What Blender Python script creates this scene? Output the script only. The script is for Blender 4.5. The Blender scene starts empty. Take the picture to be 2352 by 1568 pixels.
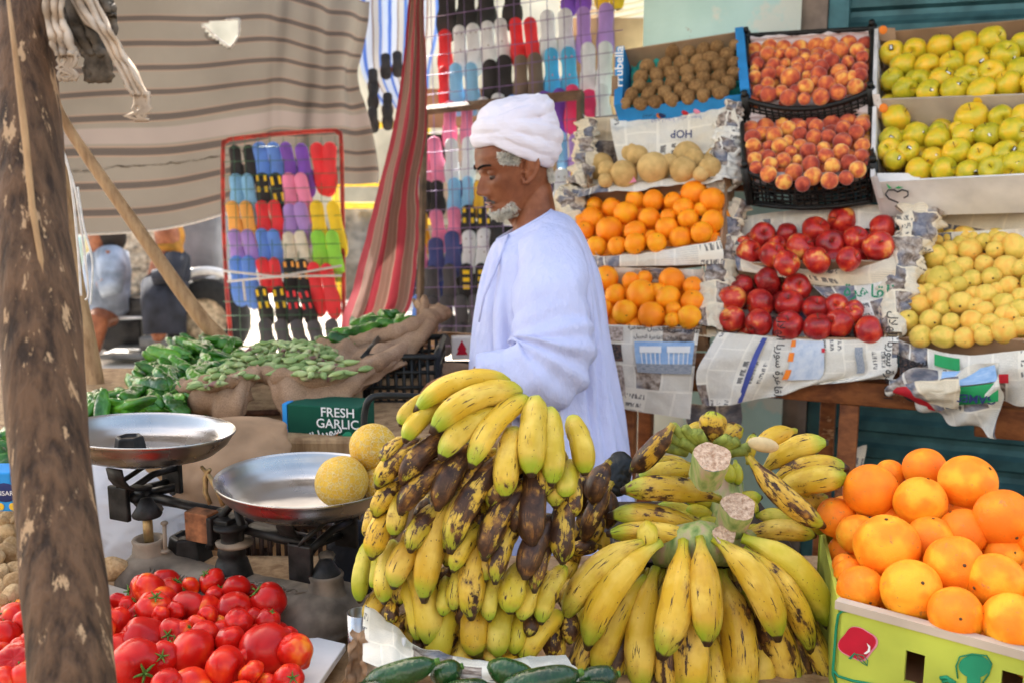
import bpy, math, random
import numpy as np
from mathutils import Vector, Matrix, noise
random.seed(7)
S = bpy.context.scene
COL = S.collection
R = math.radians
# ------------------------------------------------------------------ camera, world, sun, exposure
PITCH = R(10.0); CAMZ = 1.55; F = 2287.0
cd = bpy.data.cameras.new("camera"); cam = bpy.data.objects.new("camera", cd); COL.objects.link(cam)
cam.location = (0, 0, CAMZ); cam.rotation_euler = (R(90) - PITCH, 0, 0)
cd.sensor_width = 36; cd.lens = 35.0; cd.clip_start = 0.05; cd.clip_end = 500
cd.dof.use_dof = True; cd.dof.focus_distance = 1.6; cd.dof.aperture_fstop = 5.6
S.camera = cam
SUN_EL, SUN_AZ = R(42), R(-28)     # azimuth from +Y towards +X
w = bpy.data.worlds.new("World"); S.world = w; w.use_nodes = True
nt = w.node_tree; bgn = nt.nodes["Background"]; sk = nt.nodes.new("ShaderNodeTexSky")
sk.sky_type = 'NISHITA'; sk.sun_disc = False; sk.sun_elevation = SUN_EL; sk.sun_rotation = SUN_AZ
sk.dust_density = 3.0
wm_ = nt.nodes.new('ShaderNodeMix'); wm_.data_type = 'RGBA'; wm_.blend_type = 'MULTIPLY'; wm_.inputs[0].default_value = 1; wm_.inputs[7].default_value = (1.06, .965, .80, 1)
nt.links.new(sk.outputs[0], wm_.inputs[6]); nt.links.new(wm_.outputs[2], bgn.inputs[0]); bgn.inputs[1].default_value = 0.15
sl = bpy.data.lights.new("sun", 'SUN'); so = bpy.data.objects.new("sun", sl); COL.objects.link(so)
sl.energy = 4.0; sl.angle = R(0.5); sl.color = (1, .95, .87)
sd = Vector((math.sin(SUN_AZ) * math.cos(SUN_EL), math.cos(SUN_AZ) * math.cos(SUN_EL), math.sin(SUN_EL)))
so.rotation_euler = sd.to_track_quat('Z', 'Y').to_euler()
S.view_settings.view_transform = 'Standard'; S.view_settings.look = 'None'
S.view_settings.gamma = 1.0; S.view_settings.exposure = 2.55
# ------------------------------------------------------------------ projection helpers
CP, SP = math.cos(PITCH), math.sin(PITCH)
def ray(u, v):
    x = (u - 1176) / F; y = (784 - v) / F
    return Vector((x, CP + y * SP, -SP + y * CP))
CAM = Vector((0, 0, CAMZ))
def P(u, v, d): return CAM + ray(u, v) * d
def PZ(u, v, z):
    r = ray(u, v); return CAM + r * ((z - CAMZ) / r.z)
def dep(p): return (p - CAM).dot(Vector((0, CP, -SP)))
ALF = R(22.6)
E1 = Vector((math.cos(ALF), -math.sin(ALF), 0)); E2 = Vector((math.sin(ALF), math.cos(ALF), 0)); EZ = Vector((0, 0, 1))
ORG = P(1780, 905, 2.8)
def PD(u, v, t):
    r = ray(u, v); return CAM + r * (((ORG - CAM).dot(E2) + t) / r.dot(E2))
def hit(u, v, p0, n):
    r = ray(u, v); return CAM + r * ((p0 - CAM).dot(n) / r.dot(n))
def zoomer(x0, y0, s): return lambda x, y: ((x0 + x / s) * .91875, (y0 + y / s) * .91875)
ZA = zoomer(1500, 0, 2.219); ZB = zoomer(1400, 450, 2.0276); ZC = zoomer(1350, 1000, 1.9438)
ZD = zoomer(850, 850, 1.829); ZE = zoomer(0, 1050, 2.386); ZF = zoomer(0, 0, 2.6133); ZG = zoomer(0, 550, 2.6133)
ZH = zoomer(540, 320, 2.8); ZI = zoomer(1040, 0, 3.7327); ZJ = zoomer(1000, 300, 2.85); ZK = zoomer(160, 560, 3.5636); ZL = zoomer(1160, 220, 3.92)
ZM = zoomer(850, 0, 2.6133)
# ------------------------------------------------------------------ mesh builder
class MB:
    def __init__(s): s.v = []; s.f = []; s.uv = []; s.mi = []
    def add(s, vs, fs, uvs=None, mi=0):
        b = len(s.v); s.v.extend([tuple(q) for q in vs])
        for k, f in enumerate(fs):
            s.f.append([b + i for i in f]); s.mi.append(mi)
            s.uv.append(uvs[k] if uvs else [(0, 0)] * len(f))
        return s
    def grid(s, pts, closed_u=False, mi=0, uvf=None):
        n = len(pts); m = len(pts[0]); vs = [p for r in pts for p in r]; fs = []; uvs = []
        for i in range(n - 1):
            for j in range(m if closed_u else m - 1):
                j2 = (j + 1) % m
                fs.append((i * m + j, i * m + j2, (i + 1) * m + j2, (i + 1) * m + j))
                a, b, c, d = j / (m if closed_u else m - 1), (j + 1) / (m if closed_u else m - 1), i / (n - 1), (i + 1) / (n - 1)
                q = [(a, c), (b, c), (b, d), (a, d)]
                uvs.append([uvf(*t) for t in q] if uvf else q)
        return s.add(vs, fs, uvs, mi)
    def box(s, c, e, rot=None, mi=0, bev=0):
        c = Vector(c); vs = []
        for z in (-1, 1):
            for y in (-1, 1):
                for x in (-1, 1):
                    q = Vector((x * e[0] / 2, y * e[1] / 2, z * e[2] / 2))
                    if rot: q = rot @ q
                    vs.append(c + q)
        fs = [(0, 2, 3, 1), (4, 5, 7, 6), (0, 1, 5, 4), (2, 6, 7, 3), (0, 4, 6, 2), (1, 3, 7, 5)]
        return s.add(vs, fs, [[(0, 0), (1, 0), (1, 1), (0, 1)]] * 6, mi)
    def slab(s, a, b, c, d, off, mi=0):   # quad a,b,c,d extruded by off
        vs = [Vector(q) for q in (a, b, c, d)]; vs += [q + off for q in vs]
        fs = [(0, 1, 2, 3), (7, 6, 5, 4), (0, 4, 5, 1), (1, 5, 6, 2), (2, 6, 7, 3), (3, 7, 4, 0)]
        return s.add(vs, fs, [[(0, 0), (1, 0), (1, 1), (0, 1)]] * 6, mi)
    def tube(s, path, rad, sides=8, cap=True, ref=None, mi=0, shape=None, flat=1.0):
        path = [Vector(p) for p in path]; n = len(path); rows = []
        if not hasattr(rad, '__len__'): rad = [rad] * n
        up = ref
        for i, p in enumerate(path):
            t = (path[min(i + 1, n - 1)] - path[max(i - 1, 0)]).normalized()
            if up is None: up = Vector((0, 0, 1)) if abs(t.z) < .9 else Vector((1, 0, 0))
            x = (up - t * up.dot(t)).normalized(); y = t.cross(x); up = x
            rows.append([p + (x * math.cos(a) * flat + y * math.sin(a)) * rad[i] * (shape(a) if shape else 1) for a in [2 * math.pi * k / sides for k in range(sides)]])
        b = len(s.v); s.grid(rows, True, mi)
        if cap:
            s.f.append([b + k for k in range(sides)][::-1]); s.uv.append([(0, 0)] * sides); s.mi.append(mi)
            s.f.append([b + (n - 1) * sides + k for k in range(sides)]); s.uv.append([(0, 1)] * sides); s.mi.append(mi)
        return s
    def lathe(s, prof, seg=32, c=(0, 0, 0), mi=0, axis=None, wob=None):
        c = Vector(c); q = axis.normalized().to_track_quat('Z', 'Y') if axis else None; rows = []
        for (r, z) in prof:
            row = []
            for k in range(seg):
                a = 2 * math.pi * k / seg; rr = r * (wob(a, z) if wob else 1)
                p = Vector((rr * math.cos(a), rr * math.sin(a), z)); row.append(c + (q @ p if q else p))
            rows.append(row)
        return s.grid(rows, True, mi)
    def ball(s, c, r, nu=12, nv=8, sc=(1, 1, 1), fn=None, mi=0, rot=None):
        c = Vector(c); rows = []
        for i in range(nv + 1):
            ph = math.pi * i / nv; row = []
            for k in range(nu):
                a = 2 * math.pi * k / nu
                d = Vector((math.sin(ph) * math.cos(a), math.sin(ph) * math.sin(a), -math.cos(ph)))
                rr = r * (fn(d) if fn else 1); p = Vector((d.x * rr * sc[0], d.y * rr * sc[1], d.z * rr * sc[2]))
                if rot: p = rot @ p
                row.append(c + p)
            rows.append(row)
        return s.grid(rows, True, mi)
    def mesh(s, name, mats, smooth=True):
        me = bpy.data.meshes.new(name); me.from_pydata(s.v, [], s.f)
        uvl = me.uv_layers.new(name="UVMap"); flat = [c for f in s.uv for t in f for c in t]
        uvl.data.foreach_set('uv', flat)
        me.polygons.foreach_set('material_index', s.mi)
        me.polygons.foreach_set('use_smooth', [smooth] * len(s.f))
        for m in (mats if isinstance(mats, (list, tuple)) else [mats]): me.materials.append(m)
        me.validate(); me.update(); return me
def tag(o, label=None, cat=None, group=None, kind=None):
    if label: o['label'] = label
    if cat: o['category'] = cat
    if group: o['group'] = group
    if kind: o['kind'] = kind
    return o
def obj(name, mb, mats, parent=None, smooth=True, label=None, cat=None, group=None, kind=None, mods=()):
    me = mb if isinstance(mb, bpy.types.Mesh) else mb.mesh(name, mats, smooth)
    o = bpy.data.objects.new(name, me); COL.objects.link(o)
    if parent is not None:
        o.parent = parent
        o.matrix_parent_inverse = WM(parent).inverted()
    for m in mods:
        if m[0] == 'BEV': q = o.modifiers.new('b', 'BEVEL'); q.width = m[1]; q.segments = 2; q.limit_method = 'ANGLE'
        if m[0] == 'SUB': q = o.modifiers.new('s', 'SUBSURF'); q.levels = q.render_levels = m[1]
        if m[0] == 'SOL': q = o.modifiers.new('t', 'SOLIDIFY'); q.thickness = m[1]; q.offset = 0
        if m[0] == 'REM': q = o.modifiers.new('r', 'REMESH'); q.mode = 'VOXEL'; q.voxel_size = m[1]; q.use_smooth_shade = True
        if m[0] == 'SMO': q = o.modifiers.new('m', 'SMOOTH'); q.iterations = m[1]; q.factor = .5
    return tag(o, label, cat, group, kind)
def WM(o):
    m = Matrix.LocRotScale(o.location, o.rotation_euler, o.scale)
    return m if o.parent is None else WM(o.parent) @ o.matrix_parent_inverse @ m
def empty(name, loc, label, cat, group=None, rz=0):
    o = bpy.data.objects.new(name, None); COL.objects.link(o); o.location = loc; o.rotation_euler = (0, 0, rz)
    o.empty_display_size = .02
    return tag(o, label, cat, group)
def dup(o, loc, rot=None, sc=None, label=None, group=None, parent=None):
    c = o.copy(); COL.objects.link(c); c.location = loc
    if rot is not None: c.rotation_euler = rot
    if sc is not None: c.scale = sc if hasattr(sc, '__len__') else (sc, sc, sc)
    if label: c['label'] = label
    if group: c['group'] = group
    if parent is not None: c.parent = parent
    for ch in o.children:
        k = ch.copy(); COL.objects.link(k); k.parent = c
    return c
def lerp(a, b, t): return a + (b - a) * t
def nz(x, y=0, z=0): return noise.noise(Vector((x, y, z)))
def fbm(x, y=0, z=0, o=3): return sum(noise.noise(Vector((x * 2 ** k, y * 2 ** k, z * 2 ** k))) / 2 ** k for k in range(o))
def catm(p, t):
    n = len(p) - 1; x = max(0, min(n, t * n)); i = min(int(x), n - 1); f = x - i
    a, b, c, d = p[max(i - 1, 0)], p[i], p[i + 1], p[min(i + 2, n)]
    return tuple(.5 * ((2 * B) + (C - A) * f + (2 * A - 5 * B + 4 * C - D) * f * f + (3 * B - A - 3 * C + D) * f ** 3) for A, B, C, D in zip(a, b, c, d))
def surf(rows):      # rows of world Vectors (control net) -> S(a,b), a across, b down
    rows = [[tuple(p) for p in r] for r in rows]
    return lambda a, b: Vector(catm([catm(r, a) for r in rows], b))
def sheet(rows, nu, nv, amp=0, fr=8, seed=0, fold=None, holes=None, uvf=None):
    f = surf(rows); pts = []
    e = 1e-3
    for j in range(nv + 1):
        row = []
        for i in range(nu + 1):
            a, b = i / nu, j / nv; p = f(a, b)
            if amp or fold:
                n = (f(min(a + e, 1), b) - f(max(a - e, 0), b)).cross(f(a, min(b + e, 1)) - f(a, max(b - e, 0)))
                n = n.normalized() if n.length > 1e-12 else Vector((0, -1, 0))
                h = 0
                if amp:
                    h += amp * (fbm(p.x * fr + seed, p.y * fr, p.z * fr) + .8 * abs(nz(p.x * fr * 1.7 - seed, p.z * fr * 1.7, p.y * fr)))
                if fold: h += fold(a, b)
                p = p + n * h
            row.append(p)
        pts.append(row)
    mb = MB(); mb.grid(pts, False, 0, uvf)
    if holes:
        keep = [k for k in range(len(mb.f)) if not holes((k % nu + .5) / nu, (k // nu + .5) / nv)]
        mb.f = [mb.f[k] for k in keep]; mb.uv = [mb.uv[k] for k in keep]; mb.mi = [mb.mi[k] for k in keep]
    return mb
_tc = {}
def text_geo(s, size=1.0, bold=0.0):
    c = bpy.data.curves.new("lettering", 'FONT'); c.body = s; c.size = size; c.offset = bold; c.resolution_u = 3; c.align_x = 'CENTER'; c.align_y = 'CENTER'
    o = bpy.data.objects.new("lettering_tmp", c); COL.objects.link(o)
    dg = bpy.context.evaluated_depsgraph_get(); me = o.evaluated_get(dg).to_mesh()
    vs = [v.co.copy() for v in me.vertices]; fs = [tuple(p.vertices) for p in me.polygons]
    o.evaluated_get(dg).to_mesh_clear(); bpy.data.objects.remove(o); bpy.data.curves.remove(c)
    return vs, fs
def lettering(s, origin, ex, ey, height, mat, parent, name='lettering', rot=0, bold=0.0, mapf=None):
    vs, fs = text_geo(s, 1.0, bold); ca, sa = math.cos(rot), math.sin(rot)
    out = []
    for q in vs:
        x, y = (q.x * ca - q.y * sa) * height, (q.x * sa + q.y * ca) * height
        out.append(mapf(x, y) if mapf else origin + ex * x + ey * y)
    return obj(name, MB().add(out, fs), mat, parent, smooth=False)
# Arabic letters in presentation forms, written right to left
AR = {}
def ar(word):   # word in logical order, tuples give shaped glyph code points
    return ''.join(chr(c) for c in reversed(word))
W_HILAL = [0xFE8D, 0xFEDF, 0xFEEC, 0xFEFC, 0xFEDD]          # al-hilal
W_GARLIC = [0xFE8D, 0xFEDF, 0xFEA4, 0xFE92, 0xFEF4, 0xFEDE]
W_SURIA = [0xFEB3, 0xFEEE, 0xFEAD, 0xFEF3, 0xFE8E]
W_NEWS = [0xFE8D, 0xFEDF, 0xFED8, 0xFE8E, 0xFEEB, 0xFEAE, 0xFE93]
# ------------------------------------------------------------------ materials
class NT:
    def __init__(s, name, rough=.5, base=(.5, .5, .5), spec=.5, metal=0):
        s.m = bpy.data.materials.new(name); s.m.use_nodes = True; s.t = s.m.node_tree
        s.b = s.t.nodes['Principled BSDF']; s.b.inputs['Roughness'].default_value = rough
        s.b.inputs['Base Color'].default_value = (*base, 1); s.b.inputs['Metallic'].default_value = metal
        s.b.inputs['Specular IOR Level'].default_value = spec * .55
    def n(s, typ, **k):
        q = s.t.nodes.new('ShaderNode' + typ)
        for a, b in k.items():
            if a.startswith('i_'):
                q.inputs[int(a[2:]) if a[2:].isdigit() else a[2:]].default_value = b
            else: setattr(q, a, b)
        return q
    def l(s, a, b): s.t.links.new(a, b)
    def coord(s, kind='Object'): return s.n('TexCoord').outputs[kind]
    def rnd(s): return s.n('ObjectInfo').outputs['Random']
    def off(s, c, scale=(1, 1, 1), r=True):
        m = s.n('Mapping'); m.inputs['Scale'].default_value = scale; s.l(c, m.inputs[0])
        if r:
            q = s.n('Math', operation='MULTIPLY'); s.l(s.rnd(), q.inputs[0]); q.inputs[1].default_value = 37.3
            s.l(q.outputs[0], m.inputs[1])
        return m.outputs[0]
    def noise(s, c, scale=5, detail=3, rough=.5, dist=0):
        q = s.n('TexNoise'); s.l(c, q.inputs['Vector']); q.inputs['Scale'].default_value = scale; q.inputs['Detail'].default_value = detail
        q.inputs['Roughness'].default_value = rough; q.inputs['Distortion'].default_value = dist; return q.outputs['Fac']
    def vor(s, c, scale=5, feature='DISTANCE_TO_EDGE', out='Distance'):
        q = s.n('TexVoronoi'); q.feature = feature; s.l(c, q.inputs['Vector']); q.inputs['Scale'].default_value = scale; return q.outputs[out]
    def ramp(s, fac, stops, const=False):
        q = s.n('ValToRGB'); s.l(fac, q.inputs[0]); e = q.color_ramp.elements
        if const: q.color_ramp.interpolation = 'CONSTANT'
        while len(e) < len(stops): e.new(.5)
        for k, (p, c) in enumerate(stops):
            e[k].position = p; e[k].color = (*c, 1) if hasattr(c, '__len__') else (c, c, c, 1)
        return q.outputs[0]
    def mix(s, fac, a, b, mode='MIX'):
        q = s.n('Mix', data_type='RGBA', blend_type=mode)
        for v, k in ((fac, 0), (a, 6), (b, 7)):
            if isinstance(v, (int, float)) and k == 0: q.inputs[0].default_value = v
            elif isinstance(v, (tuple, list)): q.inputs[k].default_value = (*v, 1)
            else: s.l(v, q.inputs[k])
        return q.outputs[2]
    def math(s, op, a, b=None, clamp=False):
        q = s.n('Math', operation=op); q.use_clamp = clamp
        for v, k in ((a, 0), (b, 1)):
            if v is None: continue
            if isinstance(v, (int, float)): q.inputs[k].default_value = v
            else: s.l(v, q.inputs[k])
        return q.outputs[0]
    def color(s, c): s.l(c, s.b.inputs['Base Color']); return s
    def bump(s, h, st=.3, dist=.002):
        q = s.n('Bump'); q.inputs['Strength'].default_value = st; q.inputs['Distance'].default_value = dist
        s.l(h, q.inputs['Height']); s.l(q.outputs[0], s.b.inputs['Normal']); return s
    def sep(s, c):
        q = s.n('SeparateXYZ'); s.l(c, q.inputs[0]); return q.outputs
def plain(name, c, rough=.5, var=.12, sc=20, bump=0, metal=0, spec=.5, bd=.002):
    m = NT(name, rough, c, spec, metal); co = m.coord(); f = m.noise(co, sc, 4)
    d = tuple(x * (1 - var * 2) for x in c); h = tuple(min(1, x * (1 + var)) for x in c)
    m.color(m.ramp(f, [(.3, d), (.7, h)]))
    if bump: m.bump(f, bump, bd)
    return m.m
def fruit(name, cols, low=1.2, rough=.4, pore=60, bstr=.12, streak=None, dots=None, spec=.5, tint=.30, sheen=0, blem=None, coat=0):
    """cols: ramp stops on low-frequency noise shifted by the object's random; object space radius 1"""
    m = NT(name, rough, spec=spec); co = m.off(m.coord(), (1, 1, 1)); f = m.noise(co, low, 2)
    f = m.math('ADD', f, m.math('MULTIPLY', m.math('SUBTRACT', m.rnd(), .5), tint))
    c = m.ramp(f, cols)
    if streak:
        st = m.noise(m.off(m.coord(), (7, 7, .9)), 2.2, 3, .6); c = m.mix(m.ramp(st, [(.45, 0), (.7, streak[1])]), c, streak[0])
    if blem:
        b = m.noise(co, 3.1, 5, .65); c = m.mix(m.ramp(b, [(blem[1], 0), (blem[1] + .06, .75)]), c, blem[0])
    if dots:
        v = m.vor(co, dots[1], 'F1'); c = m.mix(m.ramp(v, [(.06, dots[2]), (.14, 0)]), c, dots[0])
    m.color(c)
    if bstr: m.bump(m.noise(co, pore, 2), bstr, .05)
    if sheen: m.b.inputs['Sheen Weight'].default_value = sheen; m.b.inputs['Sheen Roughness'].default_value = .4
    if coat: m.b.inputs['Coat Weight'].default_value = coat; m.b.inputs['Coat Roughness'].default_value = .15
    return m.m
M = {}
M['orange'] = fruit('orange_peel', [(.3, (.93, .24, .006)), (.5, (.98, .30, .008)), (.75, (1.0, .42, .012))], pore=26, bstr=.16, rough=.42, blem=((.45, .22, .05), .72))
M['orange_big'] = fruit('orange_peel_large', [(.3, (.86, .19, .008)), (.52, (.94, .25, .008)), (.72, (.95, .40, .02))], pore=30, bstr=.22, rough=.5, tint=.36, blem=((.42, .19, .05), .62), dots=((.55, .25, .06), 7, .5))
M['apple_red'] = fruit('red_apple_skin', [(.3, (.20, .004, .008)), (.52, (.42, .012, .014)), (.68, (.62, .05, .02)), (.82, (.85, .36, .08))], streak=((.62, .10, .04), .28), rough=.3, bstr=0, dots=((.8, .5, .3), 16, .5), coat=.3)
M['apple_gold'] = fruit('yellow_apple_skin', [(.3, (.42, .38, .018)), (.5, (.62, .48, .022)), (.7, (.80, .48, .025))], rough=.32, bstr=0, dots=((.35, .30, .05), 14, .5), blem=((.55, .42, .05), .72), coat=.2)
M['guava'] = fruit('guava_skin', [(.3, (.66, .48, .07)), (.5, (.86, .58, .11)), (.75, (.88, .44, .07))], rough=.42, pore=14, bstr=.2, blem=((.50, .30, .08), .71), dots=((.5, .38, .1), 9, .6))
M['peach'] = fruit('peach_skin', [(.22, (.28, .04, .03)), (.46, (.54, .10, .05)), (.60, (.74, .22, .06)), (.74, (.88, .46, .10))], low=1.0, rough=.75, pore=40, bstr=.1, sheen=.45, spec=.2)
M['kiwi'] = fruit('kiwi_skin', [(.3, (.22, .115, .045)), (.7, (.42, .24, .10))], low=3, rough=.8, pore=30, bstr=.5, spec=.2)
M['tomato'] = fruit('tomato_skin', [(.24, (.36, .004, .003)), (.50, (.54, .010, .005)), (.64, (.66, .035, .007)), (.78, (.76, .20, .02))], low=.9, rough=.36, bstr=0, coat=.16, spec=.35, blem=((.5, .06, .03), .76))
M['potato'] = fruit('potato_skin', [(.3, (.42, .25, .11)), (.7, (.62, .42, .22))], low=4, rough=.85, pore=14, bstr=.5, blem=((.16, .09, .04), .64))
M['melon_plain'] = fruit('smooth_melon_skin', [(.3, (.56, .35, .12)), (.7, (.76, .50, .19))], low=2, rough=.6, pore=16, bstr=.4, dots=((.8, .7, .45), 14, .3))
m = NT('netted_melon_skin', .55); co = m.coord(); wc = m.n('VectorMath', operation='ADD')
nn = m.n('TexNoise'); m.l(co, nn.inputs['Vector']); nn.inputs['Scale'].default_value = 7
ws = m.n('VectorMath', operation='SCALE'); m.l(nn.outputs['Color'], ws.inputs[0]); ws.inputs['Scale'].default_value = .28
m.l(co, wc.inputs[0]); m.l(ws.outputs[0], wc.inputs[1])
e = m.vor(wc.outputs[0], 5.0); net = m.ramp(e, [(.0, .75), (.035, .6), (.07, 0)])
m.color(m.mix(net, m.ramp(m.noise(co, 2, 3), [(.3, (.56, .30, .02)), (.7, (.70, .42, .04))]), (.80, .66, .36)))
m.bump(net, .5, .03); M['melon_net'] = m.m
# pepper, okra, cucumber
M['pepper'] = fruit('green_pepper_skin', [(.3, (.012, .06, .006)), (.5, (.03, .14, .010)), (.75, (.10, .28, .02))], low=2, rough=.3, bstr=.3, pore=4, coat=.25)
M['okra'] = fruit('okra_skin', [(.25, (.13, .21, .06)), (.50, (.27, .36, .13)), (.66, (.42, .48, .22)), (.76, (.22, .10, .09))], low=.6, rough=.55, bstr=.2, pore=9)
M['cuke'] = fruit('cucumber_skin', [(.3, (.008, .03, .008)), (.6, (.015, .06, .012)), (.8, (.05, .13, .03))], low=1.6, rough=.25, bstr=.2, pore=10, coat=.4, dots=((.3, .45, .15), 6, .35))
M['stem'] = plain('brown_fruit_stem', (.12, .07, .03), .8, .3, 60)
M['stem_green'] = plain('green_stem', (.10, .20, .03), .6, .3, 60)
M['calyx'] = plain('dark_calyx', (.10, .055, .025), .8, .2, 80)
M['flesh'] = plain('peeled_banana_flesh', (.55, .42, .22), .6, .1, 60)
# banana
m = NT('banana_skin', .42); uv = m.coord('UV'); sx = m.sep(uv); r = m.rnd()
at = m.n('Attribute', attribute_type='OBJECT', attribute_name='bruise').outputs['Fac']
ag = m.n('Attribute', attribute_type='OBJECT', attribute_name='green').outputs['Fac']
oc = m.off(m.coord(), (1, 1, 1))
base = m.mix(m.ramp(r, [(.0, 0), (1, 1)]), (.47, .27, .018), (.68, .41, .03))
base = m.mix(m.math('MULTIPLY', ag, .8, True), base, (.36, .40, .03))
pale = m.noise(oc, 22, 3); base = m.mix(m.ramp(pale, [(.45, 0), (.75, .55)]), base, (.88, .66, .16))
tipf = m.math('ADD', sx[1], m.math('MULTIPLY', m.math('SUBTRACT', m.noise(oc, 30, 2), .5), .10))
gre = m.ramp(tipf, [(.0, .7), (.14, .15), (.20, 0), (.74, 0), (.88, .75), (.96, .9)])
base = m.mix(gre, base, (.22, .36, .02))
u1 = m.off(uv, (2.2, 1.6, 1)); b1 = m.noise(u1, 2.6, 5, .62)
thr = m.math('SUBTRACT', .735, m.math('MULTIPLY', at, .34))
d1 = m.math('MULTIPLY', m.math('SUBTRACT', b1, thr), 13, True)
mid = m.math('GREATER_THAN', sx[1], .10); d1 = m.math('MULTIPLY', d1, mid)
c1 = m.mix(d1, base, m.ramp(m.noise(oc, 60, 4), [(.32, (.022, .010, .006)), (.5, (.060, .027, .014)), (.62, (.15, .065, .02)), (.72, (.34, .17, .03))]))
halo = m.math('MULTIPLY', m.math('SUBTRACT', b1, m.math('SUBTRACT', thr, .10)), 5, True)
c0 = m.mix(m.math('MULTIPLY', halo, .55), base, (.34, .15, .03)); c1 = m.mix(d1, c0, c1)
b2 = m.noise(m.off(uv, (11, 1.8, 1)), 2.2, 5, .65); d2 = m.math('MULTIPLY', m.math('SUBTRACT', b2, m.math('SUBTRACT', .64, m.math('MULTIPLY', at, .08))), 22, True)
c2 = m.mix(d2, c1, (.05, .022, .012))
sp = m.vor(oc, 130, 'F1'); c3 = m.mix(m.ramp(sp, [(.10, .9), (.16, 0)]), c2, (.09, .04, .02))
spm = m.noise(oc, 16, 2); c3 = m.mix(m.ramp(spm, [(.45, 0), (.6, 1)]), c2, c3)
tip = m.ramp(tipf, [(.935, 0), (.95, 1)]); c4 = m.mix(tip, c3, (.045, .024, .014))
m.color(c4); m.bump(m.noise(m.off(uv, (10, 1.5, 1)), 3, 3), .35, .002); M['banana'] = m.m
m = NT('cut_banana_stalk', .8); oc = m.coord(); m.color(m.mix(m.ramp(m.noise(oc, 160, 4, .7), [(.35, 0), (.65, 1)]), (.30, .17, .10), (.62, .45, .32))); m.bump(m.noise(oc, 160, 3), .7, .004); M['cut'] = m.m
m = NT('banana_stalk', .6); oc = m.coord(); m.color(m.ramp(m.noise(m.off(oc, (60, 60, 6), False), 1.2, 4), [(.3, (.12, .20, .05)), (.5, (.30, .34, .12)), (.66, (.42, .30, .20))])); m.bump(m.noise(m.off(oc, (60, 60, 6), False), 1.5, 3), .5, .004); M['stalk'] = m.m
# wood
def wood(name, a, b, c=None, along=(1, 1, 12), rough=.75, sc=3, bump=.5, thr=.6):
    m = NT(name, rough); co = m.off(m.coord(), along, False); f = m.noise(co, sc, 6, .65, .15)
    col = m.ramp(f, [(.35, a), (.6, b)])
    if c:
        g = m.noise(m.off(m.coord(), tuple(x * .35 for x in along), False), sc * 2.2, 6, .7)
        col = m.mix(m.ramp(g, [(thr, 0), (thr + .035, 1)]), col, c)
    m.color(col); m.bump(f, bump, .01); return m.m
M['post'] = wood('weathered_post_wood', (.032, .018, .011), (.145, .08, .044), (.46, .30, .17), (34, 34, 3.2), .7, 2.0, 1.0, .585)
M['pole'] = wood('pole_wood', (.22, .12, .055), (.42, .26, .13), None, (14, 14, 2), .7, 2.5, .4)
M['table'] = wood('red_brown_table_wood', (.12, .035, .012), (.27, .095, .03), (.42, .24, .12), (4, 14, 14), .6, 2.2, .4, .62)
M['twig'] = wood('dark_basket_cane', (.05, .022, .014), (.16, .07, .04), None, (10, 10, 10), .8)
# cloths
m = NT('striped_tent_cloth', .9); uv = m.coord('UV'); sx = m.sep(uv)      # uv.y counts stripes
fr = m.math('FRACT', m.math('ADD', sx[1], .5)); d = m.math('ABSOLUTE', m.math('SUBTRACT', fr, .5))
core = m.ramp(d, [(.0, 1), (.10, 1), (.125, 0)]); fine = m.math('SINE', m.math('MULTIPLY', d, 200)); 
stripe = m.math('MULTIPLY', core, m.math('ADD', .75, m.math('MULTIPLY', fine, .18)), True)
edge = m.ramp(d, [(.11, 0), (.13, .6), (.16, 0)])
gr = m.mix(m.noise(m.off(m.coord(), (1, 1, 1), False), 3, 5, .6), (.105, .093, .080), (.150, .132, .114))
c = m.mix(edge, gr, (.26, .14, .09)); c = m.mix(stripe, c, (.035, .027, .026))
sg = m.math('ABSOLUTE', m.math('SUBTRACT', sx[1], 5.55)); c = m.mix(m.ramp(sg, [(.0, .35), (.22, .35), (.24, 0)]), c, (.25, .20, .20))
m.color(c); m.bump(m.noise(m.coord(), 500, 2), .25, .002)
tr = m.n('BsdfTranslucent'); m.l(c, tr.inputs[0]); mx = m.n('MixShader'); mx.inputs[0].default_value = .22
m.l(m.b.outputs[0], mx.inputs[1]); m.l(tr.outputs[0], mx.inputs[2]); m.l(mx.outputs[0], m.t.nodes['Material Output'].inputs[0]); M['tent'] = m.m
def stripes(name, stops, rep, rough=.85, trans=.2, fine=0, fcol=None):
    m = NT(name, rough); sx = m.sep(m.coord('UV')); f = m.math('FRACT', m.math('MULTIPLY', sx[0], rep)); c = m.ramp(f, stops, True)
    if fine:
        g = m.math('FRACT', m.math('MULTIPLY', sx[0], rep * fine)); c = m.mix(m.math('MULTIPLY', m.math('GREATER_THAN', g, .8), .5), c, fcol)
    m.color(c); tr = m.n('BsdfTranslucent'); m.l(c, tr.inputs[0]); mx = m.n('MixShader'); mx.inputs[0].default_value = trans
    m.l(m.b.outputs[0], mx.inputs[1]); m.l(tr.outputs[0], mx.inputs[2]); m.l(mx.outputs[0], m.t.nodes['Material Output'].inputs[0]); return m.m
M['red_stripe'] = stripes('red_grey_striped_cloth', [(0, (.29, .035, .05)), (.38, (.30, .23, .18)), (.42, (.20, .13, .10)), (.66, (.25, .17, .13)), (.72, (.18, .12, .09)), (.92, (.34, .26, .20)), (.96, (.29, .035, .05))], 3.2, fine=10, fcol=(.40, .07, .06))
M['blue_stripe'] = stripes('blue_white_striped_cloth', [(0, (.28, .32, .42)), (.2, (.05, .10, .32)), (.34, (.34, .36, .42)), (.55, (.14, .08, .05)), (.60, (.34, .32, .30)), (.8, (.07, .13, .34)), (.92, (.3, .32, .38))], 3, trans=.15)
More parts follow.
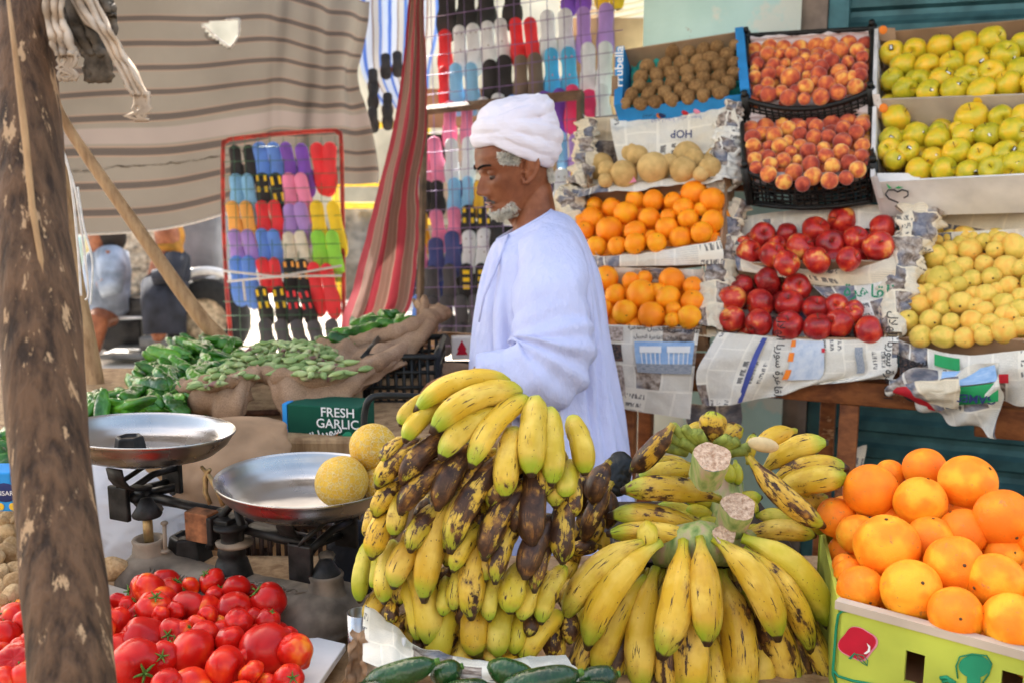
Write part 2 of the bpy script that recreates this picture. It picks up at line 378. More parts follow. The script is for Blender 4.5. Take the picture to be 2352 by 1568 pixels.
m = NT('brown_burlap', .95, spec=.1); co = m.coord(); f = m.noise(co, 14, 5, .6); wv = m.noise(co, 420, 2)
m.color(m.mix(m.ramp(wv, [(.35, .5), (.6, 0)]), m.ramp(f, [(.3, (.27, .165, .10)), (.7, (.42, .275, .18))]), (.15, .085, .05))); m.bump(wv, .6, .004); M['burlap'] = m.m
m = NT('pale_blue_cotton', .85, spec=.15); co = m.coord(); wv = m.noise(co, 600, 2)
m.color(m.ramp(m.noise(co, 6, 3), [(.3, (.50, .52, .74)), (.7, (.56, .58, .80))])); m.bump(m.math('ADD', m.math('MULTIPLY', m.noise(m.off(co, (9, 9, 3), False), 1.6, 5, .6), 1.0), m.math('MULTIPLY', wv, .04)), .5, .045); M['robe'] = m.m
m = NT('white_cotton_gauze', .9, spec=.1); co = m.coord(); wv = m.noise(co, 700, 2)
m.color(m.ramp(m.noise(co, 9, 3), [(.3, (.66, .61, .68)), (.7, (.74, .70, .75))])); m.bump(m.math('ADD', m.noise(m.off(co, (10, 10, 60), False), 1.5, 4, .6), m.math('MULTIPLY', wv, .1)), .5, .006); M['turban'] = m.m
m = NT('brown_skin', .42, spec=.4); co = m.coord(); m.color(m.ramp(m.noise(co, 16, 5, .6), [(.3, (.13, .042, .020)), (.52, (.22, .075, .034)), (.75, (.31, .12, .06))]))
m.b.inputs['Subsurface Weight'].default_value = .08; m.b.inputs['Subsurface Radius'].default_value = (.01, .004, .002); m.bump(m.noise(co, 220, 3), .25, .0015); M['skin'] = m.m
M['hair'] = plain('grey_hair', (.74, .70, .60), .8, .25, 90)
M['stubble'] = plain('grey_stubble', (.16, .13, .11), .8, .3, 90); M['brow'] = plain('black_hair', (.02, .015, .012), .7, .2, 90)
M['eye'] = plain('eye_white', (.09, .06, .05), .2, .02); M['iris'] = plain('dark_iris', (.02, .01, .008), .1, .02)
M['lip'] = plain('lip_skin', (.26, .11, .085), .4, .1, 80)
M['rag'] = plain('undyed_rag', (.46, .36, .27), .95, .2, 30, .4); M['rag_dark'] = plain('grey_rag', (.13, .105, .08), .95, .35, 60, .4)
M['string'] = plain('white_string', (.62, .58, .54), .9, .1, 90)
# metals, plastics
m = NT('brushed_aluminium', .26, (.62, .60, .58), metal=1); co = m.coord(); sx = m.sep(co)
zz = m.n('CombineXYZ'); m.l(sx[2], zz.inputs[2]); g = m.noise(zz.outputs[0], 900, 2)
m.l(m.ramp(m.noise(co, 12, 4), [(.3, .22), (.7, .40)]), m.b.inputs['Roughness']); m.color(m.mix(m.noise(co, 7, 5, .7), (.34, .32, .30), (.52, .51, .50))); m.bump(g, .25, .001); M['alu'] = m.m
M['iron'] = plain('black_cast_iron', (.022, .020, .019), .5, .4, 40, .5, .3)
M['iron_dusty'] = plain('dusty_cast_iron', (.25, .195, .145), .8, .35, 14, .8, .1)
M['rust'] = plain('rusty_iron', (.22, .085, .035), .8, .4, 50, .6)
M['brass'] = plain('old_brass', (.35, .24, .11), .5, .2, 60, .2, .6)
M['black_plastic'] = plain('black_plastic', (.014, .014, .013), .42, .3, 30)
M['red_frame'] = plain('red_painted_tube', (.42, .035, .02), .5, .3, 12)
M['brown_frame'] = plain('brown_painted_bar', (.13, .075, .045), .6, .3, 12)
M['green_wire'] = plain('green_wire', (.05, .14, .07), .5, .1); M['purple_wire'] = plain('purple_wire', (.20, .12, .28), .5, .1)
def cardboard(name, c): return plain(name, c, .85, .12, 9, .25)
M['card'] = cardboard('brown_cardboard', (.36, .22, .125)); M['card_pale'] = cardboard('pale_cardboard', (.47, .39, .31)); M['card_white'] = cardboard('white_cardboard', (.72, .69, .66))
M['card_blue'] = cardboard('blue_printed_cardboard', (.03, .26, .62)); M['card_green'] = cardboard('green_printed_cardboard', (.004, .07, .04)); M['card_lime'] = cardboard('lime_printed_cardboard', (.45, .51, .07))
M['kraft'] = plain('brown_kraft_paper', (.36, .215, .12), .85, .2, 8, .5)
M['ink_black'] = plain('black_ink', (.02, .02, .022), .7, .1); M['ink_white'] = plain('white_ink', (.8, .8, .78), .7, .03)
M['ink_red'] = plain('red_ink', (.55, .015, .025), .6, .15); M['ink_green'] = plain('green_ink', (.02, .30, .09), .6, .1); M['ink_teal'] = plain('teal_ink', (.015, .24, .12), .6, .1)
M['ink_blue'] = plain('blue_ink', (.06, .08, .30), .6, .15); M['ink_orange'] = plain('orange_ink', (.85, .22, .02), .6, .1); M['ink_navy'] = plain('navy_ink', (.02, .03, .12), .6, .1)
M['ink_pink'] = plain('pink_ink', (.75, .25, .35), .6, .1)
M['teal_tray'] = plain('teal_plastic_tray', (.03, .33, .26), .3, .2, 20, .2); M['bag'] = None
m = NT('thin_white_plastic', .25, (.75, .75, .78)); m.b.inputs['Transmission Weight'].default_value = .0; tr = m.n('BsdfTranslucent'); tr.inputs[0].default_value = (.8, .8, .84, 1)
mx = m.n('MixShader'); mx.inputs[0].default_value = .5; m.l(m.b.outputs[0], mx.inputs[1]); m.l(tr.outputs[0], mx.inputs[2]); m.l(mx.outputs[0], m.t.nodes['Material Output'].inputs[0]); m.bump(m.noise(m.coord(), 18, 4), .5, .01); M['bag'] = m.m
# newspaper: columns of text lines, headlines and grey pictures
def newspaper(name, seed=0, paper=(.80, .76, .68), dens=1.0, rot=0, cols=5, rows=4, cr=.3, ink=.32):
    m = NT(name, .85, spec=.15); uv0 = m.coord('UV'); mp = m.n('Mapping'); mp.inputs['Rotation'].default_value = (0, 0, rot); mp.inputs['Location'].default_value = (seed * .37, seed * .61, 0)
    m.l(uv0, mp.inputs[0]); uv = mp.outputs[0]
    br = m.n('TexBrick'); br.offset = 0.5; br.inputs['Color1'].default_value = (0, 0, 0, 1); br.inputs['Color2'].default_value = (1, 1, 1, 1); br.inputs['Mortar'].default_value = (.5, .5, .5, 1)
    br.inputs['Scale'].default_value = 1; br.inputs['Brick Width'].default_value = 1 / cols; br.inputs['Row Height'].default_value = 1 / rows; br.inputs['Mortar Size'].default_value = .008
    m.l(uv, br.inputs['Vector']); mort = br.outputs['Fac']; cell = m.sep(br.outputs['Color'])[0]
    sx = m.sep(uv); ln = m.math('FRACT', m.math('MULTIPLY', sx[1], 80 * rows / 4 * dens)); line = m.math('MULTIPLY', m.math('GREATER_THAN', ln, .45), 1)
    wn = m.noise(m.off(uv, (230 * dens, 80 * dens, 1), False), 1.0, 1); word = m.ramp(wn, [(.36, 0), (.42, 1)])
    txt = m.math('MULTIPLY', m.math('MULTIPLY', line, word), ink)
    big = m.math('MULTIPLY', m.math('GREATER_THAN', m.math('FRACT', m.math('MULTIPLY', sx[1], 11 * rows / 4)), .5), m.ramp(m.noise(m.off(uv, (55, 16, 1), False), 1, 1), [(.47, 0), (.5, .85)]))
    isbig = m.math('GREATER_THAN', cell, .80); ispic = m.math('LESS_THAN', cell, .2)
    pic = m.ramp(m.noise(uv, 14, 5, .65), [(.3, (.03, .025, .022)), (.45, (.20, .15, .12)), (.58, (.45, .38, .32)), (.72, (.66, .60, .52))])
    if cr: pic = m.mix(m.ramp(m.noise(uv, 5, 1), [(.5, 0), (.6, .6)]), pic, (.13, .17, .25))
    pc = m.mix(m.ramp(m.noise(m.coord(), 5, 4), [(.35, 0), (.7, .6)]), paper, tuple(x * y for x, y in zip(paper, (.86, .80, .66))))
    ink = m.math('MULTIPLY', m.math('ADD', m.math('MULTIPLY', txt, m.math('SUBTRACT', 1, isbig)), m.math('MULTIPLY', big, isbig)), m.math('SUBTRACT', 1, mort), True)
    c = m.mix(ink, pc, (.09, .085, .09)); c = m.mix(m.math('MULTIPLY', ispic, m.math('SUBTRACT', 1, mort)), c, pic)
    m.color(c); m.bump(m.noise(m.coord(), 28, 4, .6), .35, .008); return m.m
M['news'] = [newspaper('newsprint', 0, cols=6, rows=4), newspaper('newsprint_rotated', 3.1, rot=R(90), cols=4, rows=5), newspaper('newsprint_aged', 5.7, paper=(.76, .66, .50), rot=R(12), cols=5, rows=4, ink=.25), newspaper('newsprint_fine', 8.2, cols=5, rows=5, dens=1.3)]
def pict(name, a, b, c, sc=10):
    m = NT(name, .8); m.color(m.ramp(m.noise(m.coord('UV'), sc, 5, .7), [(.35, a), (.5, b), (.65, c)])); return m.m
M['photo_people'] = pict('printed_photo_people', (.10, .08, .07), (.38, .30, .26), (.62, .55, .50), 6); M['photo_dark'] = pict('printed_photo_dark', (.02, .02, .025), (.06, .05, .05), (.20, .10, .07), 6)
M['photo_sky'] = pict('printed_photo_sky', (.20, .36, .62), (.30, .46, .70), (.40, .55, .75), 3); M['photo_city'] = pict('printed_photo_city', (.10, .13, .18), (.28, .30, .33), (.42, .42, .42), 12)
M['photo_map'] = pict('printed_map', (.40, .46, .55), (.52, .56, .62), (.60, .62, .64), 4)
# buildings, ground
m = NT('pale_turquoise_plaster', .85); co = m.coord(); f = m.noise(co, 2.2, 6, .62)
c = m.ramp(m.noise(co, 6, 4), [(.3, (.42, .62, .58)), (.7, (.50, .70, .66))]); c = m.mix(m.ramp(f, [(.56, 0), (.6, .8)]), c, (.66, .66, .58)); c = m.mix(m.ramp(m.noise(m.off(co, (1, 1, 1), False), 7, 6, .7), [(.66, 0), (.69, .8)]), c, (.30, .22, .16))
m.color(c); m.bump(f, .4, .02); M['plaster'] = m.m
M['shutter'] = plain('teal_metal_shutter', (.055, .15, .17), .45, .25, 9, .2, .3); M['mud'] = plain('grey_mortar', (.22, .17, .14), .9, .2, 12, .5)
M['ground'] = plain('pale_sandy_ground', (.50, .44, .37), .95, .15, 3, .3); M['floor_dark'] = plain('packed_earth', (.12, .095, .075), .95, .3, 5, .5); M['asphalt'] = plain('dusty_asphalt', (.13, .125, .12), .9, .2, 8, .3)
M['cream'] = plain('cream_wall', (.62, .52, .38), .9, .15, 2, .3); M['yellow'] = plain('yellow_paint', (.80, .50, .04), .5, .1); M['grey_cover'] = plain('grey_canvas', (.17, .17, .185), .85, .15, 6, .4)
M['cart'] = plain('dark_vehicle_paint', (.022, .022, .025), .35, .3, 6); M['cart_metal'] = plain('dusty_vehicle_metal', (.16, .155, .15), .5, .3, 8); M['white_metal'] = plain('pale_metal_bar', (.6, .6, .6), .4, .1)
M['tyre'] = plain('rubber', (.02, .02, .02), .8, .2); M['sack_white'] = plain('patterned_sack', (.50, .40, .28), .9, .35, 22, .3); M['navy'] = plain('dark_navy_cloth', (.018, .02, .03), .85, .3, 9); M['scarf'] = plain('orange_scarf', (.34, .15, .02), .85, .2, 12)
M['light_blue_cloth'] = plain('light_blue_cloth', (.25, .29, .36), .85, .35, 5, .8, bd=.05); M['orange_paint'] = plain('orange_paint', (.85, .35, .01), .5, .1); M['mint'] = plain('mint_glass', (.35, .50, .47), .3, .1)
# ------------------------------------------------------------------ setting: ground, buildings, awning
def proj(p):
    q = p - CAM; d = q.dot(Vector((0, CP, -SP))); return 1176 + F * q.x / d, 784 - F * q.dot(Vector((0, SP, CP))) / d
def inpoly(x, y, pl):
    c = False; n = len(pl)
    for i in range(n):
        x1, y1 = pl[i]; x2, y2 = pl[(i + 1) % n]
        if (y1 > y) != (y2 > y) and x < (x2 - x1) * (y - y1) / (y2 - y1) + x1: c = not c
    return c
mb = MB(); mb.grid([[Vector((x, y, .0 if y > -50 else 0)) for x in np.linspace(-120, 120, 9)] for y in (200, 60, 20, 9, 5, 0, -10, -60)]); obj('ground', mb, M['ground'], kind='structure')
mb = MB(); mb.grid([[Vector((x, y, .004)) for x in (-9, 0, 9)] for y in (4.9, 3, 0, -14)]); obj('market_floor', mb, M['floor_dark'], kind='structure')  # dark floor carried on unseen behind the camera to cut sunlit ground bounce
# building behind the fruit display: plaster pier, door recess with roller shutter
def loc(s, t, z): return ORG.xy.to_3d() + E1 * s + E2 * t + EZ * z
RW = Matrix((E1, E2, EZ)).transposed()
def lbox(mb, s0, s1, t0, t1, z0, z1, mi=0):
    mb.box(loc((s0 + s1) / 2, (t0 + t1) / 2, (z0 + z1) / 2), (s1 - s0, t1 - t0, z1 - z0), RW, mi); return mb
def sof(u, v, t): return (PD(u, v, t) - ORG).dot(E1)
TW = 1.06
s0, s1 = sof(1478, 60, TW), sof(1838, 60, TW); s2 = sof(1862, 60, TW)
bld = empty('shop_building', loc(s0, TW, 0), 'turquoise plastered shop building with grey mortar edge behind the fruit display', 'building')
o = obj('wall', lbox(MB(), s0, s1, TW, TW + 1.6, 0, 3.4), M['plaster'], bld)
o = obj('wall_corner', lbox(MB(), s1, s1 + .09, TW + .02, TW + .3, 0, 3.4), M['mud'], bld)
o = obj('lintel', lbox(MB(), s1 + .09, s1 + 4.2, TW - .02, TW + .3, 2.75, 3.4), M['plaster'], bld)
shut = empty('roller_shutter', loc(s1 + .1, TW + .06, 0), 'teal ribbed metal roller shutter behind the stacked apple boxes', 'shutter')
pts = []; z = 0.02
while z < 2.74:
    for dz, dt in ((0, 0), (.012, -.022), (.05, -.026), (.066, -.008), (.085, 0)):
        pts.append([loc(s, TW + .10 + dt, z + dz) for s in (s1 + .16, s1 + 1.4, s1 + 3.6)])
    z += .104
mb = MB(); mb.grid(pts); obj('slat_curtain', mb, M['shutter'], shut, smooth=False)
obj('side_rail', lbox(MB(), s1 + .092, s1 + .165, TW + .03, TW + .13, 0, 2.74), M['shutter'], shut, mods=(('BEV', .004),))
# unseen awning added to block sun, cut back so sky lights the front
rows = [[Vector((x, y, 2.92 + .10 * math.sin(x * 2.1) - .03 * y + .05 * math.sin(y * 3 + x))) for x in np.linspace(-3.6, 3.4, 8)] for y in np.linspace(2.5, 5.5, 8)]
aw = obj('unseen_awning', sheet(rows, 40, 40, amp=.01, fr=3, uvf=lambda a, b: (a, b * 26)), M['tent'], label='unseen striped cloth awning added overhead to keep sun off the stalls', cat='awning')
# ------------------------------------------------------------------ striped tent cloth hanging at left
RW_ = [[-190, -20, 140, 310, 475, 635, 795, 1005, 1235, 1400, 1545], [-200, -30, 125, 285, 440, 595, 755, 980, 1190, 1355, 1495], [-210, -40, 110, 260, 400, 545, 680, 905, 1080, 1225, 1340],
       [-200, -20, 140, 270, 400, 530, 665, 870, 1060, 1180, 1270], [-80, 50, 200, 330, 440, 570, 690, 865, 1000, 1110, 1215], [20, 140, 270, 370, 470, 590, 700, 870, 1005, 1110, 1205]]
XE = [2400, 2392, 2370, 2345, 2318, 2330, 2370, 2420, 2450, 2470, 2475]; rows = []
for k in range(11):
    ys = [c[k] for c in RW_]; xs = [-60, 350, 1100, 1650, 1850, 2120, XE[k]]; yy = [ys[0] + 20] + ys
    dd = [5.0, 5.1, 5.35, 5.6, 5.65, 5.6, 5.75]
    rows.append([P(*ZF(x, y), d) for x, y, d in zip(xs, yy, dd)])
hp = [ZF(*q) for q in ((1312, 140), (1563, 128), (1560, 235), (1500, 312), (1400, 235), (1330, 165))]
sf = surf(rows)
def hole(a, b): return (.3 < a < .6) and inpoly(*proj(sf(a, b)), hp)
def tfold(a, b): return .022 * math.sin(a * 60 + b * 3) * max(0, a - .55) * 2.4 + .02 * math.sin(a * 17 + b * 2) + .012 * math.sin(a * 31 + b * 6)
def tuv(a, b):
    y = -1 + 10 * b; return (a, y if y < 8 else 8 + .7 * (y - 8))
tent = obj('tent_cloth', sheet(rows, 150, 110, fold=tfold, holes=hole, uvf=tuv, amp=.006, fr=2), M['tent'], label='big brown striped cloth sheet hanging behind the left rack with a torn hole', cat='cloth')
mb = MB(); hh = hp + [hp[0]]
for i in range(len(hp)):
    a, b = hh[i], hh[i + 1]; mb.tube([P(lerp(a[0], b[0], t), lerp(a[1], b[1], t), 5.55) + Vector((nz(t * 20, i), 0, nz(i, t * 20))) * .006 for t in np.linspace(0, 1, 9)], .006, 5)
for a in np.linspace(0, .99, 90):
    pass
obj('hole_hem', mb, M['string'], tent)
mb = MB(); mb.tube([sf(a, 1.0) + Vector((0, -.01, .002)) for a in np.linspace(.02, .66, 60)], .006, 5); obj('bottom_hem', mb, M['string'], tent)
mb = MB(); mb.tube([sf(a, .742 + .006 * nz(a * 90)) + Vector((0, -.012, 0)) for a in np.linspace(.05, .62, 90)], [.002 + .007 * abs(nz(i * .9)) for i in range(90)], 5)
mb.tube([sf(.455 + .002 * nz(t * 9), lerp(.74, .89, t)) + Vector((0, -.012, 0)) for t in np.linspace(0, 1, 12)], .005, 5); obj('rough_stitching', mb, M['rag_dark'], tent)
# ------------------------------------------------------------------ poles, post, rags, strings
def pole(name, pts, rads, mat, label, cat, sides=16, wob=.06, kx=0):
    n = 60; path = []; rr = []
    for i in range(n):
        t = i / (n - 1); q = catm([(*p, r) for p, r in zip(pts, rads)], t)
        path.append(Vector(q[:3])); rr.append(q[3])
    mb = MB(); mb.tube(path, rr, sides)
    for i, v in enumerate(mb.v):
        c = path[i // sides]; d = Vector(v) - c; k = 1 + wob * fbm(v[0] * 18 + kx, v[1] * 18, v[2] * 4, 3); mb.v[i] = tuple(c + d * k)
    return obj(name, mb, mat, label=label, cat=cat)
def pxpole(name, L, mat, label, cat, **k):     # L: (u,v,width px,depth)
    return pole(name, [tuple(P(u, v, d)) for u, v, w, d in L], [w * d / F / 2 for u, v, w, d in L], mat, label, cat, **k)
pxpole('wooden_post', [(38, -120, 118, 1.12), (50, 0, 122, 1.11), (62, 300, 150, 1.09), (88, 700, 168, 1.06), (125, 1150, 172, 1.03), (160, 1500, 185, 1.0), (185, 1800, 192, .98), (240, 2600, 200, .9)], M['post'], 'thick dark weathered wooden post with flaking bark at the left front', 'post', sides=40, wob=.10)
mb = MB()
mb.tube([P(u, v, 1.03) + Vector((0, .004, 0)) for u, v in ((12, -20), (30, 120), (52, 300), (70, 480), (98, 650), (110, 800), (128, 960), (140, 1100))], [.0018, .003, .004, .0035, .003, .0028, .002, .0008], 6)
obj('split_ridge', mb, M['pole'], bpy.data.objects['wooden_post'])
pxpole('diagonal_pole', [(120, 215, 22, 2.95), (160, 300, 24, 3.0), (330, 545, 30, 3.05), (450, 715, 34, 3.1), (545, 820, 36, 3.12), (620, 930, 36, 3.15)], M['pole'], 'slanting bare wooden pole crossing in front of the tent cloth', 'pole', kx=4)
pxpole('leaning_pole', [(100, 120, 16, 2.75), (140, 380, 26, 2.8), (175, 640, 32, 2.8), (215, 850, 38, 2.8), (245, 1020, 40, 2.8), (300, 1300, 42, 2.8)], M['pole'], 'nearly upright thin wooden pole just right of the big post', 'pole', kx=9)
# rags tied at the post top
def rag(name, L, mat, label, d, fray=6, seed=0, th=.004):
    mb = MB(); n = 26; rows = []
    for i in range(n):
        t = i / (n - 1); u, v, w = catm(L, t); c = P(u, v, d + .01 * nz(t * 4, seed)); row = []
        for k in range(13):
            a = k / 12 - .5; row.append(c + Vector((a * w * d / F, .006 * math.sin(a * 16 + t * 5 + seed) + .008 * nz(a * 6, t * 6, seed), .004 * nz(a * 9, t * 9, seed))))
        rows.append(row)
    mb.grid(rows)
    u, v, w = L[-1]
    for k in range(fray):
        x = u + (k / max(1, fray - 1) - .5) * w * .8; path = [P(x + 10 * nz(k, j * .5, seed) * j, v + j * (9 + 3 * nz(k * 3, seed)), d) for j in range(-1, 7)]
        mb.tube(path, .0006, 4)
    return obj(name, mb, mat, mods=(('SOL', th),), label=label, cat='rag')
rag('rag', [(170, -40, 60), (215, 40, 52), (255, 95, 34), (290, 160, 34), (325, 222, 34)], M['rag'], 'long twisted beige rag strip with frayed end dangling from the post', 1.08, 9, 1)
rag('rag', [(120, -20, 50), (125, 40, 46), (140, 90, 44), (155, 130, 42)], M['rag'], 'short pale rag tail against the right side of the post', 1.07, 5, 2)
rag('rag', [(160, -30, 110), (170, 40, 80), (195, 85, 66), (225, 130, 60)], M['rag_dark'], 'dark grey tattered rag knotted behind the beige strip', 1.10, 14, 3, .008)
rag('rag', [(205, -30, 60), (235, 10, 40), (250, 40, 26)], M['rag_dark'], 'small dark rag end above the dangling beige strip', 1.12, 5, 5, .008)
def string(name, pts, r, mat, label, cat='string'):
    mb = MB(); mb.tube([Vector(catm([tuple(p) for p in pts], t)) for t in np.linspace(0, 1, 50)], r, 5); return obj(name, mb, mat, label=label, cat=cat)
string('string', [P(u, v, 1.25) for u, v in ((114, 120), (121, 240), (128, 300), (160, 400), (178, 560), (186, 680))], .0016, M['string'], 'left one of the white strings hanging beside the post')
string('string', [P(u, v, 1.26) for u, v in ((120, 250), (133, 320), (168, 420), (183, 500), (203, 660), (196, 690))], .0014, M['string'], 'middle looped white string hanging beside the post')
string('string', [P(u, v, 2.6) for u, v in ((178, 430), (192, 520), (212, 600), (208, 700))], .003, M['string'], 'right thin white string by the leaning pole')
# ------------------------------------------------------------------ red striped curtain
L = [((938, -60), (985, -60)), ((940, 0), (972, 10)), ((925, 150), (978, 150)), ((905, 280), (978, 300)), ((870, 420), (960, 430)), ((835, 560), (960, 560)), ((805, 680), (945, 690)), ((785, 745), (925, 735)), ((772, 840), (912, 820))]
rows = [[P(lerp(a[0], b[0], t), lerp(a[1], b[1], t), 3.95 + .06 * math.sin(t * 9 + k * .35) * (.3 + k * .09)) for t in np.linspace(0, 1, 9)] for k, (a, b) in enumerate(L)]
obj('striped_curtain', sheet(rows, 70, 70, amp=.008, fr=5), M['red_stripe'], label='red and grey striped curtain hanging between the two slipper racks', cat='curtain')
# blue striped cloth behind
rows = [[P(u, v, 6.6 + .05 * math.sin(k * 2.2)) for k, u in enumerate((822, 850, 880, 910, 940, 975, 1010))] for v in (-80, 60, 160, 260)]
for k in range(7): rows[2][k] = P(832 + k * 26, 170, 6.6); rows[3][k] = P(880 + k * 18, 250, 6.6)
obj('blue_striped_cloth', sheet(rows, 40, 20, amp=.01, fr=3), M['blue_stripe'], label='blue and white vertically striped cloth behind the red curtain', cat='cloth')
# ------------------------------------------------------------------ slipper racks
m = NT('slipper_foam', .6); oi = m.n('ObjectInfo'); m.color(m.mix(m.ramp(m.noise(m.off(m.coord(), (1, 1, 1)), 3, 3), [(.3, 0), (.7, .25)]), oi.outputs['Color'], (.10, .08, .08))); m.bump(m.noise(m.coord(), 40, 2), .3, .02); M['foam'] = m.m
SC = dict(black=(.018, .018, .02), blue=(.13, .29, .80), purple=(.22, .08, .52), red=(.85, .035, .045), lblue=(.25, .55, .85), cyan=(.08, .50, .85), pink=(.90, .26, .45), orange=(.92, .42, .08), lilac=(.45, .27, .68), yellow=(.92, .62, .02),
          cream=(.80, .72, .56), green=(.30, .70, .06), white=(.78, .80, .84), brown=(.20, .14, .10), navy=(.06, .08, .26), mustard=(.75, .42, .02), grey=(.09, .085, .09), magenta=(.85, .05, .18))
def sole_mesh():
    mb = MB(); n = 22; prof = []
    def hw(s):
        b = np.interp(s, [0, .2, .42, .72, 1], [.165, .175, .165, .205, .18]); e = min(1, math.sqrt(max(0, 1 - max(0, (1 - s / .12)) ** 2))) * min(1, math.sqrt(max(0, 1 - max(0, 1 - (1 - s) / .16) ** 2)))
        return b * e
    for y, k in ((-.035, .90), (-.022, 1), (.03, 1), (.038, .93)):
        ring = []
        for i in range(n + 1):
            s = .5 - .5 * math.cos(math.pi * i / n); ring.append((hw(s) * k, y, .5 - s))
        ring2 = [(-x, yy, z) for x, yy, z in ring[1:-1]][::-1]
        prof.append([Vector(q) for q in ring + ring2])
    mb.grid(prof, True)
    m_ = len(prof[0]); mb.f.append(list(range(m_))[::-1]); mb.uv.append([(0, 0)] * m_); mb.mi.append(0)
    b = 3 * m_; mb.f.append([b + i for i in range(m_)]); mb.uv.append([(0, 0)] * m_); mb.mi.append(0)
    return mb.mesh('slipper_sole', M['foam'])
SOLE = sole_mesh()
mb = MB(); rows = []
for s, k in ((.5, .9), (.6, 1), (.7, 1.04), (.8, .95)): rows.append([Vector((.215 * k * math.cos(a), .02 + .17 * math.sin(a) * k, .5 - s)) for a in np.linspace(0, math.pi, 12)])
mb.grid(rows); STRAP = mb.mesh('slipper_strap', M['foam'])
mb = MB()
for z in (.36, .06): 
    for x in (-.1, .1): mb.box((x, -.035, z), (.07, .018, .15))
PADS = mb.mesh('slipper_pads', M['foam'], False)
mb = MB()
for z in (.33, .02): 
    for x in ((-.07, .07) if z > .1 else (.0,)): mb.ball((x, -.036, z), .018, 8, 4, (1, .4, 1))
DOTS = mb.mesh('slipper_eyelets', M['foam'])
mb = MB()
for z in (.3, .12, -.06): mb.box((0, -.036, z), (.17, .016, .1))
BARS = mb.mesh('slipper_bars', M['foam'], False)
NSL = {}
def slipper(zf, x, y0, y1, w, col, lean, df, rack, extra=None, pairid=0, row=''):
    u0, v0 = zf(x, y0); y1 += .26 * (y1 - y0); u1, v1 = zf(x + lean, y1); d = df((u0 + u1) / 2); a = P(u0, v0, d); b = P(u1, v1, d); c = (a + b) / 2
    Ln = (b - a).length; ws = (w * .91875 / {ZH: 2.8, ZI: 3.7327, ZJ: 2.85, ZL: 3.92}[zf]) * d / F / .335
    ang = math.atan2((u1 - u0), (v1 - v0)); rd = random.Random(int(x * 7 + y0))
    root = bpy.data.objects.new('slipper', SOLE); COL.objects.link(root); root.location = c; root.scale = (ws, .23, Ln)
    root.rotation_euler = (R(rd.uniform(4, 14)), -ang, R(rd.uniform(-8, 8))); root.color = (*SC[col], 1)
    lab, grp = rack
    root['label'] = lab; root['category'] = 'slipper'; root['group'] = grp
    k = bpy.data.objects.new('strap', STRAP); COL.objects.link(k); k.parent = root; k.color = (*[q * .7 for q in SC[col]], 1)
    if extra:
        me, nm, cc = extra; k = bpy.data.objects.new(nm, me); COL.objects.link(k); k.parent = root; k.color = (*SC[cc], 1)
CN = dict(lblue='light blue', blue='blue', black='black', cream='cream', magenta='crimson', cyan='bright cyan', grey='dark grey', navy='navy blue')
def pairs(zf, L, df, where, rackname):
    seen = {}
    for it in L:
        col = it[4]; ex = it[6] if len(it) > 6 else None; pos = it[7] if len(it) > 7 else ''
        nm = CN.get(col, col) + (' and ' + ex[2] if ex and ex[1] == 'pad' else (' spotted' if ex else ''))
        key = (nm, it[8] if len(it) > 8 else int(it[1] // 150)); r = where(it[1])
        slipper(zf, it[0], it[1], it[2], it[3], col, it[5], df, (f'{nm} foam slipper in the {r} of the {rackname}', f'{nm} slippers in the {r} of the {rackname}'), ex)
YP = (PADS, 'pad', 'yellow'); OP = (PADS, 'pad', 'orange'); RP = (PADS, 'pad', 'red'); DT = (DOTS, 'eyelet', 'brown'); PK = (DOTS, 'eyelet', 'pink'); YB = (BARS, 'pad', 'yellow')
L1 = [(140, 120, 345, 75, 'black', 5), (235, 120, 340, 75, 'black', 15), (305, 100, 345, 90, 'blue', 45), (400, 100, 345, 85, 'blue', 50), (490, 100, 340, 80, 'purple', 50), (600, 110, 415, 85, 'purple', 50), (708, 105, 400, 92, 'red', 50), (805, 100, 408, 92, 'red', -25),
      (145, 320, 540, 85, 'lblue', 5), (225, 318, 620, 80, 'lblue', 40), (328, 315, 520, 88, 'black', 5, YP), (420, 315, 620, 88, 'black', 55, YP), (515, 312, 560, 88, 'pink', 10), (600, 312, 610, 88, 'pink', 45),
      (120, 510, 730, 85, 'orange', 20), (210, 510, 800, 85, 'orange', 50), (325, 508, 720, 82, 'red', 15), (408, 505, 730, 82, 'red', 45), (520, 530, 750, 85, 'lilac', 0), (590, 515, 780, 88, 'lilac', 55), (705, 508, 800, 92, 'yellow', 35), (820, 508, 840, 88, 'yellow', 55),
      (128, 708, 910, 82, 'lilac', 30), (215, 710, 930, 86, 'lilac', 60), (320, 700, 930, 82, 'blue', 40), (400, 705, 960, 82, 'blue', 50), (510, 725, 930, 76, 'cream', 10), (590, 715, 960, 78, 'cream', 45), (712, 712, 950, 92, 'green', 30), (815, 712, 1010, 88, 'green', 35),
      (148, 892, 1180, 96, 'blue', 25), (230, 892, 1195, 92, 'blue', 28), (320, 905, 1110, 86, 'red', 55), (410, 905, 1200, 72, 'red', 40), (515, 910, 1120, 88, 'black', 15, OP), (605, 915, 1130, 88, 'black', 20, OP), (685, 935, 1250, 84, 'red', 42), (775, 945, 1265, 88, 'red', 55),
      (325, 1100, 1340, 86, 'black', 28, YP), (440, 1100, 1340, 82, 'black', 34, YP), (530, 1120, 1340, 82, 'black', 32, RP), (618, 1120, 1340, 82, 'black', 52, RP),
      (345, 1330, 1560, 92, 'grey', 24), (455, 1335, 1560, 92, 'grey', 40), (565, 1335, 1560, 92, 'grey', 45), (680, 1340, 1560, 95, 'grey', 60), (812, 1330, 1600, 92, 'grey', 20)]
ON = ['top row', 'second row', 'third row', 'fourth row', 'fifth row', 'sixth row', 'bottom row']
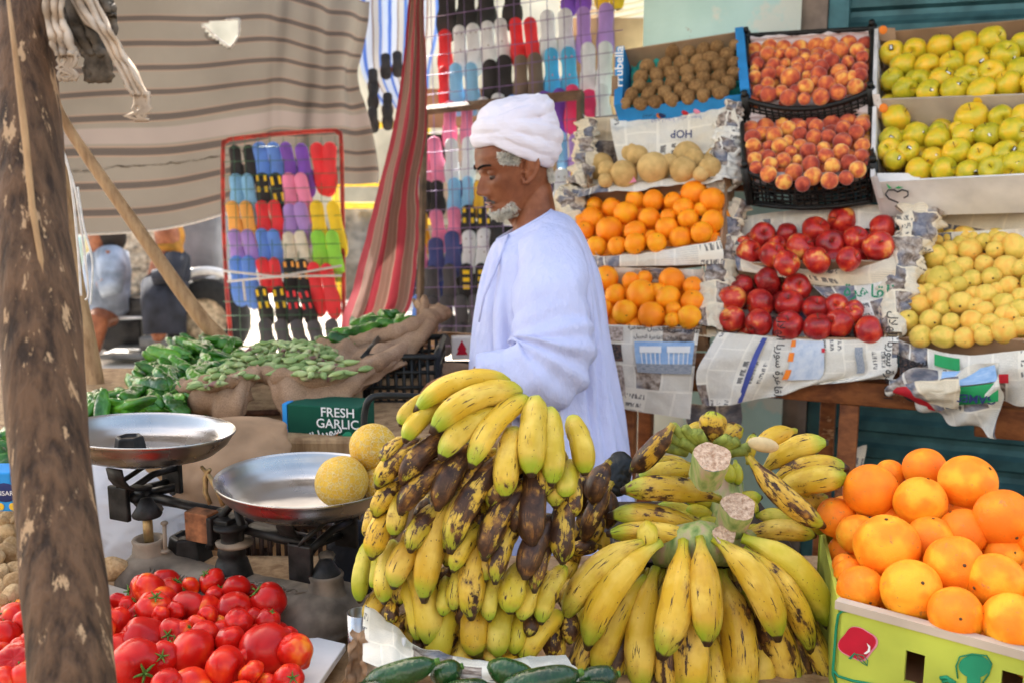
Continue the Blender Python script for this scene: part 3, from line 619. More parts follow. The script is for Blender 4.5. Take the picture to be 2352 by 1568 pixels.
def w1(y): return ON[min(range(7), key=lambda k: abs(y - (110, 316, 512, 712, 915, 1110, 1335)[k]))]
d1 = lambda u: 5.25 - (u - 515) * .0004
pairs(ZH, L1, d1, w1, 'red framed rack')
rk = empty('slipper_rack', Vector((P(650, 800, 5.25).x, P(650, 800, 5.25).y, 0)), 'red tubular slipper rack with green wire grid on the left', 'rack')
fr = [(555, 960), (532, 800), (515, 560), (512, 350), (520, 325), (545, 318), (640, 308), (760, 300), (776, 306), (784, 330), (788, 560), (790, 760), (792, 960)]
mb = MB(); mb.tube([Vector(catm([tuple(P(u, v, d1(u) + .04)) for u, v in fr], t)) for t in np.linspace(0, 1, 120)], .011, 8); obj('frame', mb, M['red_frame'], rk)
mb = MB()
for x0, x1 in ((120, 175), (200, 250), (290, 330), (375, 410), (470, 500), (560, 590), (640, 665), (735, 745), (835, 850)): mb.tube([P(*ZH(x0, 60), 5.17), P(*ZH(x1, 1540), 5.17)], .0016, 4)
for k in range(16): mb.tube([P(*ZH(50, 140 + k * 98), 5.16), P(*ZH(880, 118 + k * 99), 5.11)], .0016, 4)
obj('wire_grid', mb, M['green_wire'], rk)
mb = MB()
for q in ((50, 1000, 400, 1040, 880, 1035), (80, 1075, 450, 1040, 880, 965), (190, 1060, 195, 1120, 205, 1210)): mb.tube([P(*ZH(q[i], q[i + 1]), 5.08) for i in (0, 2, 4)], .006, 6)
obj('tied_rope', mb, M['string'], rk)
d2 = lambda u: 4.95 - (u - 960) * .00125
L2 = [(290, -150, 280, 160, 'black', 0), (470, -150, 225, 160, 'black', 0), (650, -170, 205, 150, 'black', 10), (905, -180, 190, 150, 'black', -10), (1435, -180, 80, 130, 'purple', 0), (1565, -190, 62, 125, 'purple', 0), (1735, -210, 28, 110, 'yellow', 0), (1880, -210, 30, 110, 'yellow', 0),
      (272, 285, 630, 115, 'red', 0), (405, 245, 612, 112, 'white', 25, DT), (525, 228, 612, 122, 'white', 40, DT), (665, 205, 568, 120, 'white', 20, DT), (785, 178, 524, 112, 'white', 40, DT), (920, 175, 545, 115, 'red', 50), (1055, 170, 535, 118, 'red', 55), (1220, 105, 500, 132, 'white', 30), (1385, 90, 500, 132, 'white', 30), (1555, 75, 490, 122, 'lilac', 20), (1765, 40, 450, 132, 'lilac', 10),
      (255, 625, 965, 92, 'red', 15), (370, 595, 985, 118, 'lblue', 20), (510, 590, 978, 118, 'lblue', 25), (695, 562, 960, 135, 'black', 0), (820, 520, 925, 140, 'black', 10), (975, 520, 895, 122, 'brown', 10), (1100, 500, 892, 132, 'brown', 40), (1250, 455, 865, 124, 'cyan', 42, PK), (1410, 445, 865, 132, 'cyan', 44, PK), (1597, 405, 835, 132, 'white', 20), (1750, 395, 812, 132, 'white', 22),
      (318, 945, 1310, 112, 'pink', -5), (475, 945, 1300, 104, 'pink', 0), (630, 910, 1200, 112, 'white', 0, DT), (765, 875, 1200, 122, 'white', 0, DT), (905, 890, 1240, 112, 'blue', 0), (1025, 885, 1230, 112, 'blue', 10), (1195, 855, 1140, 112, 'purple', 32), (1330, 830, 1215, 122, 'purple', 22), (1455, 795, 1160, 122, 'magenta', 0), (1610, 840, 1180, 135, 'magenta', 10), (1720, 790, 1110, 122, 'white', 52),
      (165, 1280, 1625, 122, 'pink', 60), (90, 1300, 1640, 80, 'pink', 30), (330, 1295, 1650, 117, 'white', 10), (485, 1280, 1650, 112, 'white', 5), (1345, 1225, 1640, 96, 'lblue', 55), (1475, 1250, 1600, 105, 'lilac', 20)]
def w2(y): return ['top row', 'second row', 'third row', 'fourth row', 'fifth row'][min(range(5), key=lambda k: abs(y - (-180, 165, 520, 870, 1280)[k]))]
pairs(ZI, L2, d2, w2, 'purple wire rack')
L3 = [(195, 430, 640, 80, 'black', 0), (262, 430, 640, 92, 'black', 10), (392, 410, 650, 86, 'lblue', -10), (485, 400, 630, 76, 'lblue', 0), (560, 430, 650, 62, 'mustard', 0), (250, 635, 890, 92, 'pink', 55), (385, 620, 840, 92, 'pink', 12), (490, 605, 800, 96, 'black', 0, YP), (600, 615, 800, 96, 'black', 0, YP), (690, 700, 900, 90, 'black', 0),
      (255, 835, 1095, 106, 'navy', 12), (370, 790, 1060, 102, 'navy', 12), (490, 782, 1040, 96, 'white', 15, DT), (600, 768, 1050, 102, 'white', 0, DT), (225, 1040, 1270, 92, 'grey', 0), (352, 1020, 1270, 88, 'grey', 10), (475, 1020, 1260, 92, 'black', 0, YB), (575, 1015, 1250, 80, 'black', 0, YB), (140, 1240, 1420, 92, 'blue', 0), (240, 1250, 1470, 92, 'grey', 0), (325, 1245, 1490, 88, 'grey', 22), (430, 1240, 1490, 92, 'grey', 22), (535, 1240, 1470, 86, 'grey', 0),
      (150, 1045, 1260, 74, 'black', 0), (150, 870, 1060, 66, 'pink', 22), (165, 650, 900, 60, 'mustard', 20), (330, 1460, 1640, 70, 'grey', 0), (420, 1445, 1640, 84, 'grey', 0), (515, 1450, 1640, 80, 'grey', 0)]
def w3(y): return ['sixth row', 'seventh row', 'eighth row', 'ninth row', 'tenth row', 'bottom row'][min(range(6), key=lambda k: abs(y - (420, 625, 800, 1030, 1243, 1450)[k]))]
pairs(ZJ, L3, d2, w3, 'purple wire rack')
L4 = [(955, 790, 1170, 142, 'white', 0, DT), (1088, 800, 1080, 84, 'mustard', -10), (800, 250, 460, 100, 'purple', 0)]
for q in L4[:2]: pairs(ZL, [q], d2, lambda y: 'gap right of the turban', 'purple wire rack')
rk = empty('slipper_rack', Vector((P(1200, 700, 4.7).x, P(1200, 700, 4.7).y, 0)), 'tall purple wire slipper rack behind the man', 'rack')
mb = MB()
for k in range(13):
    x = -20 + k * 155; a = ZI(x, -60); b = (a[0] + 22, 800); mb.tube([P(a[0], a[1], d2(a[0]) - .1), P(b[0], b[1], d2(b[0]) - .1)], .0017, 4)
for k in range(19):
    y0 = 155 - 178 + k * 178; y1 = y0 - 270 + .11 * (y0 - 155); a = ZI(-60, y0 + 40); b = ZI(1930, y1); mb.tube([P(a[0], a[1], d2(a[0]) - .1), P(b[0], b[1], d2(b[0]) - .1)], .0017, 4)
obj('wire_grid', mb, M['purple_wire'], rk)
mb = MB(); a = P(*ZI(90, 1030), d2(975) - .16); b = P(*ZI(1555, 885), d2(1340) - .16); mb.tube([a, b], .022, 4); obj('cross_bar', mb, M['brown_frame'], rk, smooth=False)
for q in ([P(*ZI(1535, 870), 4.3), P(*ZI(1535, 1700), 4.3), P(*ZI(1535, 3600), 4.3)], [P(975, 262, 4.78), P(960, 900, 4.78)]): mb = MB(); mb.tube(q, .018, 4); obj('upright', mb, M['brown_frame'], rk, smooth=False)
rd_ = random.Random(4)
for i in range(26):  # invented cartons, added to darken the bright gaps between slippers
    u = 990 + (i % 5) * 92 + rd_.uniform(-6, 6); v = 250 + (i // 5) * 104; a = P(u, v, 5.3); hgt = .20; wd = .19
    e_ = MB(); e_.box((0, 0, 0), (wd, .12, hgt)); o_ = obj('gap_filler_box', e_, [M['card'], M['card_pale'], M['ink_navy'], M['kraft'], M['black_plastic']][rd_.randrange(5)], smooth=False, label='added dim carton blocking bright gaps behind the purple wire slipper rack', cat='box', group='added cartons darkening the gaps behind the purple wire rack', mods=(('BEV', .003),)); o_.location = a
# hanging chains of black flip flops left of curtain
for i, (u, v) in enumerate(((857, 180), (857, 215), (857, 268), (886, 145), (913, 140), (890, 235), (890, 262))):
    ro = bpy.data.objects.new('slipper', SOLE); COL.objects.link(ro); ro.location = P(u, v + 8, 6.1); ro.scale = (.17, .15, .16); ro.rotation_euler = (.1, .1 * nz(i * 3.3), 0); ro.color = (.012, .012, .014, 1)
    tag(ro, 'small black flip flop hanging in a chain beside the blue striped cloth', 'slipper', 'black flip flops hanging beside the blue striped cloth')
    k = bpy.data.objects.new('strap', STRAP); COL.objects.link(k); k.parent = ro; k.color = (.3, .06, .02, 1)
# ------------------------------------------------------------------ street behind: vehicle, people, far shops
DV = 8.0
def pbox(mb, zf, x0, y0, x1, y1, d, th, mi=0):   # upright slab whose front face fills the given picture rectangle
    a = P(*zf(x0, y0), d); b = P(*zf(x1, y1), d); mb.box(((a.x + b.x) / 2, a.y + th / 2, (a.z + b.z) / 2), (abs(b.x - a.x), th, abs(a.z - b.z))); return mb
jp = empty('open_truck', Vector((P(*ZK(700, 1200), DV).x, P(*ZK(700, 1200), DV).y, 0)), 'dark open passenger truck with grey canvas cover parked in the street', 'truck')
for q, nm in (((480, 660, 760, 840, DV, .5), 'seat_box'), ((330, 850, 680, 1140, DV + .25, .6), 'floor_well'), ((1000, 560, 1395, 760, DV + .05, .6), 'body'), ((200, 570, 290, 860, DV + .3, .3), 'door')): mb = MB(); pbox(mb, ZK, *q); obj(nm, mb, M['cart'], jp, mods=(('BEV', .02),))
for q in ((-100, 790, 300, 1240, DV + .45, .3), (660, 1010, 1100, 1110, DV - .05, .5), (1000, 830, 1180, 1030, DV, .4), (300, 1160, 720, 1215, DV - .15, .5)): mb = MB(); pbox(mb, ZK, *q); obj('side_panel', mb, M['cart_metal'], jp, mods=(('BEV', .02),))
mb = MB(); pbox(mb, ZK, 1005, -260, 1340, 545, DV + .1, .9); obj('canvas_cover', mb, M['grey_cover'], jp, mods=(('BEV', .05),))
for y in (500, 610, 690):
    mb = MB(); mb.tube([P(*ZK(1060, y + 55), DV - .02), P(*ZK(1380, y - 30), DV - .02)], .02 if y == 500 else .012, 6); obj('rail', mb, M['white_metal'], jp)
mb = MB(); mb.tube([P(*ZK(150, 540), DV), P(*ZK(290, 545), DV)], .035, 6); mb.tube([P(*ZK(490, 838), DV - .05), P(*ZK(740, 838), DV - .05)], .012, 6); obj('rail', mb, M['white_metal'], jp)
mb = MB(); pbox(mb, ZK, 225, 60, 272, 510, DV + .2, .1); obj('door_pillar', mb, M['orange_paint'], jp)
mb = MB(); pbox(mb, ZK, 60, 110, 212, 410, DV + .3, .03); obj('windscreen', mb, M['mint'], jp)
for cx, rr in ((1290, 150), (-250, 150)):
    c = P(*ZK(cx, 985), DV + .05); c.z = .33
    mb = MB(); mb.lathe([(.18, -.09), (.30, -.10), (.335, -.06), (.335, .06), (.30, .10), (.18, .09)], 32, c, axis=Vector((0, 1, 0))); wh = obj('wheel', mb, M['tyre'], jp)
    mb = MB(); mb.lathe([(0, -.04), (.1, -.05), (.19, -.07), (.19, .07), (0, .05)], 24, c, axis=Vector((0, 1, 0))); obj('rim', mb, M['sack_white'], wh)
mb = MB(); c = P(*ZK(1290, 985), DV - .02); c.z = .33; mb.tube([c + Vector((.40 * math.cos(a), 0, .40 * math.sin(a))) for a in np.linspace(.2, 3.0, 20)], .035, 6); obj('wheel_arch', mb, M['white_metal'], jp)
# seated people in the street
def figure(parts, name='person'): pass
def blob_body(balls, tubes, mat, vox=.018, **k):
    mb = MB()
    for c, r, sc in balls: mb.ball(c, r, 16, 12, sc)
    for path, rad in tubes: mb.tube(path, rad, 12)
    return obj(k.pop('name', 'person'), mb, mat, mods=(('REM', vox), ('SMO', 4)), **k)
K = lambda x, y, d=DV: P(*ZK(x, y), d)
b = blob_body([(K(335, 140, DV - .1), .115, (1, 1, 1.2))], [([K(345, 190, DV - .05), K(350, 320), K(360, 560), K(380, 800)], [.05, .12, .11, .12]), ([K(380, 800), K(300, 860, DV - .2), K(250, 1150, DV - .2)], [.12, .09, .06]), ([K(400, 270, DV - .2), K(420, 520, DV - .3), K(300, 560, DV - .3)], [.075, .06, .045])], M['skin'],
              label='seated man in a light blue shirt seen from the side in the truck', cat='person')
mb = MB(); mb.tube([K(350, 200), K(375, 270), K(385, 420), K(385, 600), K(390, 780), K(400, 850)], [.08, .17, .185, .175, .17, .10], 20); mb.tube([K(400, 260, DV - .15), K(430, 420, DV - .22), K(425, 560, DV - .28), K(320, 590, DV - .3)], [.11, .11, .09, .07], 14); obj('shirt', mb, M['light_blue_cloth'], b)
mb = MB(); mb.ball(K(385, 120, DV - .08), .13, 16, 10, (1.15, 1, 1.1)); obj('hair', mb, M['brow'], b)
b = blob_body([(K(920, 110, DV - .25), .10, (1, 1, 1.2))], [([K(930, 190, DV - .2), K(950, 350, DV - .2), K(900, 560, DV - .2)], [.05, .15, .15]), ([K(900, 560, DV - .2), K(850, 800, DV - .35), K(840, 1000, DV - .35)], [.12, .09, .06]), ([K(840, 1000, DV - .35), K(820, 1020, DV - .42)], [.05, .03])], M['skin'],
              label='seated woman in dark navy clothes and orange headscarf in the truck', cat='person')
mb = MB(); mb.tube([K(950, 220, DV - .2), K(975, 300, DV - .2), K(970, 420, DV - .2), K(900, 560, DV - .22)], [.07, .13, .14, .16], 18); mb.tube([K(900, 540, DV - .25), K(890, 700, DV - .3), K(900, 980, DV - .3)], [.18, .17, .16], 18); mb.tube([K(1000, 300, DV - .35), K(980, 450, DV - .42), K(800, 480, DV - .42)], [.09, .08, .06], 12); obj('robe', mb, M['navy'], b)
mb = MB(); mb.ball(K(955, 110, DV - .18), .105, 16, 10, (1.0, 1, 1.3)); mb.tube([K(960, 120, DV - .2), K(950, 210, DV - .22), K(930, 270, DV - .24)], [.08, .10, .13], 14); obj('headscarf', mb, M['scarf'], b)
rows = [[K(x, y, DV + .35) for x in (460, 580, 720, 880)] for y in (60, 250, 450, 650)]
obj('patterned_sacking', sheet(rows, 30, 30, amp=.04, fr=6), M['sack_white'], label='beige and brown patterned cloth hung inside the truck', cat='cloth')
# far side of the street
far = empty('far_building', Vector((-6, 17, 0)), 'pale sunlit building far across the street', 'building')
mb = MB(); mb.box((-6, 18, 2.5), (26, 1.5, 5)); obj('wall', mb, M['cream'], far)
opp = empty('added_shade_wall', Vector((0, -4.5, 0)), 'unseen building wall added behind the camera to shade the stalls', 'building')  # unseen wall added to block low frontal sky light
mb = MB(); mb.box((0, -5, 2.6), (26, 1, 5.2)); obj('wall', mb, plain('grey_plaster', (.26, .255, .25), .9), opp)
shop = empty('far_shop', Vector((-1.7, 11.5, 0)), 'shop front with yellow painted frames seen past the left rack', 'shop')
mb = MB(); x0 = P(775, 500, 11.5).x; x1 = P(985, 500, 11.5).x
for x in (x0, x1): mb.box((x, 11.5, 1.1), (.07, .08, 2.2))
for z in (1.1, 1.35, 2.0): mb.box(((x0 + x1) / 2, 11.502, z), (x1 - x0, .075, .07))
obj('frame', mb, M['yellow'], shop)
mb = MB(); mb.box(((x0 + x1) / 2, 11.8, .55), (x1 - x0, .3, 1.1)); obj('counter', mb, M['cart_metal'], shop)
sb = empty('shade_slats', P(1370, 30, 5.6), 'bright slatted reed shade above the slipper rack', 'shade')
rk2 = empty('backing_screen', P(1400, 100, 5.3), 'brown cardboard backing sheet behind the upper right slippers', 'cardboard')
mb = MB(); a = P(1310, 42, 5.3); b = P(1500, 330, 5.3); mb.box(((a.x + b.x) / 2, a.y, (a.z + b.z) / 2), (b.x - a.x, .02, a.z - b.z)); obj('board', mb, M['card'], rk2)
mb = MB()
for k in range(6): mb.tube([P(1285, 64 - k * 12, 5.5), P(1480, 30 - k * 14, 5.4)], .009, 5)
obj('slat', mb, M['cream'], sb)
# ------------------------------------------------------------------ fruit meshes (unit radius)
def apple_fn(d):
    z = d.z; th = math.acos(max(-1, min(1, z))); k = 1 - .42 * math.exp(-(th / .34) ** 2) - .24 * math.exp(-((math.pi - th) / .32) ** 2)
    a = math.atan2(d.y, d.x); return k * (1.02 + .05 * z) * (1 + .018 * math.cos(5 * a) * (1 - z) * .6)
def stemtube(z0, z1, r, bend=.15):
    mb = MB(); mb.tube([Vector((bend * t * t, 0, lerp(z0, z1, t))) for t in (0, .3, .6, 1)], [r, r * .8, r * .8, r * 1.3], 6); return mb
def mk(name, mat, fn, sc=(1, 1, 1), nu=24, nv=16): return MB().ball((0, 0, 0), 1, nu, nv, sc, fn).mesh(name, mat)
def wobf(seed, amp): return lambda d: 1 + amp * noise.noise(d * 1.1 + Vector((seed * 3.1, 0, seed)))
FM = {}
FM['orange'] = [mk('orange', M['orange'], lambda d, s=s: wobf(s, .05)(d) * (1 - .05 * math.exp(-((d.z - 1) / .03) ** 2)), (1, 1, .96)) for s in range(3)]
FM['orange_big'] = [mk('orange', M['orange_big'], lambda d, s=s: wobf(s, .05)(d) * (1 - .04 * math.exp(-((d.z - 1) / .02) ** 2)), (1, 1, .97), 40, 28) for s in range(3)]
FM['apple_red'] = [mk('apple', M['apple_red'], lambda d, s=s: apple_fn(d) * wobf(s, .07)(d), (1, 1, .94)) for s in range(3)]
FM['apple_gold'] = [mk('apple', M['apple_gold'], lambda d, s=s: apple_fn(d) * wobf(s, .09)(d), (1, 1, 1.0)) for s in range(3)]
FM['guava'] = [mk('guava', M['guava'], lambda d, s=s: wobf(s, .08)(d) * (1 - .08 * max(0, d.z) ** 2), (1, 1, q)) for s, q in ((0, 1.0), (1, 1.12), (2, 1.32))]
FM['peach'] = [mk('peach', M['peach'], lambda d, s=s: wobf(s, .05)(d) * (1 - .12 * math.exp(-((d.z - 1) / .05) ** 2)) * (1 - .07 * math.exp(-(math.atan2(d.y, d.x) / .16) ** 2) * (d.z > -.7)), (1, 1, .95), 28, 16) for s in range(3)]
FM['kiwi'] = [mk('kiwi', M['kiwi'], wobf(s, .06), (.9, .9, 1.12)) for s in range(2)]
FM['melon_plain'] = [mk('melon', M['melon_plain'], wobf(s, .04), (1, 1, .95)) for s in range(2)]
FM['potato'] = [mk('potato', M['potato'], lambda d, s=s: 1 + .22 * noise.noise(d * 1.4 + Vector((s * 5, 0, 0))), (.95, .8, 1.25)) for s in range(4)]
def tom_fn(s):
    def f(d):
        a = math.atan2(d.y, d.x); th = math.acos(max(-1, min(1, d.z))); r = 1 + .020 * math.cos((5 + s) * a + s) * abs(math.sin(th)) ** .5 * (1.2 if d.z > 0 else .5)
        r *= 1 - .22 * math.exp(-(th / .35) ** 2)
        if s == 3: r *= 1 + .38 * math.exp(-((math.pi - th) / .35) ** 2)
        return r * wobf(s, .1)(d)
    return f
FM['tomato'] = [mk('tomato', M['tomato'], tom_fn(s), (1, 1, z), 32, 20) for s, z in ((0, .86), (1, .95), (2, .80), (3, 1.0))]
SUB = {}
SUB['apple_red'] = [('stem', stemtube(.55, 1.02, .035).mesh('stem', M['stem']))]
SUB['apple_gold'] = [('stem', stemtube(.55, 1.05, .03).mesh('stem', M['stem']))]
mb = MB()
for k in range(5):
    a = k * 1.2566; mb.tube([Vector((0, 0, 1.0)), Vector((.06 * math.cos(a), .06 * math.sin(a), 1.0)), Vector((.12 * math.cos(a), .12 * math.sin(a), 1.03))], [.05, .045, .01], 5)
mb.ball((0, 0, .99), .085, 8, 4, (1, 1, .35)); CALM = mb.mesh('calyx', M['calyx'])
mb = MB(); mb.ball((0, 0, .955), .06, 10, 5, (1, 1, .3)); NAV = mb.mesh('stem_scar', M['calyx'])
SUB['guava'] = [('calyx', CALM)]; SUB['orange_big'] = [('stem_scar', NAV)]; SUB['orange'] = [('stem_scar', NAV)]
mb = MB(); mb.ball((0, 0, .97), .1, 8, 4, (1, 1, .3)); SUB['kiwi'] = [('stem_scar', mb.mesh('stem_scar', M['stem']))]
mb = MB()
for k in range(5):
    a = k * 1.2566 + .2; mb.tube([Vector((0, 0, .80)), Vector((.16 * math.cos(a), .16 * math.sin(a), .84)), Vector((.34 * math.cos(a), .34 * math.sin(a), .84)), Vector((.45 * math.cos(a), .45 * math.sin(a), .92))], [.05, .06, .04, .008], 5, flat=1)
mb.tube([Vector((0, 0, .78)), Vector((.02, 0, .95)), Vector((.06, .02, 1.08))], [.04, .035, .05], 6); TCAL = mb.mesh('calyx', M['stem_green'])
def sticker_mesh():
    mb = MB(); 
    for dx, w, h, mi in ((0, .15, .26, 0), (0, .07, .17, 1)):
        rows = []
        for i in range(5):
            row = []
            for j in range(5):
                x = (j / 4 - .5) * 2 * w; z = (i / 4 - .5) * 2 * h; r = 1.035 + .006 * mi; y = -math.sqrt(max(.01, r * r - x * x - z * z)); row.append(Vector((x, y, z)))
            rows.append(row)
        mb.grid(rows, mi=mi)
    return mb.mesh('sticker', [M['ink_black'], M['ink_white']])
STK = sticker_mesh()
def put(kind, c, r, label, group, cat, rnd, up=None, spin=True, subs=True, name=None):
    ms = FM[kind]; me = rnd.choice(ms); name = name or me.name.split('.')[0]
    o = bpy.data.objects.new(name, me); COL.objects.link(o); o.location = c; o.scale = (r, r, r)
    if up is None: up = Vector((rnd.gauss(0, 1), rnd.gauss(-.3, 1), rnd.gauss(.2, 1)))
    q = up.normalized().to_track_quat('Z', 'Y'); e = q.to_euler(); o.rotation_euler = (q @ Matrix.Rotation(rnd.uniform(0, 6.28), 3, 'Z').to_quaternion()).to_euler()
    tag(o, label, cat, group)
    if subs and kind in SUB:
        for nm, sm in SUB[kind]:
            k = bpy.data.objects.new(nm, sm); COL.objects.link(k); k.parent = o
    return o
# ------------------------------------------------------------------ sloping crates of the display
class Tray:
    def __init__(s, FL, FR, BR, BL):
        s.FL, s.FR, s.BR, s.BL = [PD(*q) for q in (FL, FR, BR, BL)]
        s.n = (s.FR - s.FL).cross(s.BL - s.FL).normalized()
        if s.n.z < 0: s.n = -s.n
    def S(s, a, b, h=0): return lerp(lerp(s.FL, s.FR, a), lerp(s.BL, s.BR, a), b) + s.n * h
    def hit(s, u, v, h=0): return hit(u, v, s.FL + s.n * h, s.n)
def walls(mb, T, h, th, top=0, skip=(), mi=0):
    c = [T.FL, T.FR, T.BR, T.BL]; ce = sum(c, Vector()) / 4
    for i in range(4):
        if i in skip: continue
        a, b = c[i], c[(i + 1) % 4]; out = ((a + b) / 2 - ce); out = (out - T.n * out.dot(T.n)).normalized() * th
        a2, b2 = a + T.n * top, b + T.n * top
        mb.slab(a2, b2, b - T.n * h, a - T.n * h, out, mi)
def fill(T, kind, pts, zf, rnd, label, group, cat, hoff=0, under=(7, 4), ur=.033, kk=1):
    out = []
    for q in pts:
        u, v = zf(q[0], q[1]); p = T.hit(u, v, hoff); d = dep(p); s = {ZA: 2.219, ZB: 2.0276, ZC: 1.9438, ZE: 2.386}[zf]
        r = q[2] / s * .91875 * d / F
        up = Vector((rnd.gauss(0, .8), rnd.gauss(-.7, .5), rnd.gauss(.5, .7)))
        if kind == 'guava': up = Vector((rnd.gauss(0, .5), -1, rnd.gauss(0, .5)))
        p = p + T.n * rnd.uniform(-.2, .12) * r
        k = 1.04 if kind not in ('apple_red', 'apple_gold') else 1.06
        out.append(put(kind, p, r * k * kk, label, group, cat, rnd, up))
    for i in range(under[0]):
        for j in range(under[1]):
            a = (i + .5 + rnd.uniform(-.2, .2)) / under[0]; b = (j + .5 + rnd.uniform(-.2, .2)) / under[1]
            out.append(put(kind, T.S(a, b, hoff - 1.35 * ur), ur, label, group, cat, rnd, None))
    return out
rn = random.Random(11)
# ---- kiwi box
K_ = [(750,255,30),(650,265,38),(572,280,36),(492,287,38),(402,297,38),(707,305,38),(618,328,38),(537,340,37),(448,345,40),(360,358,38),(262,368,40),(745,350,36),(665,365,42),(573,388,42),(487,393,38),(398,400,38),(312,412,38),(225,427,38),(745,410,36),(662,422,38),(575,435,40),(490,445,38),(402,457,38),(315,472,36),(220,482,37),(715,462,36),(625,480,38),(538,487,40),(447,503,38),(360,518,38),(268,525,38),(175,537,37),(670,515,38),(575,527,38),(490,537,38),(397,552,36),(310,562,36),(228,572,36),(145,575,30)]
T = Tray((1432, 250, .62), (1702, 217, .60), (1690, 76, .9), (1436, 116, .92))
bx = empty('kiwi_box', T.S(.5, .5, -.09), 'blue printed cardboard box of kiwis topmost at the left of the display', 'box')
mb = MB(); walls(mb, T, .085, .006, 0, (0, 1, 3)); mb.slab(T.FL - T.n * .085, T.FR - T.n * .085, T.BR - T.n * .085, T.BL - T.n * .085, -T.n * .005); obj('back_panel', mb, M['card'], bx, smooth=False)
mb = MB(); walls(mb, T, .085, .006, 0, (1, 2, 3)); fp = obj('front_panel', mb, M['card_blue'], bx, smooth=False)
for q in ((0, 1, 2), (0, 2, 3)): mb = MB(); walls(mb, T, .09, .03, .02, q); obj('end_panel', mb, M['card_blue'], bx, smooth=False)
rows = [[T.S(a, b, -.06) for a in np.linspace(0.02, .98, 8)] for b in np.linspace(.02, .98, 8)]
obj('moulded_tray', sheet(rows, 70, 44, fold=lambda a, b: .012 * math.sin(a * 44) * math.sin(b * 30)), M['teal_tray'], bx)
ex = (T.FR - T.FL).normalized()
lettering('Frubella', PD(1420, 156, .72) + Vector((0, -.035, 0)), EZ, -E1, .044, M['ink_white'], bx, rot=0, bold=.012)
mb = MB(); lp = PD(1412, 200, .72); mb.box(lp + Vector((-.004, -.035, 0)), (.022, .006, .07)); obj('handle_hole', mb, M['card'], bx)
for q, cc in ((.30, 'ink_orange'), (.32, 'ink_navy'), (.52, 'ink_red'), (.62, 'ink_pink')):
    mb = MB(); mb.ball(lerp(T.FL, T.FR, q) - T.n * .045 - E2 * .008, .013, 8, 6, (1, .25, .8)); obj('printed_blossom', mb, M[cc], bx)
fill(T, 'kiwi', K_, ZA, rn, 'brown fuzzy kiwi in the blue box at the top left of the display', 'kiwis in the blue box', 'kiwi', .008, (2, 1), .02, kk=1.12)
# ---- peaches
PU = [(930,303,42),(998,300,30),(1065,300,38),(1140,320,32),(1195,330,38),(1265,320,32),(1335,282,44),(1430,282,42),(1455,320,34),(875,355,36),(962,358,40),(1030,350,28),(1100,350,40),(1160,375,32),(1285,340,42),(1375,340,34),(1225,370,42),(858,385,24),(862,428,40),(937,418,40),(1005,395,34),(1058,435,54),(1095,390,36),(1215,415,45),(1325,395,44),(1150,420,28),(1440,380,42),(1442,420,40),(928,465,38),(1005,505,36),(1140,485,45),(1255,465,48),(1345,438,44),(1418,480,46),(880,505,34),(935,520,46),(1046,540,46),(1225,532,46),(1320,510,46),(1135,552,34),(1080,500,30),(1400,430,36),(1190,455,30)]
PL = [(1048,708,44),(965,745,46),(895,740,34),(845,765,44),(1120,700,32),(1200,705,40),(1110,748,38),(1188,760,45),(1267,760,38),(1350,715,45),(1345,790,50),(1420,742,44),(1455,700,45),(850,808,42),(935,808,30),(1040,785,38),(998,812,44),(1110,808,36),(1155,832,46),(1240,825,36),(1335,838,45),(1455,808,42),(858,880,38),(935,860,34),(945,910,42),(1020,890,42),(1060,845,32),(1095,885,28),(1168,908,48),(1253,870,44),(1290,925,42),(1380,895,45),(1450,865,40),(865,932,35),(935,970,45),(1020,1005,45),(1075,948,48),(1182,985,50),(1275,1005,46),(1430,940,46),(1365,985,40),(1125,1020,42)]
def plastic_crate(T, label, h, dip, name='plastic_crate'):
    e = empty(name, T.S(.5, .5, -h), label, 'crate')
    c = [T.FL, T.FR, T.BR, T.BL]; ce = sum(c, Vector()) / 4; N = T.n
    for i in range(4):
        a, b = c[i], c[(i + 1) % 4]; out = ((a + b) / 2 - ce); out = (out - N * out.dot(N)).normalized()
        mb = MB(); L = (b - a).length; nb = max(8, int(L / .02)); top = []
        dd = dip if i == 0 else .0
        bulge = .035 if i == 0 else 0
        def pt(t, k): return lerp(a, b, t) + out * (bulge * 4 * t * (1 - t)) - N * lerp(dd * 4 * t * (1 - t), h, k)
        mb.tube([pt(t, 0) for t in np.linspace(0, 1, 25)], .0085, 6); mb.tube([pt(t, .10) for t in np.linspace(0, 1, 25)], .004, 4)
        for k in (.3, .45, .6, .75, .9, 1): mb.tube([pt(t, k) for t in np.linspace(0, 1, 13)], .0034 if k < 1 else .008, 4)
        for k in range(nb + 1): mb.tube([pt(k / nb, 0), pt(k / nb, 1)], .0034, 4)
        obj('lattice_side', mb, M['black_plastic'], e)
    for p in c:
        mb = MB(); mb.tube([p - N * h, p + N * .012], .015, 8); mb.tube([p + N * .012, p + N * .03], .010, 8); obj('corner_post', mb, M['black_plastic'], e)
    mb = MB()
    for k in range(16): mb.tube([T.S(k / 15, .02, -h), T.S(k / 15, .98, -h)], .004, 4)
    for k in range(8): mb.tube([T.S(.02, k / 7, -h), T.S(.98, k / 7, -h)], .004, 4)
    obj('base_grid', mb, M['black_plastic'], e)
    return e
M['liner'] = plain('white_paper_liner', (.62, .55, .55), .7, .08, 14, .3)
def liner(T, e, bk=.05):
    rows = [[T.S(a, b, h) for a in (.03, .2, .4, .6, .8, .97)] for b, h in ((.97, bk), (.95, .0), (.9, -.03), (.4, -.07), (.06, -.07), (.03, -.02))]
    return obj('paper_liner', sheet(rows, 50, 30, amp=.008, fr=14), M['liner'], label='crumpled white paper lining the ' + e, cat='paper')
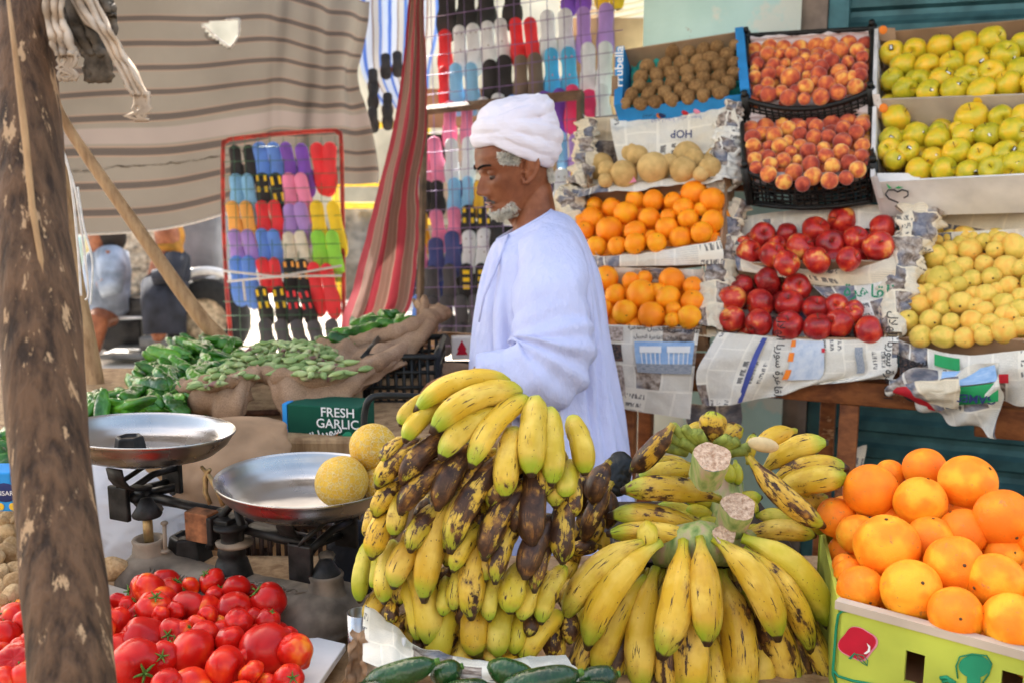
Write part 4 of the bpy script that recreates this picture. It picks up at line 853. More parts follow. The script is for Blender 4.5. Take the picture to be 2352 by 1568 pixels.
T = Tray((1712, 228, .60), (2000, 208, .56), (2004, 66, .86), (1716, 82, .90))
plastic_crate(T, 'upper black plastic crate holding peaches', .10, .028); liner(T, 'upper black peach crate', .0)
fill(T, 'peach', PU, ZA, rn, 'red and yellow peach in the upper black crate', 'peaches in the upper black crate', 'peach', .005, (8, 5), .03)
T = Tray((1712, 392, .34), (2006, 380, .31), (2003, 250, .60), (1702, 262, .64))
plastic_crate(T, 'lower black plastic crate holding peaches with a bulging front', .12, .035); liner(T, 'lower black peach crate', .02)
fill(T, 'peach', PL, ZA, rn, 'red and yellow peach in the lower black crate', 'peaches in the lower black crate', 'peach', .008, (8, 5), .03)
# ---- yellow apples
GU = [(1617,287,64),(1750,273,58),(1885,252,64),(2030,240,66),(2170,225,72),(2340,238,60),(1680,362,66),(1815,358,66),(1955,348,65),(2092,325,70),(2245,312,74),(1625,445,58),(1757,448,68),(1897,440,66),(2035,435,66),(2177,410,70),(2330,390,72),(1690,520,62),(1822,535,64),(1965,527,68),(2118,510,80),(2262,490,72),(2400,470,66)]
GL = [(1640,660,70),(2062,650,82),(2225,645,64),(2345,640,62),(1610,765,62),(1750,740,70),(1875,765,65),(2015,755,66),(1870,720,45),(1975,715,40),(2152,750,66),(2295,735,72),(1607,832,62),(1712,848,58),(1845,870,58),(1980,850,72),(2117,865,68),(2250,850,66),(1635,915,55),(1768,960,68),(1907,965,66),(2040,965,62),(2182,960,70),(2310,940,72),(2385,840,66),(2420,930,66)]
for T, pts, nm, lb in ((Tray((2016, 236, .54), (2430, 222, .42), (2430, 48, .80), (2020, 84, .86)), GU, 'upper', 'open cardboard box of yellow apples at the top right of the display'),
                       (Tray((2014, 424, .29), (2432, 404, .17), (2432, 232, .52), (2018, 262, .56)), GL, 'lower', 'white cardboard box of yellow apples just under the top right one')):
    e = empty('apple_box', T.S(.5, .5, -.1), lb, 'box')
    mb = MB(); walls(mb, T, .11, .006, .012, (0, 3)); mb.slab(T.FL - T.n * .11, T.FR - T.n * .11, T.BR - T.n * .11, T.BL - T.n * .11, -T.n * .005); obj('back_panel', mb, M['card'], e, smooth=False)
    mb = MB(); walls(mb, T, .12, .006, .014, (1, 2, 3)); obj('front_panel', mb, M['card_pale' if nm == 'upper' else 'card_white'], e, smooth=False)
    mb = MB(); walls(mb, T, .12, .012, .03, (0, 1, 2)); obj('end_panel', mb, M['card_white'], e, smooth=False)
    mb = MB(); mb.slab(T.S(0, 1, .03), T.S(.10, 1, .02), T.S(.10, .93, -.02), T.S(0, .93, .0), T.n * .005); obj('corner_flap', mb, M['card'], e, smooth=False)
    mb = MB(); mb.slab(T.S(-.01, .02, .028), T.S(.02, .0, .028), T.S(.03, -.03, -.045), T.S(-.01, -.03, -.045), -E2 * .006); obj('corner_flap', mb, M['card_white'], e, smooth=False)
    lpos = PD(2021, 72 if nm == 'upper' else 250, .80 if nm == 'upper' else .52); mb = MB(); mb.ball(lpos + Vector((0, -.03, 0)), .014, 12, 6, (1, .2, 1)); obj('printed_logo', mb, M['ink_orange'], e)
    pts = [(x, y - (20 if (y > 900 or 510 < y < 540 or 485 < y < 500) else 0), r) for x, y, r in pts]
    ap = fill(T, 'apple_gold', pts, ZA, rn, f'yellow apple in the {nm} cardboard apple box', f'yellow apples in the {nm} box', 'apple', .0, (7, 3), .036)
    for k, o in enumerate(ap[:len(pts)]):
        if rn.random() < .72:
            s = bpy.data.objects.new('sticker', STK); COL.objects.link(s); s.parent = o
            want = Vector((rn.uniform(-.5, .3), -1, rn.uniform(-.1, .8))).normalized(); me = o.rotation_euler.to_matrix().inverted() @ want
            s.rotation_euler = (Vector((0, -1, 0)).rotation_difference(me)).to_euler(); s.scale = (.96, .96, .96)
    if nm == 'lower':
        def fq(x, y): return PD(2020 + x, y, .285) + Vector((0, -.012, 0))
        mb = MB()
        mb.tube([fq(*q) for q in ((40, 466), (18, 457), (10, 447), (16, 437), (30, 436), (38, 441), (48, 436), (62, 440), (62, 450), (52, 455))], .0026, 5); obj('printed_logo', mb, M['ink_black'], e)
        for q in (((22, 430), (12, 422), (18, 434), (26, 432)), ((32, 432), (56, 420), (54, 430), (40, 434))):
            mb = MB(); mb.add([fq(*p) for p in q], [(0, 1, 2, 3)]); obj('printed_leaf', mb, M['ink_green'], e, smooth=False, mods=(('SOL', .001),))
        mb = MB(); lf = T.S(.02, -.01, -.02); mb.slab(PD(2014, 425, .288), PD(2112, 420, .27), PD(2112, 398, .29), PD(2014, 398, .30), Vector((0, -.004, 0))); obj('corner_flap', mb, M['card_white'], e, smooth=False)
# ---- newspaper lined trays
def paper(name, net, mat, label, nu=60, nv=40, amp=.010, fr=11, seed=0, uvs=(1, 1), tris=None, parent=None, fold=None, curl=None, cat='newspaper'):
    rows = [[PD(*q) for q in r] for r in net]
    return obj(name, sheet(rows, nu, nv, amp=amp, fr=fr, seed=seed, fold=fold, uvf=lambda a, b: (a * uvs[0], -b * uvs[1])), mat, parent, label=label if parent is None else None, cat=cat if parent is None else None), surf(rows)
def ridge(L, mat, label, seed=0, h=.6):    # crumpled paper rolled over a crate edge; L: (u,v,width px,t)
    mb = MB(); n = 80; m_ = 40; rows = []
    for i in range(n):
        u, v, w, t = catm(L, i / (n - 1)); c = PD(u, v, t); r = w * dep(c) / F / 2; row = []
        tt = (PD(*[catm(L, min(1, i / (n - 1) + .02))[k] for k in (0, 1, 3)]) - PD(*[catm(L, max(0, i / (n - 1) - .02))[k] for k in (0, 1, 3)])).normalized()
        vd = (CAM - c).normalized(); sd_ = tt.cross(vd).normalized(); nn = sd_.cross(tt)
        for k in range(m_):
            a = 2 * math.pi * k / m_; q = sd_ * math.cos(a) * r + nn * math.sin(a) * r * h; cc = c + q
            f = 1 + .45 * fbm(cc.x * 22 + seed, cc.y * 22, cc.z * 22, 3) + .8 * abs(nz(cc.x * 40, cc.z * 40 + seed, cc.y * 40)) - .12; row.append(c + q * f)
        rows.append(row)
    mb.grid(rows, True); e = (1, 2.2)
    mb.uv = [[(x * .9, y * 1.5) for x, y in q] for q in mb.uv]
    return obj('newspaper', mb, mat, label=label, cat='newspaper')
N0, N1, N2, N3 = M['news']
def open_tray(T, label, depth=.09, kind='fruit_crate', lin=N0, bk=.03, liner_label=None, seed=0, fr_=.0, sides=True):
    e = empty(kind, T.S(.5, .5, -depth), label, 'crate')
    mb = MB(); walls(mb, T, depth, .008, -.004); mb.slab(T.FL - T.n * depth, T.FR - T.n * depth, T.BR - T.n * depth, T.BL - T.n * depth, -T.n * .008); obj('box_body', mb, M['card'], e, smooth=False)
    rows = [[T.S(a, b, h + (0.02 if sides and a in (-.01, 1.01) else 0)) for a in (-.01, .03, .2, .4, .6, .8, .97, 1.01)] for b, h in ((1.02, bk), (.98, .0), (.92, -.05), (.5, -.06), (.12, -.06), (.04, -.03), (-.01, fr_))]
    o = obj('newspaper', sheet(rows, 60, 44, amp=.012, fr=13, seed=seed, uvf=lambda a, b: (a * 1.1, -b)), lin, label=liner_label, cat='newspaper')
    return e
# melons
T = Tray((1352, 425, .42), (1668, 398, .40), (1684, 270, .66), (1352, 300, .72))
open_tray(T, 'newspaper lined crate of smooth tan melons under the kiwi box', .10, bk=.05, lin=N2, liner_label='crumpled newspaper lining the melon crate', seed=1)
ML = [(210,870,58),(297,935,86),(130,960,75),(40,945,48),(462,942,72),(520,885,58),(610,930,60),(30,1000,40),(380,905,50),(560,960,44)]
fill(T, 'melon_plain', ML, ZA, rn, 'smooth tan melon in the newspaper lined crate', 'melons in the newspaper lined crate', 'melon', .03, (5, 1), .05)
n_, f_ = paper('newspaper', [[(1402, 275, .66), (1480, 262, .66), (1560, 250, .66), (1640, 238, .64), (1682, 232, .62)], [(1404, 300, .60), (1480, 292, .62), (1560, 285, .62), (1640, 268, .60), (1690, 262, .56)], [(1410, 330, .58), (1480, 328, .60), (1560, 322, .60), (1630, 310, .58), (1688, 300, .54)], [(1420, 372, .56), (1480, 372, .58), (1560, 365, .58), (1630, 352, .56), (1680, 350, .54)]], N1, 'upside down newspaper sheet with SHOP advert behind the melons', amp=.012, seed=3, uvs=(.9, .5))
lettering('HOP', PD(1562, 308, .59) + Vector((0, -.03, 0)), -E1, -EZ, .036, M['ink_navy'], n_, bold=.02)
for k, (u, v) in enumerate(((1500, 268), (1580, 272), (1520, 278))):
    lettering(ar(W_NEWS + [32] + W_SURIA), PD(u, v, .62) + Vector((0, -.03, 0)), -E1, -EZ, .016, M['ink_blue'] if k else M['ink_black'], n_)
ridge([(1352, 280, 40, .66), (1345, 330, 52, .60), (1335, 390, 46, .50), (1325, 430, 40, .42)], N2, 'crumpled aged newspaper at the left edge of the melon crate', 2)
ridge([(1690, 240, 44, .62), (1672, 300, 54, .56), (1668, 360, 60, .48), (1660, 425, 70, .38)], N0, 'crumpled newspaper over the edge between melons and peaches', 5)
paper('newspaper', [[(1330, 430, .40), (1400, 425, .40), (1520, 412, .40), (1650, 396, .38)], [(1325, 452, .36), (1400, 443, .37), (1520, 430, .37), (1660, 415, .35)]], N0, 'folded newspaper strip between the melons and the upper oranges', 50, 8, .010, seed=7, uvs=(1, .1))
n_, f_ = paper('paper_scrap', [[(1425, 410, .385), (1455, 405, .385)], [(1427, 424, .38), (1462, 418, .38)]], M['ink_pink'], 'small pink printed paper scrap under the big melon', 8, 6, .003, cat='paper')
# upper oranges
OU = [(175,125,42),(262,140,50),(335,172,60),(382,100,50),(475,108,55),(452,192,55),(572,105,45),(628,150,52),(678,65,68),(773,105,62),(710,145,35),(650,200,52),(772,205,58),(160,200,60),(115,215,48),(125,262,50),(250,252,66),(382,265,55),(540,245,58),(465,290,38),(182,335,52),(290,335,48),(382,325,55),(492,320,50),(610,285,57),(720,270,55),(550,190,40)]
T = Tray((1372, 588, .22), (1652, 552, .19), (1665, 425, .42), (1345, 460, .46))
open_tray(T, 'newspaper lined crate of oranges in the row above', .09, liner_label='newspaper lining the upper orange crate', seed=4)
fill(T, 'orange', OU, ZB, rn, 'bright orange in the upper orange crate', 'oranges in the upper crate of the display', 'orange', .012, (6, 3), .038)
paper('newspaper', [[(1360, 588, .205), (1440, 585, .20), (1540, 572, .19), (1655, 552, .17)], [(1360, 600, .19), (1440, 597, .18), (1540, 590, .17), (1662, 580, .15)], [(1365, 614, .185), (1440, 612, .18), (1540, 610, .17), (1660, 606, .15)]], N0, 'newspaper strip folded over the front of the upper orange crate', 60, 12, .006, seed=9, uvs=(1.2, .12))
ridge([(1322, 440, 56, .44), (1310, 470, 62, .40), (1312, 520, 46, .32)], N2, 'crumpled newspaper bunch left of the upper oranges', 8, .8)
# lower oranges
OL = [(232,495,62),(215,655,50),(280,580,52),(360,515,45),(428,500,40),(412,575,75),(550,600,62),(567,508,65),(328,670,62),(463,680,70),(672,540,48),(670,610,60),(657,695,62),(570,710,38),(575,660,40),(500,560,40)]
T = Tray((1385, 745, .0), (1612, 748, -.02), (1618, 640, .18), (1385, 632, .20))
open_tray(T, 'newspaper lined crate of oranges in the bottom row', .09, liner_label='newspaper lining the lower orange crate', seed=6, lin=N3)
fill(T, 'orange', OL, ZB, rn, 'bright orange in the lower orange crate', 'oranges in the lower crate of the display', 'orange', .012, (5, 3), .038)
# red apples
AU = [(1027,285,62),(1150,270,55),(1100,330,45),(955,360,60),(1075,375,62),(1215,340,68),(1295,260,65),(1432,215,70),(1368,315,68),(1500,300,62),(1633,252,68),(1613,343,72),(1148,425,62),(1300,408,65),(1460,400,60),(930,320,35)]
T = Tray((1694, 600, .20), (2046, 596, .16), (2055, 510, .40), (1700, 528, .44))
open_tray(T, 'newspaper lined crate of red apples in the row above', .08, liner_label='newspaper lining the upper red apple crate', seed=12)
fill(T, 'apple_red', AU, ZB, rn, 'dark red apple in the upper red apple crate', 'red apples in the upper crate', 'apple', .02, (7, 2), .036)
AL = [(925,540,55),(1050,518,68),(1197,540,67),(870,610,70),(1015,615,70),(1165,625,68),(1295,645,62),(1400,630,57),(1485,685,45),(875,708,62),(1010,728,66),(1157,740,72),(1307,748,68),(1415,725,68),(1565,757,70),(1490,660,45)]
T = Tray((1652, 765, .0), (2030, 775, -.04), (2035, 650, .18), (1668, 640, .22))
open_tray(T, 'newspaper lined crate of red apples in the bottom row', .08, liner_label='newspaper lining the lower red apple crate', seed=15, lin=N0)
fill(T, 'apple_red', AL, ZB, rn, 'dark red apple in the lower red apple crate', 'red apples in the lower crate', 'apple', .012, (4, 2), .036)
paper('newspaper', [[(1688, 588, .20), (1760, 606, .19), (1860, 622, .17), (1960, 615, .16), (2052, 590, .15)], [(1690, 606, .165), (1760, 622, .16), (1860, 637, .15), (1960, 632, .14), (2058, 610, .12)], [(1696, 622, .16), (1780, 634, .155), (1880, 655, .15), (1975, 655, .135), (2055, 640, .12)]], N2, 'newspaper strip draped over the front of the upper apple crate', 60, 14, .008, seed=19, uvs=(1.2, .15))
n_, f_ = paper('newspaper', [[(1865, 655, .155), (1920, 655, .15), (1985, 650, .14), (2048, 638, .12)], [(1900, 690, .10), (1940, 695, .10), (1990, 690, .09), (2045, 680, .08)], [(1960, 745, .04), (1985, 750, .04), (2015, 750, .03), (2040, 745, .02)]], N0, 'newspaper showing beside the lower red apples with a green headline', 50, 40, .008, seed=22, uvs=(.6, .5))
lettering(ar(W_NEWS), PD(1990, 668, .10) + Vector((0, -.02, 0)), E1, EZ, .05, M['ink_teal'], n_, bold=.01)
paper('newspaper', [[(1700, 498, .44), (1780, 486, .44), (1880, 478, .42), (1990, 470, .40), (2060, 470, .38)], [(1700, 515, .42), (1780, 508, .42), (1880, 502, .40), (1990, 498, .38), (2060, 500, .36)], [(1705, 545, .40), (1780, 540, .40), (1880, 535, .38), (1990, 528, .36), (2055, 530, .34)]], N1, 'newspaper behind the upper red apples', 60, 24, .012, seed=25, uvs=(1, .3))
ridge([(1700, 470, 50, .42), (1672, 520, 56, .34), (1665, 580, 62, .24), (1650, 640, 66, .16), (1636, 700, 60, .08), (1630, 760, 60, -.02)], N2, 'long crumpled newspaper ridge between oranges and red apples', 11)
ridge([(2130, 470, 80, .36), (2110, 520, 84, .28), (2085, 590, 78, .20), (2062, 660, 66, .12), (2052, 720, 50, .04), (2050, 770, 44, -.02)], N2, 'long crumpled newspaper ridge between red apples and guavas', 14)
# guavas
GV = [(1905,265,38),(1975,290,44),(2055,280,44),(1910,310,44),(1975,355,48),(2030,320,42),(2078,355,58),(2100,290,38),(2150,310,45),(2210,280,44),(2240,310,50),(2310,340,60),(2208,360,46),(1905,400,62),(1985,415,42),(2050,435,47),(2000,458,47),(2150,425,50),(2265,440,60),(1800,485,62),(1850,495,50),(1920,505,66),(2025,535,48),(2090,510,50),(2190,495,50),(2280,540,50),(2335,450,44),(1765,580,47),(1815,578,52),(1735,640,50),(1825,632,50),(1920,605,56),(2035,630,60),(2155,580,58),(2250,620,54),(2155,665,50),(2335,660,50),(1765,715,52),(1880,710,55),(1985,725,47),(2090,712,55),(2180,720,44),(2260,680,52),(2335,590,47),(1830,795,57),(1943,795,55),(2050,795,52),(2150,790,47),(2253,765,65),(2335,745,50),(1940,650,44),(2100,580,44),(1960,560,40),(2110,640,42),(2215,560,42),(2290,690,44),(1870,560,40),(2120,760,36),(2400,520,60),(2400,640,60),(2400,420,55),(2420,740,55)]
T = Tray((2062, 770, .0), (2470, 775, -.16), (2470, 545, .22), (2120, 560, .36))
open_tray(T, 'newspaper lined crate of yellow guavas at the right end of the display', .09, liner_label='newspaper lining the guava crate', seed=31, lin=N0)
fill(T, 'guava', GV, ZB, rn, 'yellow guava in the guava crate at the right', 'guavas in the newspaper lined crate', 'guava', .005, (9, 5), .027, kk=.97)
paper('newspaper', [[(2150, 468, .40), (2240, 466, .38), (2340, 464, .34), (2460, 462, .30)], [(2148, 500, .39), (2240, 498, .37), (2340, 496, .33), (2460, 494, .28)], [(2145, 545, .38), (2240, 548, .36), (2340, 546, .31), (2460, 544, .27)]], N2, 'yellowed newspaper standing behind the guavas', 50, 24, .006, seed=33, uvs=(.8, .4))
# drapes hanging over the shelf front
def decal(f, a0, a1, b0, b1, mat, parent, name='printed_photo', off=.004, nu=10, nv=8):
    rows = []
    for j in range(nv + 1):
        row = []
        for i in range(nu + 1):
            a, b = lerp(a0, a1, i / nu), lerp(b0, b1, j / nv); row.append(f(a, b) - E2 * off)
        rows.append(row)
    mb = MB(); mb.grid(rows); return obj(name, mb, mat, parent)
n_, f_ = paper('newspaper', [[(1375, 745, -.005), (1440, 747, -.01), (1520, 750, -.015), (1608, 750, -.02)], [(1385, 800, -.03), (1440, 805, -.03), (1520, 806, -.03), (1600, 806, -.03)], [(1395, 870, -.03), (1450, 872, -.035), (1520, 878, -.04), (1592, 880, -.035)], [(1405, 935, -.03), (1450, 942, -.03), (1500, 950, -.03), (1585, 962, -.035)]], N3, 'newspaper sheet with a blue palace photo hanging below the lower oranges', 50, 50, .0035, seed=41, uvs=(.7, .8))
decal(f_, .42, .96, .22, .56, M['photo_sky'], n_, off=.006); decal(f_, .42, .96, .47, .57, M['photo_city'], n_, off=.0075)
for k in range(2):
    for j in range(5):
        a = .48 + k * .25 + j * .042; decal(f_, a, a + .010, .34, .47, M['ink_white'], n_, 'printed_arch', .009, 2, 6)
    a = .48 + k * .25; decal(f_, a - .01, a + .19, .27, .345, M['ink_white'], n_, 'printed_arch', .0095, 6, 2)
decal(f_, .02, .30, .03, .22, M['photo_people'], n_, off=.006); decal(f_, .02, .28, .26, .46, M['photo_dark'], n_, off=.006); decal(f_, .05, .26, .50, .82, M['photo_people'], n_, off=.006)
for (a, b, h, wd) in ((.70, .04, .020, W_NEWS + [32] + W_SURIA + [32] + W_GARLIC + [32] + W_NEWS), (.68, .17, .016, W_SURIA + [32] + W_HILAL + [32] + W_NEWS + [32] + W_GARLIC)):
    lettering(ar(wd), f_(a, b) - E2 * .012, E1, EZ, h, M['ink_black'], n_, bold=.01)
n_, f_ = paper('newspaper', [[(1652, 762, -.012), (1760, 772, -.02), (1860, 778, -.03), (1960, 780, -.04), (2064, 772, -.05)], [(1625, 805, -.04), (1740, 812, -.045), (1860, 812, -.05), (1960, 812, -.06), (2064, 808, -.07)], [(1600, 860, -.05), (1720, 865, -.055), (1850, 866, -.06), (1960, 862, -.065), (2060, 850, -.075)], [(1612, 935, -.045), (1700, 925, -.05), (1800, 905, -.055), (1890, 880, -.06), (2050, 872, -.07)]], N1, 'long newspaper sheet with a blue stripe hanging below the lower red apples', 90, 50, .005, seed=44, uvs=(1.6, .8), fold=lambda a, b: .008 * math.sin(a * 21 + b * 7) * b)
decal(f_, .235, .262, .04, .98, M['ink_blue'], n_, 'printed_stripe', .007, 3, 16); decal(f_, .41, .58, .06, .70, M['photo_map'], n_, off=.007)
for b in (.06, .30, .55): decal(f_, .40, .425, b, b + .14, M['ink_orange'], n_, 'printed_bar', .009, 2, 4)
decal(f_, .565, .585, .22, .30, M['ink_red'], n_, 'printed_bar', .009, 2, 2); decal(f_, .76, .80, .20, .62, M['photo_city'], n_, off=.007)
for a in (.36, .94): lettering(ar(W_NEWS + [32] + W_SURIA + [32] + W_HILAL), f_(a, .38) - E2 * .014, -EZ, E1, .03, M['ink_black'], n_, bold=.01)
n_, f_ = paper('newspaper', [[(2060, 775, -.02), (2130, 800, -.05), (2220, 815, -.09), (2330, 805, -.13), (2460, 790, -.19)], [(2062, 805, -.05), (2130, 830, -.08), (2220, 850, -.11), (2330, 850, -.15), (2460, 840, -.21)], [(2064, 850, -.06), (2130, 870, -.09), (2220, 885, -.12), (2330, 890, -.16), (2460, 900, -.22)], [(2070, 875, -.055), (2130, 900, -.08), (2220, 920, -.11), (2330, 925, -.15), (2460, 940, -.21)]], N0, 'newspaper with a green and red sports page hanging in front of the guavas', 80, 40, .007, seed=47, uvs=(1.3, .5), fold=lambda a, b: .012 * math.sin(a * 25 + b * 4) * b)
decal(f_, .30, .46, .10, .36, M['ink_green'], n_, off=.008); decal(f_, .42, .72, .38, .56, M['ink_red'], n_, 'printed_bar', .010, 10, 4); decal(f_, .02, .22, .40, .85, M['photo_dark'], n_, off=.008); decal(f_, .22, .62, .62, .9, M['photo_city'], n_, off=.007)
lettering(ar(W_HILAL), f_(.37, .66) - E2 * .022, (E1 * .97 + EZ * .08), EZ, .085, M['ink_black'], n_, bold=.015)
lettering(ar(W_SURIA), f_(.14, .40) - E2 * .02, E1, EZ, .035, M['ink_black'], n_, bold=.01)
n_, f_ = paper('newspaper', [[(2040, 868, -.075), (2110, 850, -.12), (2220, 845, -.16), (2290, 830, -.2)], [(2036, 895, -.10), (2110, 895, -.15), (2215, 890, -.19), (2300, 880, -.22)], [(2075, 905, -.10), (2140, 935, -.15), (2230, 935, -.19), (2298, 930, -.22)], [(2115, 935, -.10), (2170, 965, -.14), (2240, 985, -.18), (2288, 1008, -.21)]], N0, 'torn colourful newspaper page dangling below the shelf at the right', 60, 50, .010, seed=51, uvs=(.7, .7), fold=lambda a, b: .014 * math.sin(a * 14 + b * 11))
decal(f_, .02, .40, .25, .72, M['ink_red'], n_, 'printed_block', .010, 8, 8); decal(f_, .55, .95, .30, .60, M['ink_green'], n_, 'printed_block', .010, 8, 8); decal(f_, .50, .95, .04, .28, M['photo_sky'], n_, off=.010)
lettering('GAMES', f_(.74, .50) - E2 * .022, -E1, -EZ, .028, M['ink_navy'], n_, bold=.02)
rows_ = [[(2075, 880, -.17), (2130, 872, -.2), (2200, 862, -.22)], [(2100, 905, -.2), (2150, 905, -.23), (2205, 900, -.24)], [(2150, 945, -.18), (2175, 940, -.2), (2200, 935, -.2)]]
paper('newspaper', rows_, N2, 'curled newspaper corner hanging over the torn page', 24, 24, .014, 14, 55, uvs=(.3, .3))
rows_ = [[(1580, 925, .10), (1640, 930, .10), (1700, 925, .1)], [(1575, 965, .1), (1640, 970, .1), (1705, 960, .1)], [(1590, 1000, .1), (1650, 1005, .1), (1700, 990, .1)]]
paper('newspaper', rows_, N0, 'grey crumpled newspaper wedged behind the shelf leg', 24, 24, .016, 14, 57, uvs=(.3, .3))
# ---- the wooden shelf table of the display
tb = empty('display_table', loc(.5, .02, 0), 'red brown wooden table with worn front beam carrying the fruit display', 'table')
def sx_(u, v, t=0): return sof(u, v, t)
zb = PD(1900, 880, 0).z
obj('front_beam', lbox(MB(), -.62, 1.35, -.0, .045, zb - .055, zb + .012), M['table'], tb, mods=(('BEV', .004),))
obj('shelf_board', lbox(MB(), -.62, 1.35, .05, .26, zb - .01, zb + .012), M['table'], tb, mods=(('BEV', .003),))
for u in (1950, 1440, 1410): 
    s = sx_(u, 960, .02); obj('leg', lbox(MB(), s - .025, s + .025, .002, .05, 0, zb - .056), M['table'], tb, mods=(('BEV', .003),))
for u in (1900, 1480): 
    s = sx_(u, 960, .7); obj('leg', lbox(MB(), s - .025, s + .025, .7, .75, 0, zb + .3), M['table'], tb, mods=(('BEV', .003),))
for k, (t, dz) in enumerate(((.30, .10), (.52, .30), (.76, .52))): obj('step_board', lbox(MB(), -.6, 1.32, t, t + .22, zb + dz - .02, zb + dz), M['table'], tb, mods=(('BEV', .003),))
s = sx_(2340, 940, -.01); obj('brace', lbox(MB(), s - .1, s + .4, -.045, -.003, zb - .10, zb - .02), M['table'], tb, mods=(('BEV', .004),))
M['neck'] = plain('yellow_green_fruit_neck', (.22, .25, .04), .6, .3, 60, .3)
# ------------------------------------------------------------------ bananas
CUP = Vector((0, SP, CP)); CFW = Vector((0, CP, -SP))
def banana_geo(A, B, C, r, seed, full=False):
    """A stem end, B control, C blossom end"""
    n = 18; path = []; rad = []
    L = (C - A).length
    for i in range(n):
        t = i / (n - 1); t = t if t < .9 else .9 + (t - .9) * 1.0
        path.append(A * (1 - t) ** 2 + B * 2 * t * (1 - t) + C * t * t)
        k = np.interp(t, [0, .06, .14, .26, .42, .65, .80, .89, .945, .965, 1], [.34, .33, .48, .83, .98, 1, .90, .66, .40, .26, .22]); rad.append(r * (max(k, float(np.interp(t, [0, .05, .14, .3], [.45, .72, .9, .98]))) if full and t < .35 else k))
    ph = seed * 1.7
    mb = MB(); mb.tube(path, rad, 15, True, ref=CFW, shape=lambda a: 1 + .075 * math.cos(5 * a + ph) + .012 * math.cos(10 * a + 2 * ph)); return mb
def banana(bunch, zf, a, c, w, d0, d1, bruise=.3, green=.15, bul=None, near=.035, seed=0, ctrl=None, s=None, full=False):
    s = s or {ZC: 1.9438, ZD: 1.829}[zf]; ua, va = zf(*a); uc, vc = zf(*c); A = P(ua, va, d0); Cc = P(uc, vc, d1); L = (Cc - A).length
    dx, dy = uc - ua, vc - va; ln = math.hypot(dx, dy); px, py = dy / ln, -dx / ln
    if py > 0 and abs(dx) > 12: px, py = -px, -py
    h = abs(dx) / ln
    if bul is None: bul = .10 + .22 * h if abs(dx) > 12 else .06 * (1 if seed % 2 else -1)
    B = P((ua + uc) / 2 + px * ln * bul, (va + vc) / 2 + py * ln * bul, (d0 + d1) / 2 - near)
    if ctrl: B = P(*zf(*ctrl), (d0 + d1) / 2 - near)
    r = w / s * .91875 * ((d0 + d1) / 2) / F / 2 * .97
    mid = (A + Cc) / 2; mb = banana_geo(A - mid, B - mid, Cc - mid, r, seed, full)
    o = obj('banana', mb, M['banana']); o.location = mid; o.parent = bunch; o.matrix_parent_inverse = WM(bunch).inverted()
    o['bruise'] = float(bruise); o['green'] = float(green); return o
rb = random.Random(5)
def ext(a, c, f): return (a[0] - (c[0] - a[0]) * f, a[1] - (c[1] - a[1]) * f)
def sd1(u, v):
    k = max(0, 1 - ((u - 1085) / 300) ** 2); top = max(0, (1010 - v) / 150); bot = max(0, (v - 1330) / 200)
    return 1.515 - .125 * math.sqrt(k) + .05 * top + .035 * bot
MBN = [  # stem, tip, width, bruise, green  (first drawn lies furthest out)
 ((710,208),(350,330),88,.15,.1),((765,262),(425,425),112,.25,.15),((385,285),(280,392),74,.15,.2),((460,320),(300,465),86,.2,.25),((712,362),(465,545),100,.25,.2),((815,310),(605,580),98,.35,.1),
 ((895,318),(875,618),124,.12,.25),((960,365),(965,660),104,.1,.4),((1065,392),(1115,612),100,.1,.35),((1060,585),(1032,718),92,.1,.6),((795,450),(760,718),110,.45,.1),((305,478),(195,560),72,.7,.1),
 ((375,505),(175,672),96,.85,.1),((475,470),(290,655),100,1.15,0),((600,525),(450,772),105,1.2,0),((520,590),(280,795),104,1.15,0),((285,660),(165,805),90,.7,.1),((310,700),(250,895),90,.45,.2),
 ((725,600),(510,965),122,.95,.2),((445,790),(325,965),92,.75,.5),((255,780),(150,995),102,.6,0),((830,700),(665,1000),112,1.0,.0),((912,620),(885,935),128,1.5,0),((955,850),(850,1088),112,1.35,0),
 ((1050,720),(1020,1015),108,1.0,.2),((505,790),(388,1188),116,.3,.0),((385,910),(248,1128),110,.35,.0),((635,880),(520,1055),80,.5,.3),((805,850),(712,1108),92,.8,.2),((650,940),(602,1268),122,.65,.1),
 ((985,880),(892,1148),82,.85,.2),((240,960),(205,1198),86,.3,.5),((130,965),(92,1192),76,.1,1.0),((165,1000),(150,1135),52,.1,.8),((565,1060),(522,1232),78,.6,.5),((485,1110),(468,1255),72,.4,.6),
 ((835,1060),(778,1242),120,.3,.5),((712,1095),(685,1280),76,.3,.6),((900,1130),(835,1278),86,.3,.3),((1010,1075),(922,1292),92,.45,.4),((345,1060),(400,1388),120,.25,.25),((285,1120),(350,1372),78,.3,.4),
 ((505,1245),(450,1482),112,.15,.6),((605,1215),(605,1438),116,.3,.0),((755,1225),(725,1442),116,.2,.5),((845,1265),(800,1432),82,.2,.6),((985,1285),(842,1472),100,.3,.2),((205,1165),(130,1292),80,.6,.1),
 ((245,1195),(232,1292),62,.8,.0),((318,1278),(225,1412),72,.8,.0),((590,1395),(545,1505),104,.6,.2),((430,1385),(400,1470),80,.6,.1),((145,795),(128,905),62,.5,.1),((880,1240),(860,1350),70,1.1,0),((365,1350),(360,1420),60,1.0,0),((700,1400),(690,1480),80,.5,.1),((790,1430),(770,1490),80,.5,.0),
 ((930,500),(930,710),112,.9,.1),((1000,540),(985,760),104,.7,.2),((1060,640),(1050,810),92,.8,.2),((905,640),(800,870),104,.9,.1),((820,550),(700,770),112,.8,.1),((700,550),(560,750),104,.9,.1),((620,760),(480,960),100,.7,.1),((760,900),(660,1100),100,.6,.1)]
bz = P(1085, 1540, 1.5); bz.z = .86
